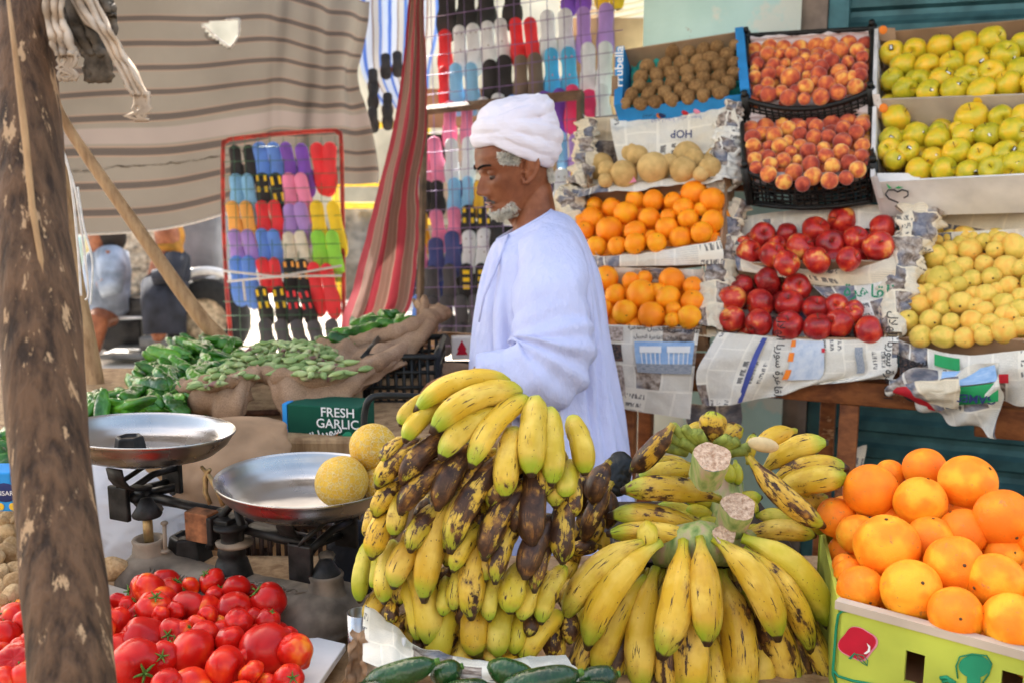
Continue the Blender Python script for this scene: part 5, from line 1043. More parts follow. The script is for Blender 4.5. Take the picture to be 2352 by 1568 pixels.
bun = empty('banana_bunch', bz, 'tall full stalk of ripe yellow bananas heavily blotched with brown in the centre foreground', 'bananas', 'banana bunches on the front table')
NB = len(MBN)
for i, (a, c, w, br, g) in enumerate(MBN):
    ua, va = ZD(*a); uc, vc = ZD(*c); lay = .055 * i / NB
    banana(bun, ZD, ext(a, c, .16), ext(c, a, .03), w * 1.10, sd1(ua, va) + .040 + lay * .6, sd1(uc, vc) - .012 + lay * .6, br, g, seed=i, near=.028, full=True)
for k in range(42):   # inner bananas, seen in the gaps
    u = rb.uniform(930, 1310); v = rb.uniform(985, 1440); x, y = (u / .91875 - 850) * 1.829, (v / .91875 - 850) * 1.829
    banana(bun, ZD, (x + rb.uniform(0, 60) * (1 if u < 1080 else -1), y), (x - 20 + rb.uniform(-30, 30), y + 190), rb.uniform(84, 104), sd1(u, v) + .095, sd1(u, v) + .055, rb.uniform(.6, 1.1), .2, seed=k)
mb = MB(); mb.tube([P(1090, 960, 1.56), P(1085, 1100, 1.56), P(1085, 1300, 1.55), P(1080, 1500, 1.54)], [.02, .03, .04, .03], 12); obj('stalk', mb, M['neck'], bun)
# front right bunch
def sd2(u, v): return 1.40 + .13 * ((u - 1590) / 330) ** 2 + .0 * v
FB = [((505,700),(130,1065),110,.55,.25,None),((565,720),(240,1195),122,.35,.1,None),((690,715),(590,1245),132,.45,.0,-.08),((780,700),(812,1180),132,.45,.0,.02),((865,700),(1148,1155),132,.35,.1,None),((1010,745),(1308,1215),106,.75,.15,None),((1005,690),(1392,1092),130,.2,.6,None),
      ((500,890),(290,1345),124,.35,.3,None),((722,860),(735,1470),150,.5,.05,.02),((882,870),(975,1470),142,.5,.1,None),((1010,950),(1200,1440),140,.6,.1,None),((560,850),(500,1420),130,.25,.15,None),((1180,1050),(1295,1350),90,.4,.1,None),
      ((620,950),(620,1480),110,1.0,0,.02),((830,1100),(860,1480),100,.4,.2,.02),((1080,1130),(1090,1480),120,.3,.2,None),((215,980),(225,1240),90,.4,.6,None),((125,1030),(128,1165),66,.7,.3,.02),((450,1060),(465,1340),90,.7,.1,.0),((400,1150),(370,1480),100,.2,.2,None),((1210,1290),(1220,1480),100,.2,.3,.0),((950,1250),(940,1500),100,.3,.1,.0),((520,600),(520,700),84,.2,.6,.05)]
fz = P(1590, 1560, 1.5); fz.z = .86
bun2 = empty('banana_bunch', fz, 'arching hand of long yellow bananas spread like a fan at the front edge', 'bananas', 'banana bunches on the front table')
for i, (a, c, w, br, g, bl) in enumerate(FB):
    ua, va = ZC(*a); uc, vc = ZC(*c); lay = .07 * i / len(FB)
    banana(bun2, ZC, ext(a, c, .06), ext(c, a, .03), w * 1.22, 1.50 + lay * .4 + (.02 if i > 6 else 0), sd2(uc, vc) + lay + (.03 if i > 6 else 0), br, g, bul=bl, seed=i + 3, near=.045)
for k in range(22):
    x = 200 + k * 56; banana(bun2, ZC, (780 + (x - 780) * .6, 820), (780 + (x - 780) * 1.12, 1430 + 50 * (k % 2)), 112, 1.56, 1.49 + .01 * (k % 3), .8, .25, seed=k, near=.02, bul=.05 * (1 if x > 780 else -1) * 0 + .06)
mb = MB(); mb.tube([P(*ZC(560, 720), 1.56), P(*ZC(780, 690), 1.53), P(*ZC(1010, 720), 1.56)], [.03, .035, .03], 12); obj('stalk', mb, M['stalk'], bun2)
# middle bunches with cut stalks
mz = P(1650, 1300, 1.75); mz.z = .86
bun3 = empty('banana_bunch', mz, 'greenish banana bunch with three sawn off stalks behind the fanned hand', 'bananas', 'banana bunches on the front table')
BB = [((850,480),(392,440),106,.6,.2,.14,1.60,1.56),((760,345),(468,385),92,.4,.3,.12,1.70,1.66),((720,310),(540,310),60,.6,.3,.1,1.74,1.72),((810,665),(328,560),96,.6,.1,.18,1.58,1.56),((800,700),(322,650),90,.5,.1,.12,1.55,1.54),((835,640),(560,515),70,.3,.8,.22,1.63,1.64),((850,610),(735,505),52,.2,.9,.2,1.64,1.66),((845,660),(620,545),60,.3,.9,.2,1.62,1.63),
      ((1060,560),(1230,590),80,.2,.9,.1,1.62,1.62),((1000,660),(1340,660),86,.5,.3,.18,1.58,1.6),((1080,620),(1400,640),70,.4,.4,.15,1.64,1.64),((1095,345),(1400,205),100,.4,.1,.22,1.70,1.66),((1140,400),(1500,335),106,.6,.1,.22,1.66,1.62),((1150,435),(1500,375),112,.35,.2,.10,1.62,1.60),((1200,470),(1400,470),84,.5,.2,-.2,1.66,1.66),
      ((835,190),(840,50),112,.8,.1,.0,1.64,1.62),((850,240),(985,140),84,.6,.2,.25,1.66,1.68),((720,170),(800,130),60,.4,.2,.2,1.70,1.72),((640,125),(440,345),92,1.0,0,-.10,1.58,1.62),
      ((860,520),(700,470),70,.2,.7,.1,1.66,1.64),((880,600),(760,600),60,.2,.9,.1,1.63,1.61),((900,520),(1080,470),66,.2,.8,.1,1.66,1.64),((990,620),(1130,700),80,.3,.6,.1,1.60,1.59),((860,690),(700,700),80,.2,.6,.1,1.58,1.57),((930,480),(1060,540),60,.2,.9,.1,1.63,1.62),((840,560),(700,540),60,.3,.8,.1,1.64,1.62),
      ((905,300),(930,400),50,.1,1.0,.0,1.64,1.62),((950,300),(965,410),50,.1,1.0,.0,1.65,1.63),((1010,300),(1040,160),50,.4,.5,.0,1.7,1.7)]
for i, (a, c, w, br, g, bl, d0, d1) in enumerate(BB): banana(bun3, ZC, ext(a, c, .05), c, w * 1.2, d0, d1, br, g, bul=bl, seed=i + 1, near=.02)
banana(bun3, ZC, (1015, 275), (1385, 615), 118, 1.545, 1.52, .85, .0, bul=-.12, seed=2, near=.03)
# peeled banana: bent skin and a patch of flesh
pb = banana(bun3, ZC, (1240, 148), (1055, 235), 92, 1.60, 1.56, .3, .1, bul=.18, seed=4)
mb = MB(); mb.ball(P(*ZC(1085, 215), 1.545), .020, 14, 8, (1.25, .5, .6), rot=Matrix.Rotation(.2, 3, 'Y')); obj('flesh', mb, M['flesh'], pb)
def cutneck(a, b, r0, r1, d0, d1, n=12, par=None, mat='stalk', name='cut_stem'):
    mb = MB(); A, B = P(*ZC(*a), d0), P(*ZC(*b), d1); mb.tube([lerp(A, B, t) for t in (0, .5, .95, 1)], [r0, lerp(r0, r1, .5), r1, r1 * .8], n); return obj(name, mb, M[mat], par)
for a, b in (((770, 225), (700, 130)), ((790, 215), (740, 150)), ((800, 215), (765, 150)), ((860, 215), (915, 180)), ((870, 225), (935, 190)), ((885, 235), (965, 195)), ((905, 250), (1010, 245)), ((760, 240), (680, 200)), ((725, 220), (640, 120)), ((710, 250), (600, 225)), ((700, 230), (620, 165)), ((690, 240), (560, 190)), ((900, 262), (1020, 225))):
    cutneck(a, b, .009, .0085, 1.60, 1.585, par=bun3, mat='neck', name='fruit_neck')
for c, top, bot, rx, d in (((838, 275), 275, 430, 108, 1.50), ((965, 515), 515, 640, 98, 1.50), ((895, 655), 655, 740, 66, 1.50)):
    A = P(*ZC(c[0], top), d); r = rx / 1.9438 * .91875 * d / F * .86; ax = Vector((.05, -.55, .83)).normalized(); Bt = P(*ZC(c[0] - 5, bot + 40), d + .05)
    ang = Matrix.Identity(3); path = [A - ax * x for x in (0, .004, .015, .03, .05)]
    sh = lambda a: 1 + .05 * math.cos(3 * a + c[0]) + .035 * math.cos(5 * a) + .02 * nz(a * 3, c[0])
    mb = MB(); mb.tube(path, [r * .97, r, r * .98, r * .93, r * .92], 40, False, shape=sh); st = obj('cut_stalk', mb, M['stalk'], bun3)
    rows = []
    for k in range(9):
        rr = r * .975 * k / 8; row = []
        q = ax.to_track_quat('Z', 'X')
        for j in range(40):
            a = 2 * math.pi * j / 40; t0 = ax * -1
            up = Vector((0, 0, 1)) if abs(ax.z) < .9 else Vector((1, 0, 0)); tt = -ax; x = (up - tt * up.dot(tt)).normalized(); y = tt.cross(x)
            row.append(A + (x * math.cos(a) + y * math.sin(a)) * rr * sh(a) + ax * (.001 + .0025 * nz(math.cos(a) * rr * 300, math.sin(a) * rr * 300)))
        rows.append(row)
    mb = MB(); mb.grid(rows, True); obj('cut_face', mb, M['cut'], st)
mb = MB(); mb.tube([P(*ZC(900, 400), 1.66), P(*ZC(900, 560), 1.64), P(*ZC(880, 740), 1.6)], [.03, .03, .03], 14); obj('stalk', mb, M['stalk'], bun3)
dz_ = P(1400, 1400, 1.62); dz_.z = .86
bun4 = empty('banana_bunch', dz_, 'small bunch of nearly black overripe bananas between the tall stalk and the cut stalks', 'bananas', 'banana bunches on the front table')
for i, (a, c, w, br, d) in enumerate((((335,300),(255,500),110,1.25,1.56),((350,400),(215,690),92,1.1,1.57),((320,560),(250,700),70,.7,1.60),((290,710),(150,735),80,1.0,1.58),((250,480),(220,640),90,1.0,1.60),((180,780),(110,900),80,.5,1.58),((290,640),(300,720),80,.3,1.62),((180,850),(110,1010),80,.9,1.56),((235,330),(170,560),104,1.1,1.60),((240,540),(180,760),100,.9,1.61),((320,420),(330,620),90,1.0,1.62),((200,650),(150,820),90,.7,1.60))):
    banana(bun4, ZC, a, c, w, d + .02, d, br, .1, seed=i, bul=.12)
# ------------------------------------------------------------------ front table and what stands on it
TZ = .80
ft = empty('front_table', Vector((.1, 1.5, 0)), 'low wooden market table under the tomatoes, scale and bananas', 'table')
mb = MB(); mb.box((.1, 1.34, TZ - .02), (2.7, 1.02, .04)); obj('table_top', mb, M['pole'], ft, mods=(('BEV', .005),))
for x in (-1.2, 1.4):
    for y in (.88, 1.8): mb = MB(); mb.box((x, y, (TZ - .04) / 2), (.06, .06, TZ - .04)); obj('leg', mb, M['pole'], ft)
# tomatoes
def heap(kind, pts, zf, z, label, group, cat, s, rnd, zv=.012, k=1.06, fillz=.03, ks=None):
    for x, y, r in pts:
        u, v = zf(x, y); p = PZ(u, v, z); d = dep(p); rr = r / s * .91875 * d / F * k * (1.1 if kind == 'tomato' else 1); p.z += rnd.uniform(-zv, zv)
        up = Vector((rnd.gauss(0, .8), rnd.gauss(-.55, .8), rnd.gauss(.35, .8)))
        o = put(kind, p, rr, label, group, cat, rnd, up, subs=False)
        if kind == 'tomato' and rnd.random() < .45:
            c = bpy.data.objects.new('calyx', TCAL); COL.objects.link(c); c.parent = o
TM = [(975,950,88),(1020,990,80),(850,1015,86),(890,1045,80),(970,1075,78),(1120,1120,106),(1225,1110,82),(1265,985,70),(1290,1040,54),(1140,1010,48),(1350,1000,45),(1415,1040,72),(1485,1010,48),(1600,1085,96),(1510,1140,58),(1400,1115,94),(760,1110,52),(820,1130,70),(920,1145,92),(700,1105,48),(650,1110,42),(690,1195,76),(690,1330,86),(845,1290,136),(1030,1285,82),(1170,1240,62),(1220,1290,80),(1320,1260,58),(1425,1245,70),(1375,1345,74),(1590,1365,146),(1760,1410,90),(1600,1215,62),(1525,1240,54),(1300,1185,52),(1140,1390,126),(970,1450,84),(810,1480,142),(1340,1500,112),(1140,1560,116),(1500,1530,68),(1590,1530,58),(1720,1530,80),(1280,1400,50),(1720,1290,52),(1700,1350,60),(960,1200,50),(1100,1280,50),(1480,1420,60),(1050,1180,50),(1240,1200,55),(600,1300,80),(600,1180,70),(620,1450,90),(1000,1600,90),(1420,1620,90)]
heap('tomato', TM, ZE, .885, 'ripe red tomato in the heap right of the big post', 'tomatoes heaped in front of the scale', 'tomato', 2.386, rn)
heap('tomato', [(x + rn.uniform(-30, 30), y + rn.uniform(-20, 20), 75) for x in range(640, 1750, 130) for y in range(1060, 1640, 110) if y > 1060 + max(0, 900 - x) * .4], ZE, .845, 'ripe red tomato in the heap right of the big post', 'tomatoes heaped in front of the scale', 'tomato', 2.386, rn)
heap('tomato', [(100,1105,72),(60,1210,86),(150,1240,62),(20,1300,82),(110,1400,92),(110,1490,122),(30,1180,52),(160,1560,92),(0,1440,66),(-60,1300,80),(-60,1500,90),(200,1330,80),(230,1450,90),(200,1180,60),(20,1580,90)], ZE, .885, 'ripe red tomato in the heap left of the big post', 'tomatoes left of the big post', 'tomato', 2.386, rn)
heap('tomato', [(x, y, 80) for x in range(-100, 260, 110) for y in range(1160, 1640, 120)], ZE, .845, 'ripe red tomato in the heap left of the big post', 'tomatoes left of the big post', 'tomato', 2.386, rn)
heap('potato', [(60,650,48),(20,640,34),(40,700,54),(70,745,58),(30,790,78),(100,870,62),(10,900,46),(80,965,66),(0,1000,46),(60,1045,62),(125,790,44),(10,1110,34),(110,700,36),(-30,720,60),(-40,850,70),(-30,960,60),(150,930,50),(150,1030,50),(130,640,40),(90,600,36),(40,590,36),(0,560,34),(-20,620,40)], ZE, .885, 'earthy brown potato in the pile left of the big post', 'potatoes left of the big post', 'potato', 2.386, rn)
heap('potato', [(x, y, 60) for x in range(-60, 220, 75) for y in range(640, 1080, 80)], ZE, .85, 'earthy brown potato in the pile left of the big post', 'potatoes left of the big post', 'potato', 2.386, rn)
put('potato', PZ(*ZE(670, 885), .865), .024, 'single brown potato right of the post beside the scale base', None, 'potato', rn, Vector((1, 0, .2)))
put('potato', PZ(*ZE(615, 905), .855), .02, 'half hidden small potato against the right side of the post', None, 'potato', rn, Vector((1, .4, .2)))
# cardboard sheet, cartons and trays below
mb = MB(); cz = .832
q = [PZ(*ZE(x, y), cz) for x, y in ((1500, 1200), (2065, 1330), (1900, 1568), (1500, 1600))]; mb.slab(*q, Vector((0, 0, -.012))); obj('cardboard_sheet', mb, M['card_white'], smooth=False, label='layered pale cardboard sheet lying right of the tomatoes', cat='cardboard', mods=(('BEV', .002),))
mb = MB(); q = [PZ(*ZE(x, y), .845) for x, y in ((600, 960), (900, 1050), (700, 1150), (560, 1100))]; mb.slab(*q, Vector((0, 0, -.012))); obj('cardboard_sheet', mb, M['card_pale'], smooth=False, label='pale cardboard edge between the post and the scale base', cat='cardboard', mods=(('BEV', .002),))
def carton(name, u0, u1, vt, vb, d, dp, mat, label, cat, rot=0, **k):
    a = P(u0, vt, d); b = P(u1, vb, d); e = MB(); e.box((0, 0, 0), (b.x - a.x, dp, a.z - b.z)); o = obj(name, e, mat, smooth=False, label=label, cat=cat, mods=(('BEV', .003),))
    o.location = ((a.x + b.x) / 2, a.y + dp / 2, (a.z + b.z) / 2); o.rotation_euler = (0, 0, rot); return o
cb = carton('carton', 838, 925, 1500, 1700, 1.36, .05, M['card_white'], 'white printed carton under the tall banana stalk', 'carton')
carton('carton', 1290, 1850, 1650, 1800, 1.42, .35, M['card'], 'brown carton hidden beneath the fanned bananas', 'carton')
carton('carton', 1420, 1850, 1290, 1500, 1.62, .3, M['black_plastic'], 'black crate beneath the bananas with cut stalks', 'crate')
def psheet(name, net, mat, label, cat, nu=40, nv=30, amp=.01, fr=12, seed=0, uvs=(1, 1), mods=(), fold=None):
    return obj(name, sheet([[P(*q) for q in r] for r in net], nu, nv, amp=amp, fr=fr, seed=seed, fold=fold, uvf=lambda a, b: (a * uvs[0], -b * uvs[1])), mat, label=label, cat=cat, mods=mods)
psheet('newspaper', [[(835, 1400, 1.46), (900, 1430, 1.44), (960, 1480, 1.42), (1100, 1510, 1.41), (1300, 1510, 1.42)], [(832, 1465, 1.37), (900, 1480, 1.35), (960, 1510, 1.34), (1100, 1530, 1.32), (1330, 1540, 1.33)], [(835, 1520, 1.33), (900, 1530, 1.31), (960, 1545, 1.31), (1100, 1560, 1.30), (1340, 1580, 1.31)]], N3, 'crumpled newspaper spread beneath the tall banana stalk', 'newspaper', 60, 30, uvs=(1, .4))
psheet('kraft_paper', [[(812, 1440, 1.37), (822, 1452, 1.37), (838, 1446, 1.37)], [(800, 1505, 1.35), (824, 1520, 1.36), (842, 1500, 1.35)], [(782, 1590, 1.33), (812, 1600, 1.34), (836, 1590, 1.33)]], M['kraft'], 'torn strip of brown kraft paper beside the white carton', 'paper', 30, 40, amp=.012, fr=40)
mb = MB(); c = P(826, 1405, 1.47); mb.lathe([(.018, -.10), (.019, 0), (.017, 0), (.016, -.09), (0, -.09)], 32, c); obj('metal_tin', mb, M['alu'], label='small open metal tin left of the tall banana stalk', cat='tin')
# courgettes along the bottom edge
mbc = MB(); mbc.tube([Vector((x, .10 * (x * x - .25) * 1.2, 0)) for x in np.linspace(-.5, .5, 14)], [.03, .07, .10, .118, .125, .128, .13, .13, .128, .124, .115, .10, .07, .03], 18, shape=lambda a: 1 + .02 * math.cos(6 * a)); CUK = mbc.mesh('courgette', M['cuke'])
mbc = MB(); mbc.tube([Vector((.47, .0, 0)), Vector((.56, .01, 0))], [.038, .034], 6); CST = mbc.mesh('stem', M['stem_green'])
for i, (u0, v0, u1, v1, w, d) in enumerate(((835,1568,1000,1520,62,1.28),(990,1555,1060,1530,60,1.30),(1120,1525,1230,1560,64,1.29),(1150,1580,1330,1545,70,1.26),(1330,1560,1420,1548,60,1.29),(800,1600,900,1575,60,1.27),(1010,1595,1130,1580,66,1.27),(1260,1600,1420,1590,70,1.26))):
    A, B = P(u0, v0, d), P(u1, v1, d); o = bpy.data.objects.new('courgette', CUK); COL.objects.link(o); o.location = (A + B) / 2; L = (B - A).length; r = w * d / F / .26
    o.scale = (L, r, r); o.rotation_euler = (B - A).to_track_quat('X', 'Z').to_euler(); tag(o, 'shiny dark green courgette lying along the bottom edge below the bananas', 'courgette', 'courgettes at the bottom edge')
    k = bpy.data.objects.new('stem', CST); COL.objects.link(k); k.parent = o
# ------------------------------------------------------------------ orange crate at right
zt = .946
FLc = PZ(*ZC(1452, 985), zt); FRc = PZ(2400, 1512, zt); BLc = PZ(1893, 1246, zt); ed = (FRc - FLc).normalized(); FRc = FLc + ed * .44; bk = (BLc - FLc).normalized(); BLc = FLc + bk * .30; BRc = FRc + bk * .30
hc = .17; nf = ed.cross(EZ).normalized()
if nf.y > 0: nf = -nf
cr = empty('orange_crate', (FLc + BRc) / 2 - EZ * hc, 'lime green printed fruit box with red apple and green pear pictures full of large oranges', 'box')
def fpt(u, v, off=0): return hit(u, v, FLc + nf * off, nf)
mb = MB(); th = .006; mb.slab(FLc, FRc, FRc - EZ * .02, FLc - EZ * .02, -nf * th)
def hole_strip(mb):   # front panel with two rounded hand holes, split in columns
    xs = [0]; L = (FRc - FLc).length; hs = []
    for hx in (1820, 2300): c = (fpt(*ZC(hx, 1290)) - FLc).dot(ed); hs.append(c)
    z1, z2 = .045, .045
    cur = 0
    for c in hs:
        w_ = .0125; mb.slab(FLc + ed * cur - EZ * .02, FLc + ed * (c - w_) - EZ * .02, FLc + ed * (c - w_) - EZ * hc, FLc + ed * cur - EZ * hc, -nf * th)
        zc = -(fpt(*ZC(1820, 1225)) - FLc).z if c == hs[0] else -(fpt(*ZC(2300, 1325)) - FLc).z; zb_ = zc + .045
        mb.slab(FLc + ed * (c - w_) - EZ * .02, FLc + ed * (c + w_) - EZ * .02, FLc + ed * (c + w_) - EZ * zc, FLc + ed * (c - w_) - EZ * zc, -nf * th)
        mb.slab(FLc + ed * (c - w_) - EZ * zb_, FLc + ed * (c + w_) - EZ * zb_, FLc + ed * (c + w_) - EZ * hc, FLc + ed * (c - w_) - EZ * hc, -nf * th)
        cur = c + w_
    mb.slab(FLc + ed * cur - EZ * .02, FRc - EZ * .02, FRc - EZ * hc, FLc + ed * cur - EZ * hc, -nf * th)
hole_strip(mb); fp = obj('front_panel', mb, M['card_lime'], cr, smooth=False)
mb = MB(); mb.slab(FLc + EZ * .004 - ed * .004 + nf * .004, FRc + EZ * .004 + nf * .004, FRc - EZ * .008 + nf * .004, FLc - EZ * .008 + nf * .004 - ed * .004, -nf * .016); obj('rim', mb, M['card_pale'], cr, smooth=False)
for q in ((FLc - ed * .001, BLc, ed * .006), (BLc, BRc, nf * .006), (FRc, BRc, -ed * .006)): mb = MB(); mb.slab(q[0], q[1], q[1] - EZ * hc, q[0] - EZ * hc, q[2]); obj('side_panel', mb, M['card_lime'], cr, smooth=False)
mb = MB(); mb.slab(FLc - EZ * .12, FRc - EZ * .12, BRc - EZ * .12, BLc - EZ * .12, -EZ * .006); obj('bottom', mb, M['card'], cr, smooth=False)
def printed(pts, mat, off, name, solid=.0006):
    mb = MB(); vs = [fpt(*ZC(*p), off) for p in pts]; mb.add(vs, [list(range(len(vs)))]); return obj(name, mb, mat, fp, smooth=False)
def ell(cx, cy, rx, ry, n=28, f=None): return [(cx + rx * math.cos(a) * (f(a) if f else 1), cy + ry * math.sin(a) * (f(a) if f else 1)) for a in [2 * math.pi * k / n for k in range(n)]]
M['ink_darkred'] = plain('crimson_ink', (.50, .008, .03), .6, .1)
fa = lambda a: 1 + .10 * math.cos(4 * a + .6) - .10 * math.exp(-((a - 4.7) / .35) ** 2) - .12 * math.exp(-((a - 1.7) / .3) ** 2)
printed(ell(1545, 1182, 90, 84, 36, fa), M['ink_pink'], .0012, 'printed_apple_edge'); printed(ell(1541, 1180, 84, 79, 36, fa), M['ink_darkred'], .002, 'printed_apple')
printed([(1588, 1178), (1606, 1195), (1604, 1220), (1585, 1232), (1572, 1230), (1592, 1215), (1596, 1200)], M['ink_white'], .0028, 'printed_highlight')
printed([(1527, 1225), (1534, 1228), (1512, 1258), (1497, 1255)], M['ink_teal'], .0028, 'printed_stem')
mb = MB(); mb.tube([fpt(*ZC(*p), .002) for p in ((1532, 1232), (1570, 1238), (1592, 1262), (1590, 1290), (1565, 1275), (1545, 1255), (1532, 1232), (1565, 1258), (1588, 1285))], .0007, 4); obj('printed_leaf', mb, M['ink_teal'], fp)
printed(ell(2112, 1292, 78, 56), M['ink_teal'], .002, 'printed_pear'); printed(ell(2108, 1358, 34, 46), M['ink_teal'], .0024, 'printed_pear')
mb = MB(); mb.tube([fpt(*ZC(*p), .002) for p in ((2030, 1350), (2022, 1290), (2040, 1245), (2100, 1232), (2170, 1240), (2195, 1280), (2180, 1330), (2150, 1374))], .0011, 4)
for b0 in ((1945, 1350), (1955, 1365)): mb.tube([fpt(*ZC(*p), .002) for p in (b0, (b0[0] + 30, b0[1] - 5), (b0[0] + 75, b0[1] + 25))], .003, 4)
obj('printed_outline', mb, M['ink_teal'], fp)
mb = MB(); bl = [(1440, 1374), (1424, 1330), (1424, 1310), (1440, 1100), (1450, 1040), (1470, 1022), (1500, 1022), (1800, 1100), (2352, 1240)]; mb.tube([fpt(*ZC(*p), .0012) for p in bl], .0022, 4)
mb.tube([fpt(*ZC(*p), .0012) for p in ((1424, 1310), (1450, 1340), (1520, 1362), (1700, 1395), (2000, 1470))], .0022, 4); obj('printed_border', mb, M['ink_teal'], fp)
OB = [(1605,437,130),(1700,360,72),(1870,335,106),(2080,400,138),(1850,495,127),(1440,570,98),(1540,650,98),(1685,712,157),(1700,570,72),(1895,680,120),(2060,640,118),(2060,540,92),(2250,575,142),(2400,670,100),(1477,800,56),(1510,845,78),(1560,920,116),(1805,925,149),(2015,805,146),(2215,880,136),(2260,750,96),(2020,1040,132),(2290,1080,142),(2420,860,90),(2440,1000,120),(2440,540,100),(1640,820,80),(1760,600,70)]
p0, p1, p2 = P(1950, 1400, 1.40), P(2350, 1480, 1.29), P(2100, 1020, 1.70); pn = (p1 - p0).cross(p2 - p0).normalized()
if pn.z < 0: pn = -pn
for i, (x, y, r) in enumerate(OB):
    u, v = ZC(x, y); off = {110: .0}.get(r, 0) + (.02 if r > 125 else -.02 if r < 100 else 0); p = hit(u, v, p0 + pn * off, pn); d = dep(p); rr = r / 1.9438 * .91875 * d / F
    put('orange_big', p, rr, 'large orange in the lime green box at the right', 'large oranges in the lime green box', 'orange', rn, Vector((rn.gauss(0, .7), rn.gauss(-.6, .6), rn.gauss(.5, .6))))
for i in range(6):
    for j in range(4):
        a = (i + .5) / 6; b = (j + .5) / 4; p = lerp(lerp(FLc, FRc, a), lerp(BLc, BRc, a), b); p = p + EZ * (-.03 + b * .07 + rn.uniform(-.01, .01)); q = hit(*proj(p), p0 - pn * .075, pn)
        put('orange_big', q if 0 < dep(q) < 3 else p, .037, 'large orange in the lime green box at the right', 'large oranges in the lime green box', 'orange', rn)
# ------------------------------------------------------------------ balance scale
def DS(x): return 1.75 - .15 * (x - 890) / 1055
def Q(x, y, dd=0): return P(*ZE(x, y), DS(x) + dd)
sc = empty('balance_scale', Vector((Q(1400, 1100).x, Q(1400, 1100).y, TZ)), 'old cast iron balance scale with two aluminium pans', 'scale')
axd = (Q(1945, 960) - Q(890, 740)); axd.z = 0; axd.normalize(); gd = EZ.cross(axd); gd = -gd if gd.y > 0 else gd     # gd: toward camera
cl = Q(890, 760); cr_ = Q(1945, 960); cl.z = cr_.z = .835; L_ = (cr_ - cl).length
mb = MB(); rows = []
for i in range(60):
    t = -.16 + 1.34 * i / 59; c = cl + axd * L_ * t; e = min(1, max(.0, math.sqrt(max(0, 1 - (max(0, -t) / .16) ** 2)) if t < 0 else (math.sqrt(max(0, 1 - ((t - 1) / .18) ** 2)) if t > 1 else 1)))
    wd = (.050 + .018 * math.exp(-((t) / .16) ** 2) + .026 * math.exp(-((t - 1) / .18) ** 2) + .008 * math.exp(-((t - .46) / .08) ** 2)) * max(e, .05); hh_ = (.036 + .014 * math.exp(-(t / .14) ** 2) + .014 * math.exp(-((t - 1) / .16) ** 2)) * max(e, .1)
    row = []
    for k in range(32):
        a = 2 * math.pi * k / 32; x, z = math.cos(a), math.sin(a); z = z if z > 0 else z * .9
        x = abs(x) ** .8 * (1 if x > 0 else -1); p = c + gd * wd * x * (1.25 if z < -.2 else 1) + EZ * (hh_ * z + .0); p += (gd * x + EZ * z) * .0015 * fbm(p.x * 60, p.y * 60, p.z * 60)
        row.append(p)
    rows.append(row)
mb.grid(rows, True); obj('base', mb, M['iron_dusty'], sc)
mb = MB()
for k in range(16):       # cast scrollwork and lettering relief along the body
    t = .10 + k * .022; c = cl + axd * L_ * t + gd * .044 + EZ * .030; mb.tube([c + axd * .003 * math.sin(s * 6 + k) + EZ * (.009 * s) - gd * .006 * s for s in (-1, -.3, .3, 1)], [.0012, .002, .0018, .001], 5)
for k in range(10):
    t = .52 + k * .045; c = cl + axd * L_ * t + gd * .030 + EZ * .047; mb.tube([c + axd * .008 * math.cos(a + k) + gd * .006 * math.sin(a * 1.5) for a in np.linspace(0, 4, 7)], .0014, 5)
obj('relief', mb, M['iron_dusty'], sc)
for (x, y, zt_) in ((890, 745, .895), (1945, 965, .895)):
    c = cl.copy() if x == 890 else cr_.copy(); c.z = .85
    mb = MB(); mb.lathe([(.052, 0), (.042, .015), (.030, .030), (.027, .048), (.029, .055), (.027, .058), (.020, .056), (.017, .040), (0, .036)], 32, c); obj('socket', mb, M['iron_dusty'], sc)
def bx_(c, e, mat, name, rot=None): 
    mb = MB(); mb.box(c, e, RS if rot is None else rot); return obj(name, mb, mat, sc, smooth=False, mods=(('BEV', .0025),))
RS = Matrix((axd, -gd, EZ)).transposed()
cm = Q(1385, 830); mb = MB(); mb.lathe([(.034, -.03), (.026, 0), (.022, .006), (.024, .012), (.021, .028), (.017, .034), (.017, .05), (.028, .056), (.028, .062), (0, .062)], 32, cm + EZ * .0); obj('column', mb, M['iron'], sc)
mb = MB(); c = cl + EZ * .055; mb.tube([c, c + EZ * .062], .0085, 12); obj('rod', mb, M['brass'], sc)
mb = MB(); mb.lathe([(0, .03), (.010, .028), (.018, .012), (.026, 0), (.024, -.004), (.0, -.006)], 24, c + EZ * .062); obj('flange', mb, M['iron'], sc)
c = cr_ + EZ * .055; mb = MB(); mb.lathe([(0, .03), (.010, .028), (.020, .012), (.028, 0), (.026, -.006), (.0, -.008)], 24, c + EZ * .012); obj('flange', mb, M['iron'], sc)
mb = MB(); p = Q(985, 780); mb.tube([p, Q(980, 620)], .0038, 8); mb.ball(Q(980, 612), .0068, 10, 6, (1, 1, .6)); mb.ball(p, .008, 10, 6, (1, 1, .5)); obj('pin', mb, M['iron_dusty'], sc)
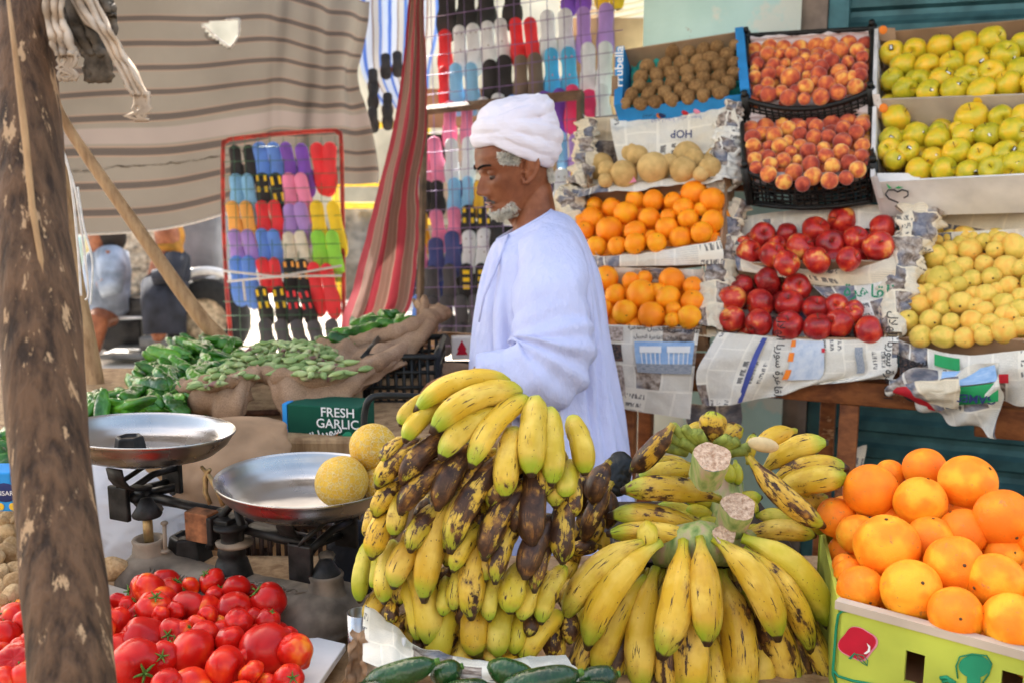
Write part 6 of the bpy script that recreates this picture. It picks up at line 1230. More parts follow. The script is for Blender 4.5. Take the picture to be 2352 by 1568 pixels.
# yokes and beam
PLc, PRc = P(335, 985, 1.76), P(703, 1096, 1.66)
def yoke(cpx, cpy, dd, side, cpan):
    c = Q(cpx, cpy, dd)
    plate = bx_(c, (.044, .010, .062), M['iron'], 'yoke_plate'); back = c - gd * .13 + EZ * .012
    bx_(back, (.044, .010, .062), M['iron'], 'yoke_plate')
    for s, zz in ((-.01, -.012), (.012, .018)):
        mb = MB(); mb.tube([c + axd * s + EZ * zz, (c + back) / 2 + axd * s * 1.4 + EZ * (zz + .012), back + axd * s + EZ * zz], .0065, 8); obj('cross_arm', mb, M['iron'], sc)
    mid = (c + back) / 2
    for sg in (-1, 1):
        mb = MB(); a = c if sg < 0 else back; mb.tube([a + EZ * .03, a + EZ * .042 + axd * .01, mid + EZ * .062 + axd * .03], [.006, .007, .006], 8, flat=.6); obj('pan_arm', mb, M['iron'], sc)
    return mid
mL = yoke(712, 495, -.03, -1, PLc); mR = yoke(1795, 850, -.03, 1, PRc)
mb = MB(); A0 = Q(860, 450, .04); B0 = Q(1300, 545, .03); C0 = Q(1500, 640, .03); D0 = Q(1900, 740, .04)
mb.tube([A0, lerp(A0, B0, .5), B0], [.017, .012, .013], 8, flat=.6); mb.tube([B0, C0], [.013, .017], 8, flat=.6); mb.tube([C0, lerp(C0, D0, .5), D0], [.020, .022, .014], 8, flat=.5); obj('beam', mb, M['iron'], sc)
mb = MB(); mb.lathe([(0, -.012), (.020, -.012), (.020, .012), (0, .012)], 24, A0, axis=gd); obj('beam_hub', mb, M['iron'], sc)
mb = MB(); mb.tube([A0, Q(800, 470, -.02)], .008, 8); mb.tube([A0 + EZ * .004, Q(1040, 400, .06), Q(1030, 430, .08)], [.008, .008, .006], 8); obj('beam_hub', mb, M['iron'], sc)
mb = MB(); mb.tube([Q(940, 520, .02), cl + EZ * .12], [.014, .008], 8, flat=.6); mb.tube([Q(1950, 800, .02), cr_ + EZ * .09], [.014, .010], 8, flat=.6); obj('hanger', mb, M['iron_dusty'], sc)
bx_(Q(1205, 625, -.01), (.050, .03, .052), M['rust'], 'pivot_box'); bx_(Q(1330, 590, .0), (.05, .04, .012), M['iron'], 'pivot_box'); bx_(Q(1280, 650, -.01), (.012, .03, .05), M['iron'], 'pivot_box')
mb = MB(); mb.tube([Q(1250, 760, 0), Q(1300, 600), Q(1400, 480), Q(1440, 620), Q(1420, 760)], .008, 8); mb.tube([Q(1320, 590), Q(1320, 740)], .005, 6); mb.tube([Q(1385, 590), Q(1385, 740)], .005, 6); obj('pivot_frame', mb, M['iron'], sc)
mb = MB(); c = Q(1400, 725); mb.lathe([(0, -.004), (.030, -.004), (.032, .002), (0, .006)], 24, c); obj('pivot_disc', mb, M['iron_dusty'], sc)
mb = MB(); mb.tube([Q(1255, 500), Q(1225, 430), Q(1225, 340), Q(1245, 300), Q(1255, 290)], [.004, .0045, .005, .004, .003], 8); mb.tube([Q(1330, 510), Q(1305, 430), Q(1265, 360), Q(1240, 320), Q(1200, 275)], [.004, .005, .005, .004, .003], 8); obj('pointer', mb, M['brass'], sc)
for (cc, Rr, tilt, nm) in ((PLc, .152, (R(-3.5), R(3)), 'l'), (PRc, .148, (R(0), R(2)), 'r')):
    pr = [(0, -.046), (Rr * .35, -.046), (Rr * .62, -.044), (Rr * .78, -.036), (Rr * .91, -.020), (Rr * .98, -.002), (Rr, 0), (Rr * 1.008, .001), (Rr * 1.012, -.001), (Rr * 1.005, -.004), (Rr * .99, -.006), (Rr * .925, -.023), (Rr * .79, -.040), (Rr * .62, -.048), (0, -.050)]
    prf = []
    for i in range(len(pr) - 1):
        for k in range(3): prf.append(tuple(lerp(a, b, k / 3) for a, b in zip(pr[i], pr[i + 1])))
    prf.append(pr[-1])
    mb = MB(); mb.lathe([(max(r, 1e-4), z) for r, z in prf], 96); pan = obj('pan', mb, M['alu']); pan.location = cc; pan.rotation_euler = (tilt[0], tilt[1], 0); pan.parent = sc; pan.matrix_parent_inverse = WM(sc).inverted()
for (a, b) in (((650, 270), (740, 375)), ((1660, 562), (1750, 680))):
    tp = Q(a[0] + 40, a[1] + 15, -.095 if a[0] < 900 else -.02); 
    mb = MB(); rows = [[tp + axd * x + gd * g + EZ * z for x in (-.017, 0, .017)] for g, z in ((.004, .0), (.0, -.02), (-.010, -.034), (-.030, -.046), (-.06, -.050))]; mb.grid(rows); obj('pan_clip', mb, M['iron'], sc, mods=(('SOL', .004),))
# iron weights
def weight(c, r, h, label, rz=.3):
    mb = MB(); mb.lathe([(.0001, 0), (r, 0), (r * .97, h * .08), (r * .80, h * .92), (r * .74, h), (r * .55, h), (r * .50, h * .88), (.0001, h * .86)], 6); o = obj('iron_weight', mb, M['iron'], smooth=False, label=label, cat='weight', mods=(('BEV', .002),)); o.location = c; o.rotation_euler = (0, 0, rz); return o
weight(PLc + Vector((-.03, .0, -.046)) , .031, .034, 'small dark hexagonal iron weight standing in the left scale pan', .1)
weight(PLc + Vector((.075, .01, -.042)), .022, .008, 'flat thin iron weight lying in the left scale pan', .5)
weight(Q(1130, 790, .07) - EZ * .01, .042, .045, 'large hexagonal iron weight behind the scale base', .2)
FM['melon_net'] = [mk('melon', M['melon_net'], wobf(s, .03), (1, 1, .95), 48, 32) for s in range(2)]
for k, (u, v, r, dd, lb) in enumerate(((785, 1106, 62, 1.66, 'netted yellow melon lying in the right scale pan in front'), (858, 1028, 57, 1.71, 'netted yellow melon on top at the back of the right scale pan'), (885, 1110, 52, 1.70, 'netted melon mostly hidden behind the tall banana stalk'), (840, 1085, 45, 1.74, 'netted melon at the bottom between the two visible melons'))):
    put('melon_net', P(u, v, dd), r * dd / F, lb, None, 'melon', rn, Vector((-.5, -.6, -.3)) if k == 1 else Vector((.1, -.25, 1)))
# ------------------------------------------------------------------ things behind the scale
def lump(name, L, mat, label, cat, h=.6, amp=.35, fr=14, seed=0, n=110, m_=90):
    mb = MB(); rows = []
    for i in range(n):
        t = i / (n - 1); u, v, w, d = catm(L, t); e = math.sqrt(max(.0, 1 - (abs(2 * t - 1)) ** 6)); c = P(u, v, d); r = w * d / F / 2 * max(e, .02); row = []
        for k in range(m_):
            a = 2 * math.pi * k / m_; q = Vector((1, 0, 0)) * math.cos(a) * r + CFW * math.sin(a) * r * h; p = c + q
            f = 1 + amp * (fbm(p.x * fr + seed, p.y * fr, p.z * fr, 3) * .6 + .9 * abs(nz(p.x * fr * 1.6, p.z * fr * 1.6 + seed, p.y * fr)) + .5 * abs(nz(p.x * fr * 3.7, p.z * fr * 3.1 + seed, p.y * fr * 3)) - .3); row.append(c + q * f)
        rows.append(row)
    mb.grid(rows, True); return obj(name, mb, mat, label=label, cat=cat)
lump('paper_sack', [(560, 955, 110, 2.2), (560, 975, 200, 2.15), (550, 1050, 250, 2.1), (530, 1130, 270, 2.08), (520, 1210, 280, 2.06), (520, 1260, 280, 2.06)], M['kraft'], 'large crumpled brown paper sack behind the scale', 'sack', .5, .22, 9, 1)
lump('plastic_bag', [(230, 1060, 120, 2.0), (250, 1090, 200, 1.98), (270, 1150, 270, 1.95), (290, 1220, 300, 1.92), (290, 1290, 280, 1.92), (290, 1330, 200, 1.92)], M['bag'], 'translucent white plastic bag behind the left scale pan', 'bag', .5, .30, 12, 4)
lump('cloth_bag', [(800, 1190, 60, 1.80), (810, 1230, 110, 1.78), (815, 1300, 120, 1.76), (810, 1370, 110, 1.74)], M['navy'], 'dark blue cloth bag between the scale and the tall banana stalk', 'bag', .6, .3, 14, 6)
lump('plastic_bag', [(1425, 1035, 30, 1.75), (1422, 1060, 62, 1.74), (1415, 1100, 70, 1.73), (1410, 1140, 60, 1.72)], M['black_plastic'], 'black plastic bag peeking between the banana bunches', 'bag', .6, .35, 22, 9)
def lattice(name, u0, u1, vt, vb, d, dp, label, mat='black_plastic', cols=12, rws=3):
    a = P(u0, vt, d); b = P(u1, vb, d); z1 = a.z; z0 = a.z - abs(a.z - b.z); e = empty(name, Vector(((a.x + b.x) / 2, a.y + dp / 2, z0)), label, 'crate')
    for k, (x0, y0, x1, y1) in enumerate(((a.x, a.y, b.x, a.y), (a.x, a.y + dp, b.x, a.y + dp), (a.x, a.y, a.x, a.y + dp), (b.x, a.y, b.x, a.y + dp))):
        mb = MB()
        for i in range(cols + 1): t = i / cols; x, y = lerp(x0, x1, t), lerp(y0, y1, t); mb.tube([Vector((x, y, z0)), Vector((x, y, z1))], .005, 4)
        for j in range(rws + 1): z = lerp(z0, z1, j / rws); mb.tube([Vector((x0, y0, z)), Vector((x1, y1, z))], .006 if 0 < j < rws else .009, 4)
        obj('lattice_side', mb, M[mat], e)
    return e
M['brown_plastic'] = plain('dark_brown_plastic', (.05, .025, .016), .5, .3, 30)
lattice('plastic_crate', 560, 830, 1205, 1345, 1.95, .25, 'dark brown slatted crate behind the scale column', 'brown_plastic', 14, 1)
lattice('plastic_crate', 835, 1000, 820, 1000, 2.55, .3, 'black plastic crate in the shade behind the burlap basket', cols=9, rws=5)
lattice('plastic_crate', 905, 1080, 880, 1060, 2.9, .3, 'black plastic crate near the feet of the man', cols=9, rws=4)
mb = MB(); mb.tube([Vector(catm([tuple(P(*q)) for q in ((838, 1110, 2.1), (836, 1000, 2.1), (838, 945, 2.1), (850, 915, 2.1), (880, 908, 2.12), (960, 910, 2.2), (1090, 915, 2.3))], t)) for t in np.linspace(0, 1, 50)], .0075, 10)
obj('chair_frame', mb, M['black_plastic'], label='black bent metal chair frame behind the netted melons', cat='chair')
# stand for vegetables behind, ground crates
gb = empty('garlic_box', P(735, 1080, 2.3), 'green printed FRESH GARLIC carton under the burlap basket', 'box')
A_ = P(655, 990, 2.28); gx = Vector((1, -.22, 0)).normalized(); gn = gx.cross(EZ); gn = gn if gn.y < 0 else -gn
def gpt(u, v, off=0): return hit(u, v, A_ + gn * off, gn)
c1, c2 = gpt(660, 960), gpt(824, 930); zt2, zb2 = gpt(740, 932).z, TZ - .25; c1.z = c2.z = zt2
mb = MB(); mb.slab(c1, c2, Vector((c2.x, c2.y, zb2)), Vector((c1.x, c1.y, zb2)), -gn * .10); obj('carton', mb, M['card_green'], gb, smooth=False, mods=(('BEV', .003),))
mb = MB(); mb.slab(c1 - gx * .012, c1 - gx * .001, Vector((c1.x, c1.y, zb2)) - gx * .001, Vector((c1.x, c1.y, zb2)) - gx * .012, -gn * .09); obj('edge_strip', mb, M['card_blue'], gb, smooth=False)
lettering('FRESH', gpt(775, 948, .003), gx, EZ, .030, M['ink_white'], gb, bold=.01); lettering('GARLIC', gpt(775, 974, .003), gx, EZ, .030, M['ink_white'], gb, bold=.01)
lettering(ar(W_SURIA + [32] + W_GARLIC), gpt(722, 1002, .003), (gx + EZ * .35).normalized(), (EZ - gx * .2).normalized(), .028, M['ink_white'], gb, bold=.02)
mb = MB(); mb.tube([gpt(u, v, .002) for u, v in ((705, 1032), (735, 1022), (765, 1008), (780, 990))], [.001, .006, .006, .001], 6, flat=.2); obj('printed_swoosh', mb, M['ink_orange'], gb)
for q in ((700, 1015, .02), (722, 1024, .016), (770, 1018, .018), (800, 1010, .02)):
    mb = MB(); mb.ball(gpt(q[0], q[1], .001), q[2], 12, 8, (.8, .08, 1)); obj('printed_bulb', mb, M['ink_teal'], gb)
# burlap baskets
def wickerbasket(cu, cv, d, r0, r1, h, label):
    c = P(cu, cv, d); e = empty('basket', c - EZ * h, label, 'basket'); mb = MB()
    for j in range(16):
        z = -h * j / 15; r = lerp(r0, r1, j / 15); mb.tube([c + Vector((r * (1 + .012 * math.sin(a * 24 + j * math.pi)) * math.cos(a), r * (1 + .012 * math.sin(a * 24 + j * math.pi)) * math.sin(a), z + .004 * nz(a * 4, j))) for a in np.linspace(0, 2 * math.pi, 73)], .008, 5, cap=False)
    obj('woven_side', mb, M['twig'], e); mb = MB(); mb.lathe([(.0001, 0), (r1, 0)], 24, c - EZ * h); mb.lathe([(.0001, 0), (r0 * .96, 0)], 24, c - EZ * .05); obj('bottom', mb, M['twig'], e); return c
ZG2 = lambda x, y, d: P(*ZG(x, y), d)
wc_ = wickerbasket(628, 905, 2.62, .20, .16, .26, 'round dark cane basket wrapped in burlap holding okra')
def bsheet(net, label, name='burlap', seed=0, nu=50, nv=30, amp=.012, fr=7, fold=None): return obj(name, sheet([[ZG2(*q) for q in r] for r in net], nu, nv, amp=amp, fr=fr, seed=seed, fold=fold), M['burlap'], label=label, cat='burlap', mods=(('SOL', .010),))
bf = lambda a, b: .010 * math.sin(a * 13 + b * 4) + .006 * math.sin(a * 29 + b * 6)
bsheet([[(1230, 1085, 2.50), (1350, 1080, 2.43), (1500, 1060, 2.40), (1620, 1010, 2.40), (1700, 985, 2.42)], [(1150, 1100, 2.46), (1300, 1075, 2.39), (1480, 1070, 2.36), (1620, 1020, 2.37), (1715, 1000, 2.39)], [(1140, 1140, 2.44), (1270, 1150, 2.36), (1450, 1150, 2.33), (1590, 1110, 2.34), (1680, 1040, 2.37)], [(1175, 1200, 2.42), (1300, 1230, 2.36), (1450, 1250, 2.32), (1600, 1200, 2.33), (1640, 1090, 2.36)], [(1215, 1240, 2.44), (1330, 1290, 2.38), (1460, 1335, 2.34), (1600, 1310, 2.34), (1620, 1160, 2.37)]], 'left flap of brown burlap folded over the okra basket', seed=2, fold=bf)
bsheet([[(1690, 985, 2.44), (1800, 1020, 2.42), (2000, 1040, 2.42), (2200, 1010, 2.45), (2400, 940, 2.52), (2600, 830, 2.62)], [(1710, 1000, 2.38), (1800, 1030, 2.36), (2000, 1050, 2.36), (2200, 1030, 2.40), (2420, 950, 2.47), (2640, 850, 2.58)], [(1760, 1080, 2.35), (1850, 1120, 2.33), (2000, 1130, 2.32), (2200, 1110, 2.36), (2420, 1010, 2.44), (2650, 880, 2.56)], [(1820, 1180, 2.34), (1900, 1230, 2.32), (2030, 1240, 2.31), (2180, 1190, 2.35), (2380, 1080, 2.44), (2640, 900, 2.56)], [(1870, 1280, 2.33), (1930, 1345, 2.31), (2040, 1355, 2.30), (2120, 1290, 2.33), (2350, 1125, 2.43), (2630, 930, 2.56)]], 'right flap of brown burlap folded over the okra basket', seed=6, nu=70, fold=bf)
bsheet([[(2100, 870, 2.75), (2250, 840, 2.74), (2450, 830, 2.72), (2640, 820, 2.66)], [(2120, 910, 2.70), (2260, 880, 2.66), (2450, 860, 2.62), (2655, 845, 2.58)], [(2250, 950, 2.66), (2340, 940, 2.60), (2480, 900, 2.57), (2640, 870, 2.56)]], 'back rim of burlap behind the okra basket', seed=9, fold=bf)
bsheet([[(2060, 800, 2.98), (2300, 800, 2.94), (2600, 700, 2.94), (2800, 600, 3.0), (2860, 590, 3.05)], [(2080, 830, 2.92), (2300, 830, 2.86), (2600, 740, 2.84), (2830, 640, 2.90), (2885, 620, 2.98)], [(2100, 870, 2.90), (2320, 870, 2.82), (2620, 800, 2.80), (2820, 740, 2.84), (2880, 700, 2.94)], [(2140, 930, 2.90), (2350, 930, 2.82), (2640, 900, 2.80), (2740, 850, 2.84), (2840, 760, 2.92)]], 'burlap wrapped around the rear basket of green peppers', seed=12, nu=70, fold=bf)
bsheet([[(2700, 520, 3.10), (2800, 530, 3.08), (2890, 570, 3.05)], [(2740, 560, 3.02), (2820, 570, 3.00), (2905, 610, 3.0)], [(2760, 620, 3.0), (2830, 640, 2.98), (2890, 660, 2.99)]], 'burlap corner of the rear pepper basket', seed=15, fold=bf)
wickerbasket(850, 800, 3.05, .18, .15, .5, 'deep dark cane basket of green peppers at the rear')
def rolled(par, pts, r, seed):
    mb = MB(); P_ = [Vector(catm([tuple(ZG2(*q)) for q in pts], t)) for t in np.linspace(0, 1, 70)]
    mb.tube(P_, [r * (.75 + .5 * abs(nz(i * .11, seed)) + .15 * nz(i * .5, seed)) for i in range(70)], 14, shape=lambda a: 1 + .10 * math.cos(3 * a + seed))
    mb.v = [tuple(Vector(v) + Vector((nz(v[0] * 30, v[2] * 30, seed), nz(v[1] * 30, v[0] * 30, seed), nz(v[2] * 30, v[0] * 30, seed))) * .008) for v in mb.v]
    o = obj('rolled_rim', mb, M['burlap'], par); return o
bl_ = [o for o in bpy.data.objects if o.name.startswith('burlap')]
rolled(bl_[0], [(1160, 1110, 2.43), (1300, 1078, 2.38), (1480, 1068, 2.35), (1620, 1015, 2.36), (1700, 995, 2.38)], .022, 1)
rolled(bl_[1], [(1720, 1000, 2.38), (1850, 1030, 2.35), (2020, 1045, 2.35), (2200, 1025, 2.39), (2420, 945, 2.46), (2630, 845, 2.57)], .026, 4)
rolled(bl_[3], [(2080, 830, 2.92), (2300, 820, 2.86), (2600, 735, 2.84), (2820, 640, 2.90), (2885, 610, 2.98)], .030, 7)
# peppers
def pepper_mesh(s):
    mb = MB(); n = 16; path = [Vector((.12 * math.sin(t * 2.4 + s), 0, .5 - t)) for t in np.linspace(0, 1, n)]; r = [.05, .13, .175, .19, .195, .195, .19, .185, .178, .17, .16, .145, .13, .105, .07, .02]
    mb.tube(path, r, 18, shape=lambda a: 1 + .20 * math.cos(3 * a + s) + .05 * math.cos(5 * a));
    mb.v = [tuple(Vector(v) * (1 + .22 * nz(v[0] * 4 + s * 7, v[1] * 4, v[2] * 4))) for v in mb.v]; return mb.mesh('pepper', M['pepper'])
FM['pepper'] = [pepper_mesh(s) for s in range(4)]
mb = MB(); mb.tube([Vector((.12 * 0, 0, .47)), Vector((.02, 0, .56)), Vector((.08, 0, .66)), Vector((.16, 0, .72))], [.05, .03, .026, .03], 6); PST = mb.mesh('stem', M['stem_green'])
def scatter(kind, poly, pl, n, size, label, group, cat, rnd, asp=1, sub=None, layers=(0, -.02, -.04), dirv=None, jit=1.0, mind=0):
    a, b, c = [P(*q) for q in pl]; nn = (b - a).cross(c - a).normalized(); nn = nn if nn.z > 0 else -nn; us = [q[0] for q in poly]; vs = [q[1] for q in poly]; k = 0; tries = 0; placed = []
    while k < n and tries < n * 80:
        tries += 1
        u, v = rnd.uniform(min(us), max(us)), rnd.uniform(min(vs), max(vs))
        if not inpoly(u, v, poly): continue
        if any((u - x) ** 2 + (v - y) ** 2 < mind ** 2 for x, y in placed[-60:]): continue
        placed.append((u, v)); ly = layers[k % len(layers)]; p = hit(u, v, a + nn * (ly + rnd.uniform(-.01, .01) * jit), nn); s = size * rnd.uniform(.8, 1.2)
        o = bpy.data.objects.new(cat, rnd.choice(FM[kind])); COL.objects.link(o); o.location = p
        t = (dirv or Vector((rnd.gauss(0, 1), rnd.gauss(0, 1), 0))) + Vector((rnd.gauss(0, .45), rnd.gauss(0, .45), rnd.gauss(0, .3))); t = (t - nn * t.dot(nn) * .7).normalized()
        o.rotation_euler = (t.to_track_quat('Z', 'Y') @ Matrix.Rotation(rnd.uniform(0, 6.28), 3, 'Z').to_quaternion()).to_euler(); o.scale = (s * asp, s * asp, s)
        tag(o, label, cat, group)
        if sub: q = bpy.data.objects.new('stem', sub); COL.objects.link(q); q.parent = o
        k += 1
scatter('pepper', [(180, 955), (200, 915), (290, 905), (330, 870), (345, 840), (380, 795), (440, 790), (470, 775), (530, 790), (545, 820), (470, 880), (400, 945)], [(190, 950, 2.30), (400, 940, 2.34), (500, 800, 2.85)], 170, .105, 'glossy green pepper in the heap beside the okra basket', 'green peppers in the left heap', 'pepper', rn, .74, PST, (.015, -.01, -.045), Vector((.6, -.5, -.5)), mind=10)
scatter('pepper', [(735, 800), (750, 770), (820, 735), (880, 722), (950, 735), (960, 765), (880, 790)], [(740, 800, 2.85), (950, 775, 2.88), (860, 730, 3.15)], 44, .09, 'glossy green pepper in the rear burlap basket', 'green peppers in the rear basket', 'pepper', rn, .78, PST, (.01, -.02), mind=12)
scatter('pepper', [(-60, 1000), (14, 1000), (16, 1080), (-60, 1080)], [(0, 1080, 1.9), (20, 1080, 1.9), (10, 1000, 2.1)], 12, .09, 'green pepper at the far left behind the big post', 'green peppers at the far left', 'pepper', rn, 1.0, PST, (0,), mind=14)
def okra_mesh(s):
    mb = MB(); n = 10; path = [Vector((.16 * (t - .5) ** 2 * 2 + .04 * s * t, 0, .5 - t)) for t in np.linspace(0, 1, n)]; mb.tube(path, [.10, .15, .185, .19, .18, .16, .135, .10, .06, .01], 10, shape=lambda a: 1 + .10 * math.cos(5 * a)); mb.tube([Vector((.08, 0, .5)), Vector((.09, 0, .62))], [.07, .06], 6); return mb.mesh('okra', M['okra'])
FM['okra'] = [okra_mesh(s) for s in range(3)]
scatter('okra', [(430, 888), (470, 860), (520, 830), (560, 800), (640, 776), (700, 785), (760, 800), (812, 835), (845, 845), (800, 866), (700, 868), (640, 858), (560, 872), (480, 892)], [(440, 885, 2.46), (820, 858, 2.50), (640, 785, 2.92)], 300, .038, 'small pale green okra pod in the burlap basket', 'okra pods in the burlap basket', 'okra', rn, 1.0, None, (.045, .03, .012), None, mind=4)
lump('pepper_bed', [(300, 900, 10, 2.6), (330, 930, 280, 2.55), (350, 965, 330, 2.5), (350, 1010, 330, 2.5)], M['burlap'], 'burlap heap support under the left green peppers', 'burlap', .5, .2, 8, 3)
mb = MB(); mb.box((-.85, 2.55, .5), (1.7, .8, .9)); mb.box((-.15, 2.9, .45), (.8, .5, .8)); obj('vegetable_stand', mb, M['pole'], smooth=False, label='rough wooden stand under the vegetable baskets', cat='stand', mods=(('BEV', .01),))
# package and sacks near the man
pk = carton('package', 1036, 1082, 775, 828, 2.95, .04, M['card_white'], 'small white package with a red print beside the man', 'package', .1)
mb = MB(); c = Vector((0, -.022, 0)); mb.add([c + Vector(q) for q in ((-.018, 0, -.018), (.018, 0, -.018), (.010, 0, -.004), (.014, 0, -.002), (0, 0, .026), (-.014, 0, -.002), (-.010, 0, -.004))], [tuple(range(7))]); k = obj('printed_logo', mb, M['ink_darkred'], smooth=False); k.parent = pk
lump('cloth_sack', [(1035, 832, 60, 2.8), (1030, 850, 140, 2.8), (1030, 880, 130, 2.8), (1030, 900, 60, 2.8)], M['burlap'], 'small folded brown sack beside the man', 'sack', .6, .3, 12, 2)
lump('cloth_sack', [(1010, 762, 40, 3.1), (1035, 765, 70, 3.1), (1060, 770, 60, 3.1), (1060, 800, 40, 3.1)], M['kraft'], 'pale brown wrapped parcel above the white package', 'parcel', .6, .25, 12, 7)
psheet('newspaper', [[(1958, 1030, 2.9), (1990, 1025, 2.9)], [(1955, 1060, 2.85), (1985, 1075, 2.85)], [(1965, 1090, 2.8), (1975, 1095, 2.8)]], N0, 'small crumpled newspaper scrap beside the display table leg', 'newspaper', 12, 12, .02)
bg = carton('printed_bag', -60, 22, 1085, 1180, 1.75, .06, M['card_blue'], 'blue printed bag with round logo at the left edge', 'bag')
mb = MB(); mb.ball((.02, -.031, .0), .022, 20, 8, (1, .06, .8)); k = obj('printed_logo', mb, M['ink_navy'], smooth=True); k.parent = bg
lettering('ENSAR', Vector((.02, -.036, .0)), Vector((1, 0, 0)), EZ, .012, M['ink_white'], None).parent = bg
for x in (0.0, .022): mb = MB(); mb.ball((x + .01, -.031, -.026), .007, 12, 6, (1, .06, 1)); k = obj('printed_dot', mb, M['yellow']); k.parent = bg
# ------------------------------------------------------------------ the man
PSI, NOD = R(22), R(15)
HS = 1.07
fw = Vector((-math.cos(PSI) * math.cos(NOD), -math.sin(PSI) * math.cos(NOD), -math.sin(NOD))); lf = EZ.cross(fw).normalized(); upv = fw.cross(lf)
H0 = P(1178, 384, 2.68)
def HL(x, y, z): return H0 + (fw * x + lf * y + upv * z) * HS
g = lambda t, s: math.exp(-(t / s) ** 2)
zs = [-.120, -.112, -.10, -.085, -.07, -.055, -.035, -.015, 0, .02, .045, .07, .09, .104, .112]
fx = [.045, .066, .078, .081, .079, .083, .085, .085, .084, .089, .088, .078, .055, .028, .004]
bx = [.010, -.004, -.020, -.040, -.060, -.078, -.092, -.10, -.103, -.106, -.104, -.09, -.068, -.04, -.004]
hw = [.018, .034, .046, .054, .060, .064, .068, .071, .072, .073, .074, .068, .054, .034, .004]
rows = []
for i in range(76):
    z = lerp(-.120, .112, i / 75); F_, B_, W_ = np.interp(z, zs, fx), np.interp(z, zs, bx), np.interp(z, zs, hw); row = []
    for k in range(96):
        th = 2 * math.pi * k / 96; c, s = math.cos(th), math.sin(th); cx = (F_ + B_) / 2; ax = (F_ - B_) / 2
        x = cx + ax * (abs(c) ** .88) * (1 if c > 0 else -1); y = W_ * (abs(s) ** .80) * (1 if s > 0 else -1)
        if c > -.1:
            m_ = min(1, max(0, (c + .1) * 2)); ay = abs(y); d = 0
            d += .006 * g(z - .020, .009) * g(ay - .026, .020); d -= .016 * g(z - .001, .012) * g(ay - .032, .015); d -= .004 * g(z - .004, .01) * g(y, .012)
            pn_ = np.interp(z, [-.060, -.053, -.045, -.038, -.015, .005, .022], [0, .006, .024, .029, .017, .006, 0]); d += pn_ * g(y, np.interp(z, [-.05, -.03, 0], [.0135, .0105, .0085]))
            d += .011 * g(z + .044, .007) * g(ay - .0150, .0065)
            d += .0075 * g(z + .0665, .0045) * g(y, .020); d += .0075 * g(z + .0785, .0050) * g(y, .018); d -= .004 * g(z + .0722, .0022) * g(y, .022)
            d += .007 * g(z + .102, .012) * g(y, .020); d += .004 * g(z + .022, .016) * g(ay - .050, .016); d -= .005 * g(z + .065, .02) * g(ay - .048, .014)
            d -= .002 * g(z + .055, .012) * g(ay - .026, .005); d += .0015 * g(z - .052, .003) * g(y, .04) + .0015 * g(z - .064, .003) * g(y, .04)
            x += d * m_
        row.append(HL(x, y, z))
    rows.append(row)
rows = [[HL(.02, 0, -.121)] * 96] + rows + [[HL(0, 0, .1125)] * 96]
mb = MB(); mb.grid(rows, True)
for e, sg in ((0, -1), (1, 1)): mb.ball(HL(.0655, sg * .032, .0035), .0145 * HS, 16, 12, (1, 1, .82))
for sg in (1, -1):    # ears
    EC = Vector((-.004, sg * .076, -.010)); ca, sa = math.cos(.25), math.sin(.25)
    def EP(a, b, o=0): return HL(EC.x + a * ca - b * sa * .0 - o * 0 - b * .22, EC.y + sg * (o - a * .35), EC.z + b)
    mb.tube([EP(q[0], q[1], q[2]) for q in ((.012, .008, .003), (.016, .022, .006), (.008, .034, .010), (-.008, .037, .013), (-.020, .028, .015), (-.023, .010, .016), (-.019, -.008, .014), (-.010, -.020, .010), (0, -.028, .006), (.009, -.026, .003), (.011, -.014, .002))], [.0040, .0048, .0052, .0055, .0055, .0052, .0052, .0058, .0075, .006, .004], 8)
    mb.tube([EP(*q) for q in ((-.002, .024, .007), (-.012, .018, .011), (-.013, .002, .010), (-.005, -.010, .006))], [.0035, .005, .005, .004], 8)
    mb.tube([EP(*q) for q in ((.0, .03, .003), (-.008, .01, .004), (-.002, -.018, .002))], [.007, .012, .008], 10, flat=1)
    mb.ball(EP(.009, -.002, .004), .0045, 8, 6); mb.tube([EP(-.008, .034, .006), EP(-.010, .02, .006), EP(-.010, .0, .005), EP(-.004, -.022, .003)], [.008, .014, .013, .006], 10)
NB_ = P(1232, 545, 2.70)
mb.tube([HL(-.030, 0, -.005), HL(-.032, 0, -.05), lerp(HL(-.035, 0, -.09), NB_, .4), NB_, P(1250, 590, 2.70)], [.058, .058, .058, .068, .10], 28)
mb.tube([HL(.03, 0, -.10), HL(.0, 0, -.13)], [.030, .045], 14)
mb.tube([P(1240, 560, 2.68), P(1240, 640, 2.68), P(1245, 800, 2.66), P(1250, 950, 2.65)], [.09, .13, .125, .13], 24)
for sg in (-1, 1):
    a = P(1250, 950, 2.65) + Vector((0, sg * .09, 0)); f = Vector((a.x + .02, a.y, .06)); mb.tube([a, lerp(a, f, .5), f], [.085, .055, .040], 14); mb.tube([f + Vector((.05, 0, -.02)), f + Vector((-.06, sg * .01, -.03)), f + Vector((-.17, sg * .02, -.04))], [.032, .038, .022], 12)
sh = P(1270, 585, 2.50); el = P(1285, 830, 2.44); wr = P(1092, 866, 2.40)
mb.tube([P(1250, 580, 2.66), sh, lerp(sh, el, .5), el], [.05, .040, .040, .040], 14); mb.tube([el, lerp(el, wr, .4), wr], [.042, .038, .027], 14)
hd = (wr - el).normalized(); dn = Vector((0, 0, -1)); pc = wr + hd * .035
mb.tube([wr, wr + hd * .02, wr + hd * .05, wr + hd * .085], [.024, .030, .036, .030], 12, flat=.55)
for k in range(4):
    b = wr + hd * .082 + Vector((0, (k - 1.5) * .018, .004)); L = (.030, .035, .033, .026)[k]
    mb.tube([b, b + hd * L + dn * .006, b + hd * L * 1.5 + dn * .026, b + hd * L * 1.4 + dn * .046], [.0095, .009, .0085, .007], 10)
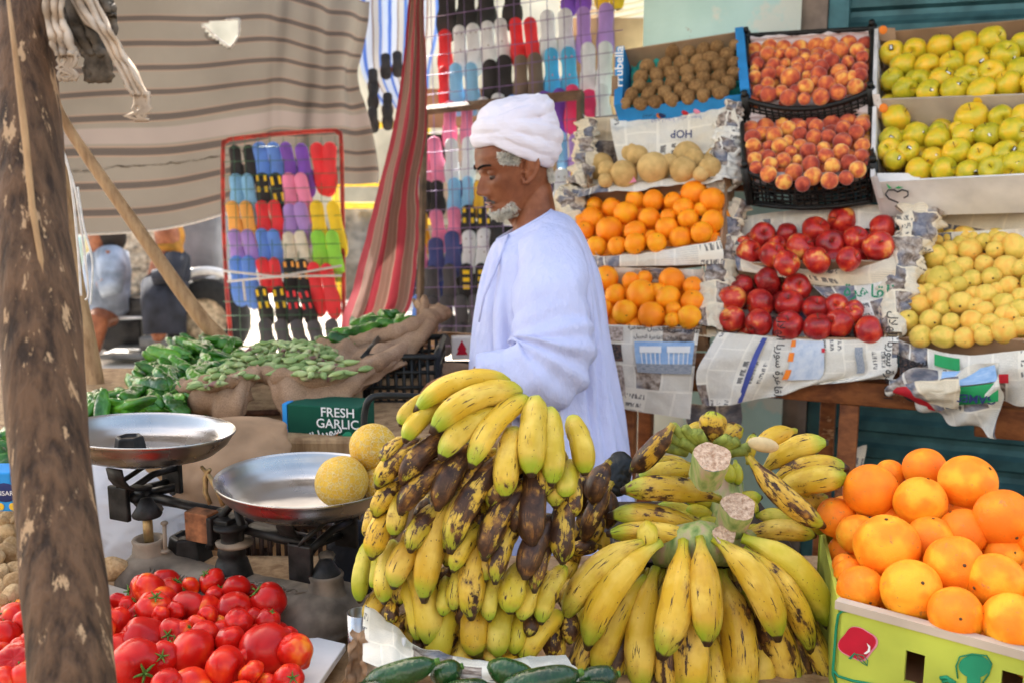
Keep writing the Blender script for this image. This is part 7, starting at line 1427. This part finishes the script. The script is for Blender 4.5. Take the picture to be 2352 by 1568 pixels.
b = wr + hd * .03 + Vector((0, -.030, 0)); mb.tube([b, b + hd * .028 + Vector((0, -.016, -.008)), b + hd * .052 + Vector((0, -.012, -.024))], [.012, .010, .008], 10)
man = obj('person', mb, M['skin'], label='man in a white turban and pale blue robe with short grey beard looking down', cat='person', mods=(('REM', .0028), ('SMO', 2)))
for sg in (-1, 1):
    mb = MB(); mb.ball(HL(.0655, sg * .032, -.0040), .0122 * HS, 16, 12); ey = obj('eye', mb, M['eye'], man); mb = MB(); c = HL(.0655, sg * .032, -.0040) + (fw * .85 - upv * .35 + lf * .0).normalized() * .0095 * HS; mb.ball(c, .0058, 12, 8); obj('iris', mb, M['iris'], ey)
def strands(name, gen, n, L, r, mat, seed=3, par=None, droop=Vector((0, 0, -1)), curl=.5):
    rd = random.Random(seed); mb = MB()
    for i in range(n):
        p, nr = gen(rd); l = L * rd.uniform(.6, 1.3); q = Vector((rd.gauss(0, 1), rd.gauss(0, 1), rd.gauss(0, 1))) * curl
        d1 = (nr + q * .5).normalized(); a = p + d1 * l * .5; d2 = (nr * .4 + droop * .6 + q).normalized(); mb.tube([p - nr * .002, a, a + d2 * l * .6], [r, r * .9, r * .3], 3, cap=False)
    return obj(name, mb, M[mat], par)
def chin(rd):
    t = rd.uniform(-1, 1); s = rd.uniform(0, 1); a = t * 1.15; z = -.094 - .020 * s + .022 * abs(t) ** 2
    x = .008 + (.074 - .020 * s) * math.cos(a * .95); y = .052 * math.sin(a); return HL(x, y, z), (fw * math.cos(a) + lf * math.sin(a) * .8 - upv * (.3 + .8 * s)).normalized()
strands('beard', chin, 1900, .013, .0009, 'hair', 3, man, -upv)
mb = MB(); rows = []
for i in range(10):
    t = i / 9; rows.append([HL(.012 + (.066 - .03 * t) * math.cos(a), .046 * math.sin(a) * (1 - .3 * t), -.094 - .024 * t + .020 * (a / 1.2) ** 2 * (1 - t)) + Vector((nz(a * 9, t * 9), nz(t * 9, a * 9), nz(a * 9, t * 9, 5))) * .003 for a in np.linspace(-1.2, 1.2, 24)])
mb.grid(rows); obj('beard', mb, M['hair'], man, mods=(('SOL', .006),))
def stache(rd):
    y = rd.uniform(-.026, .026); return HL(.088 - 14 * y * y, y, -.060 - abs(y) * .35 + rd.uniform(-.0025, .0025)), (fw * .8 - upv * .4).normalized()
strands('moustache', stache, 200, .004, .0005, 'stubble', 5, man, -upv)
def side(rd):
    s = rd.choice((1, 1, -1)); a = rd.uniform(-.004, .046); z = .010 + rd.uniform(0, .030) + a * .25; return HL(.014 + a, s * (.0755 - max(0, a) * .10), z), (lf * s + upv * .1).normalized()
strands('hair', side, 900, .009, .0009, 'hair', 7, man, -upv * .5, .9)
def nape(rd):
    t = rd.uniform(.55, 1.6); s = rd.choice((1, 1, -1)); z = rd.uniform(-.060, -.005); return HL(-.030 - .060 * math.sin(t), s * .064 * math.cos(t) + .004 * s, z), (-fw * math.sin(t) + lf * s * math.cos(t)).normalized()
strands('hair', nape, 1500, .008, .0009, 'hair', 9, man, -upv, .8)
for sg in (-1, 1):
    def br(rd, sg=sg):
        t = rd.uniform(0, 1); y = lerp(.012, .048, t); return HL((.0955 if sg > 0 else .0935) - .0225 * ((y - .012) / .036) ** 1.5, sg * y, .020 + .006 * math.sin(t * 2.6) + rd.uniform(-.0025, .0025)), fw
    strands('eyebrow', br, 220, .004, .0008, 'brow', 11, man, lf * sg, .3)
mb = MB(); mb.tube([HL(.090 - 9 * y * y, y, -.0775) for y in np.linspace(-.021, .021, 9)], [.001, .003, .004, .0045, .0045, .0045, .004, .003, .001], 8); mb.tube([HL(.090 - 9 * y * y, y, -.0675) for y in np.linspace(-.021, .021, 9)], [.001, .0025, .0032, .003, .0028, .003, .0032, .0025, .001], 8); obj('lips', mb, M['lip'], man)
# turban
tc = P(*ZL(512, 430), 2.655)
mb = MB(); Rt = Matrix.Rotation(R(14), 3, 'Y')
mb.ball(tc + Vector((0, 0, .006)), 1, 40, 28, (.110, .098, .080), rot=Rt)
def wrap(cx, cz, ax, ay, tilt, yaw, rr, ff, a0=0, a1=2 * math.pi, hz=0):
    m = Matrix.Rotation(tilt, 3, 'Y') @ Matrix.Rotation(yaw, 3, 'X'); path = []; rad = []
    n = 60
    for i in range(n + 1):
        a = lerp(a0, a1, i / n); p = m @ Vector((ax * math.cos(a), ay * math.sin(a), hz * math.sin(a * 1.0 + .6))); path.append(tc + Vector((cx, 0, cz)) + p); rad.append(rr * (1 + .18 * nz(a * 1.5, cx * 90, cz * 90)))
    mb.tube(path, rad, 12, True, ref=m @ Vector((0, 0, 1)), flat=ff)
wrap(-.002, -.034, .108, .093, R(24), R(6), .010, 1.8)
wrap(.004, -.020, .112, .096, R(27), R(-6), .009, 1.6)
wrap(.010, -.004, .110, .098, R(26), R(10), .012, 1.5)
wrap(.002, -.006, .113, .097, R(6), R(-10), .011, 1.9)
wrap(-.006, .004, .112, .096, R(-14), R(8), .009, 2.0)
wrap(-.004, .020, .104, .092, R(-22), R(-8), .009, 2.2)
wrap(-.008, .034, .094, .084, R(-18), R(14), .010, 2.2)
wrap(.004, .048, .076, .070, R(-12), R(-6), .011, 2.0)
wrap(.010, .058, .052, .050, R(-8), R(10), .018, 1.8)
wrap(.030, -.020, .088, .090, R(34), R(-4), .008, 1.6)
rt = random.Random(8)
for k in range(14):
    q = k / 13; s_ = math.sqrt(max(.05, 1 - ((q * .092 - .030) / .082) ** 2)); wrap(rt.uniform(-.004, .006), -.030 + q * .085, .112 * s_, .098 * s_, R(lerp(26, -24, min(1, q * 1.5)) + rt.uniform(-5, 5)), R(rt.uniform(-12, 12)), .0062, 1.9)
for i, v in enumerate(mb.v):
    p = Vector(v); mb.v[i] = tuple(p + (p - tc).normalized() * .0035 * fbm(p.x * 26, p.y * 26, p.z * 46 + p.x * 20, 2))
obj('turban', mb, M['turban'], man, mods=(('REM', .0026), ('SMO', 3)))
# robe
RR = [(552,1142,484,1266,.075,2.66),(563,1134,498,1298,.125,2.66),(592,1122,540,1332,.185,2.66),(640,1106,600,1360,.20,2.66),(700,1092,680,1380,.205,2.65),(780,1085,780,1397,.205,2.65),(880,1082,880,1411,.21,2.64),(980,1080,980,1423,.22,2.63),(1080,1078,1080,1435,.235,2.62),(1250,1072,1250,1452,.26,2.60),(1450,1064,1450,1470,.28,2.58)]
rows = []; NR = 90
for i in range(NR):
    t = i / (NR - 1); vL, uL, vR, uR, hy, d = catm([tuple(map(float, r)) for r in RR], t); a = P(uL, vL, d); b = P(uR, vR, d); c = (a + b) / 2; h = (b - a) / 2; row = []
    for k in range(200):
        ph = 2 * math.pi * k / 200; cs, sn = math.cos(ph), math.sin(ph)
        p = c + h * (abs(cs) ** .9) * (1 if cs > 0 else -1) + Vector((0, -1, 0)) * hy * (abs(sn) ** .9) * (1 if sn > 0 else -1)
        dd = t * .018 * math.sin(ph * 9 + 1.5 * math.sin(t * 3)) + .006 * t * math.sin(ph * 17 + t * 4) + .016 * fbm(p.x * 5 + 3, p.y * 5, p.z * 1.6, 3) + .005 * nz(p.x * 14, p.y * 14, p.z * 5)
        for (c0, sl, t0, t1, am) in ((.55, .35, .12, 1.0, .020), (.95, .10, .42, 1.0, .016), (1.35, -.15, .50, 1.0, .014), (2.05, -.30, .30, 1.0, .016), (2.5, -.25, .08, .9, .014), (.25, .2, .2, 1, .012), (1.7, .05, .55, 1.0, .012), (2.85, -.1, .1, .8, .010)):
            if t0 < t < t1: dd -= am * math.exp(-((ph - c0 - sl * (t - t0) - .05 * math.sin(t * 9 + c0 * 5)) / .055) ** 2) * min(1, (t - t0) * 7)
        nrm = Vector((cs, -sn, 0)); row.append(p + nrm * dd)
    rows.append(row)
mb = MB(); mb.grid(rows, True); rb_ = obj('robe', mb, M['robe'], man, mods=(('SOL', .004),))
def sleeve(L, seed, name='sleeve'):
    n = 80; rows = []
    for i in range(n):
        t = i / (n - 1); u, v, d, r = catm(L, t); c = P(u, v, d); u2, v2, d2, _ = catm(L, min(1, t + .02)); u1, v1, d1_, _ = catm(L, max(0, t - .02)); tt = (P(u2, v2, d2) - P(u1, v1, d1_)).normalized()
        x = (Vector((0, 1, 0)) - tt * tt.y).normalized(); y = tt.cross(x); row = []
        for k in range(64):
            a = 2 * math.pi * k / 64; q = x * math.cos(a) * r * .8 + y * math.sin(a) * r
            bend = math.exp(-((t - .58) / .16) ** 2); f = 1 + .085 * bend * math.sin(t * 80 + 2.6 * math.sin(a)) + .03 * math.sin(t * 30 + 3 * math.sin(a + 1)) + .05 * math.sin(a * 5 + t * 6) * t + .08 * fbm(c.x * 6 + math.cos(a), math.sin(a) * 1.2, t * 5 + seed, 2)
            row.append(c + q * f)
        rows.append(row)
    mb = MB(); mb.grid(rows, True); return obj(name, mb, M['robe'], man, mods=(('SOL', .003),))
sleeve([(1255., 560., 2.60, .075), (1262., 590., 2.54, .090), (1266., 660., 2.48, .092), (1268., 740., 2.44, .092), (1266., 812., 2.42, .104), (1228., 862., 2.40, .098), (1168., 874., 2.40, .080), (1092., 872., 2.40, .062)], 1)
# collar: narrow plackets round the neck opening
mb = MB(); r0 = rows = None
pts = []
for k in range(60):
    ph = 2 * math.pi * k / 59; vL, uL, vR, uR, hy, d = RR[0]; a = P(uL, vL, d); b = P(uR, vR, d); c = (a + b) / 2; h = (b - a) / 2; pts.append(c + h * math.cos(ph) + Vector((0, -1, 0)) * .077 * math.sin(ph))
mb.tube(pts, .0045, 8); obj('neck_binding', mb, M['robe'], man)
mb = MB(); mb.tube([P(u, v, d) for u, v, d in ((1168, 540, 2.575), (1155, 575, 2.53), (1135, 625, 2.50), (1112, 680, 2.50), (1100, 740, 2.51))], [.003, .004, .004, .003, .002], 6, flat=1.6); obj('front_seam', mb, M['robe'], man)
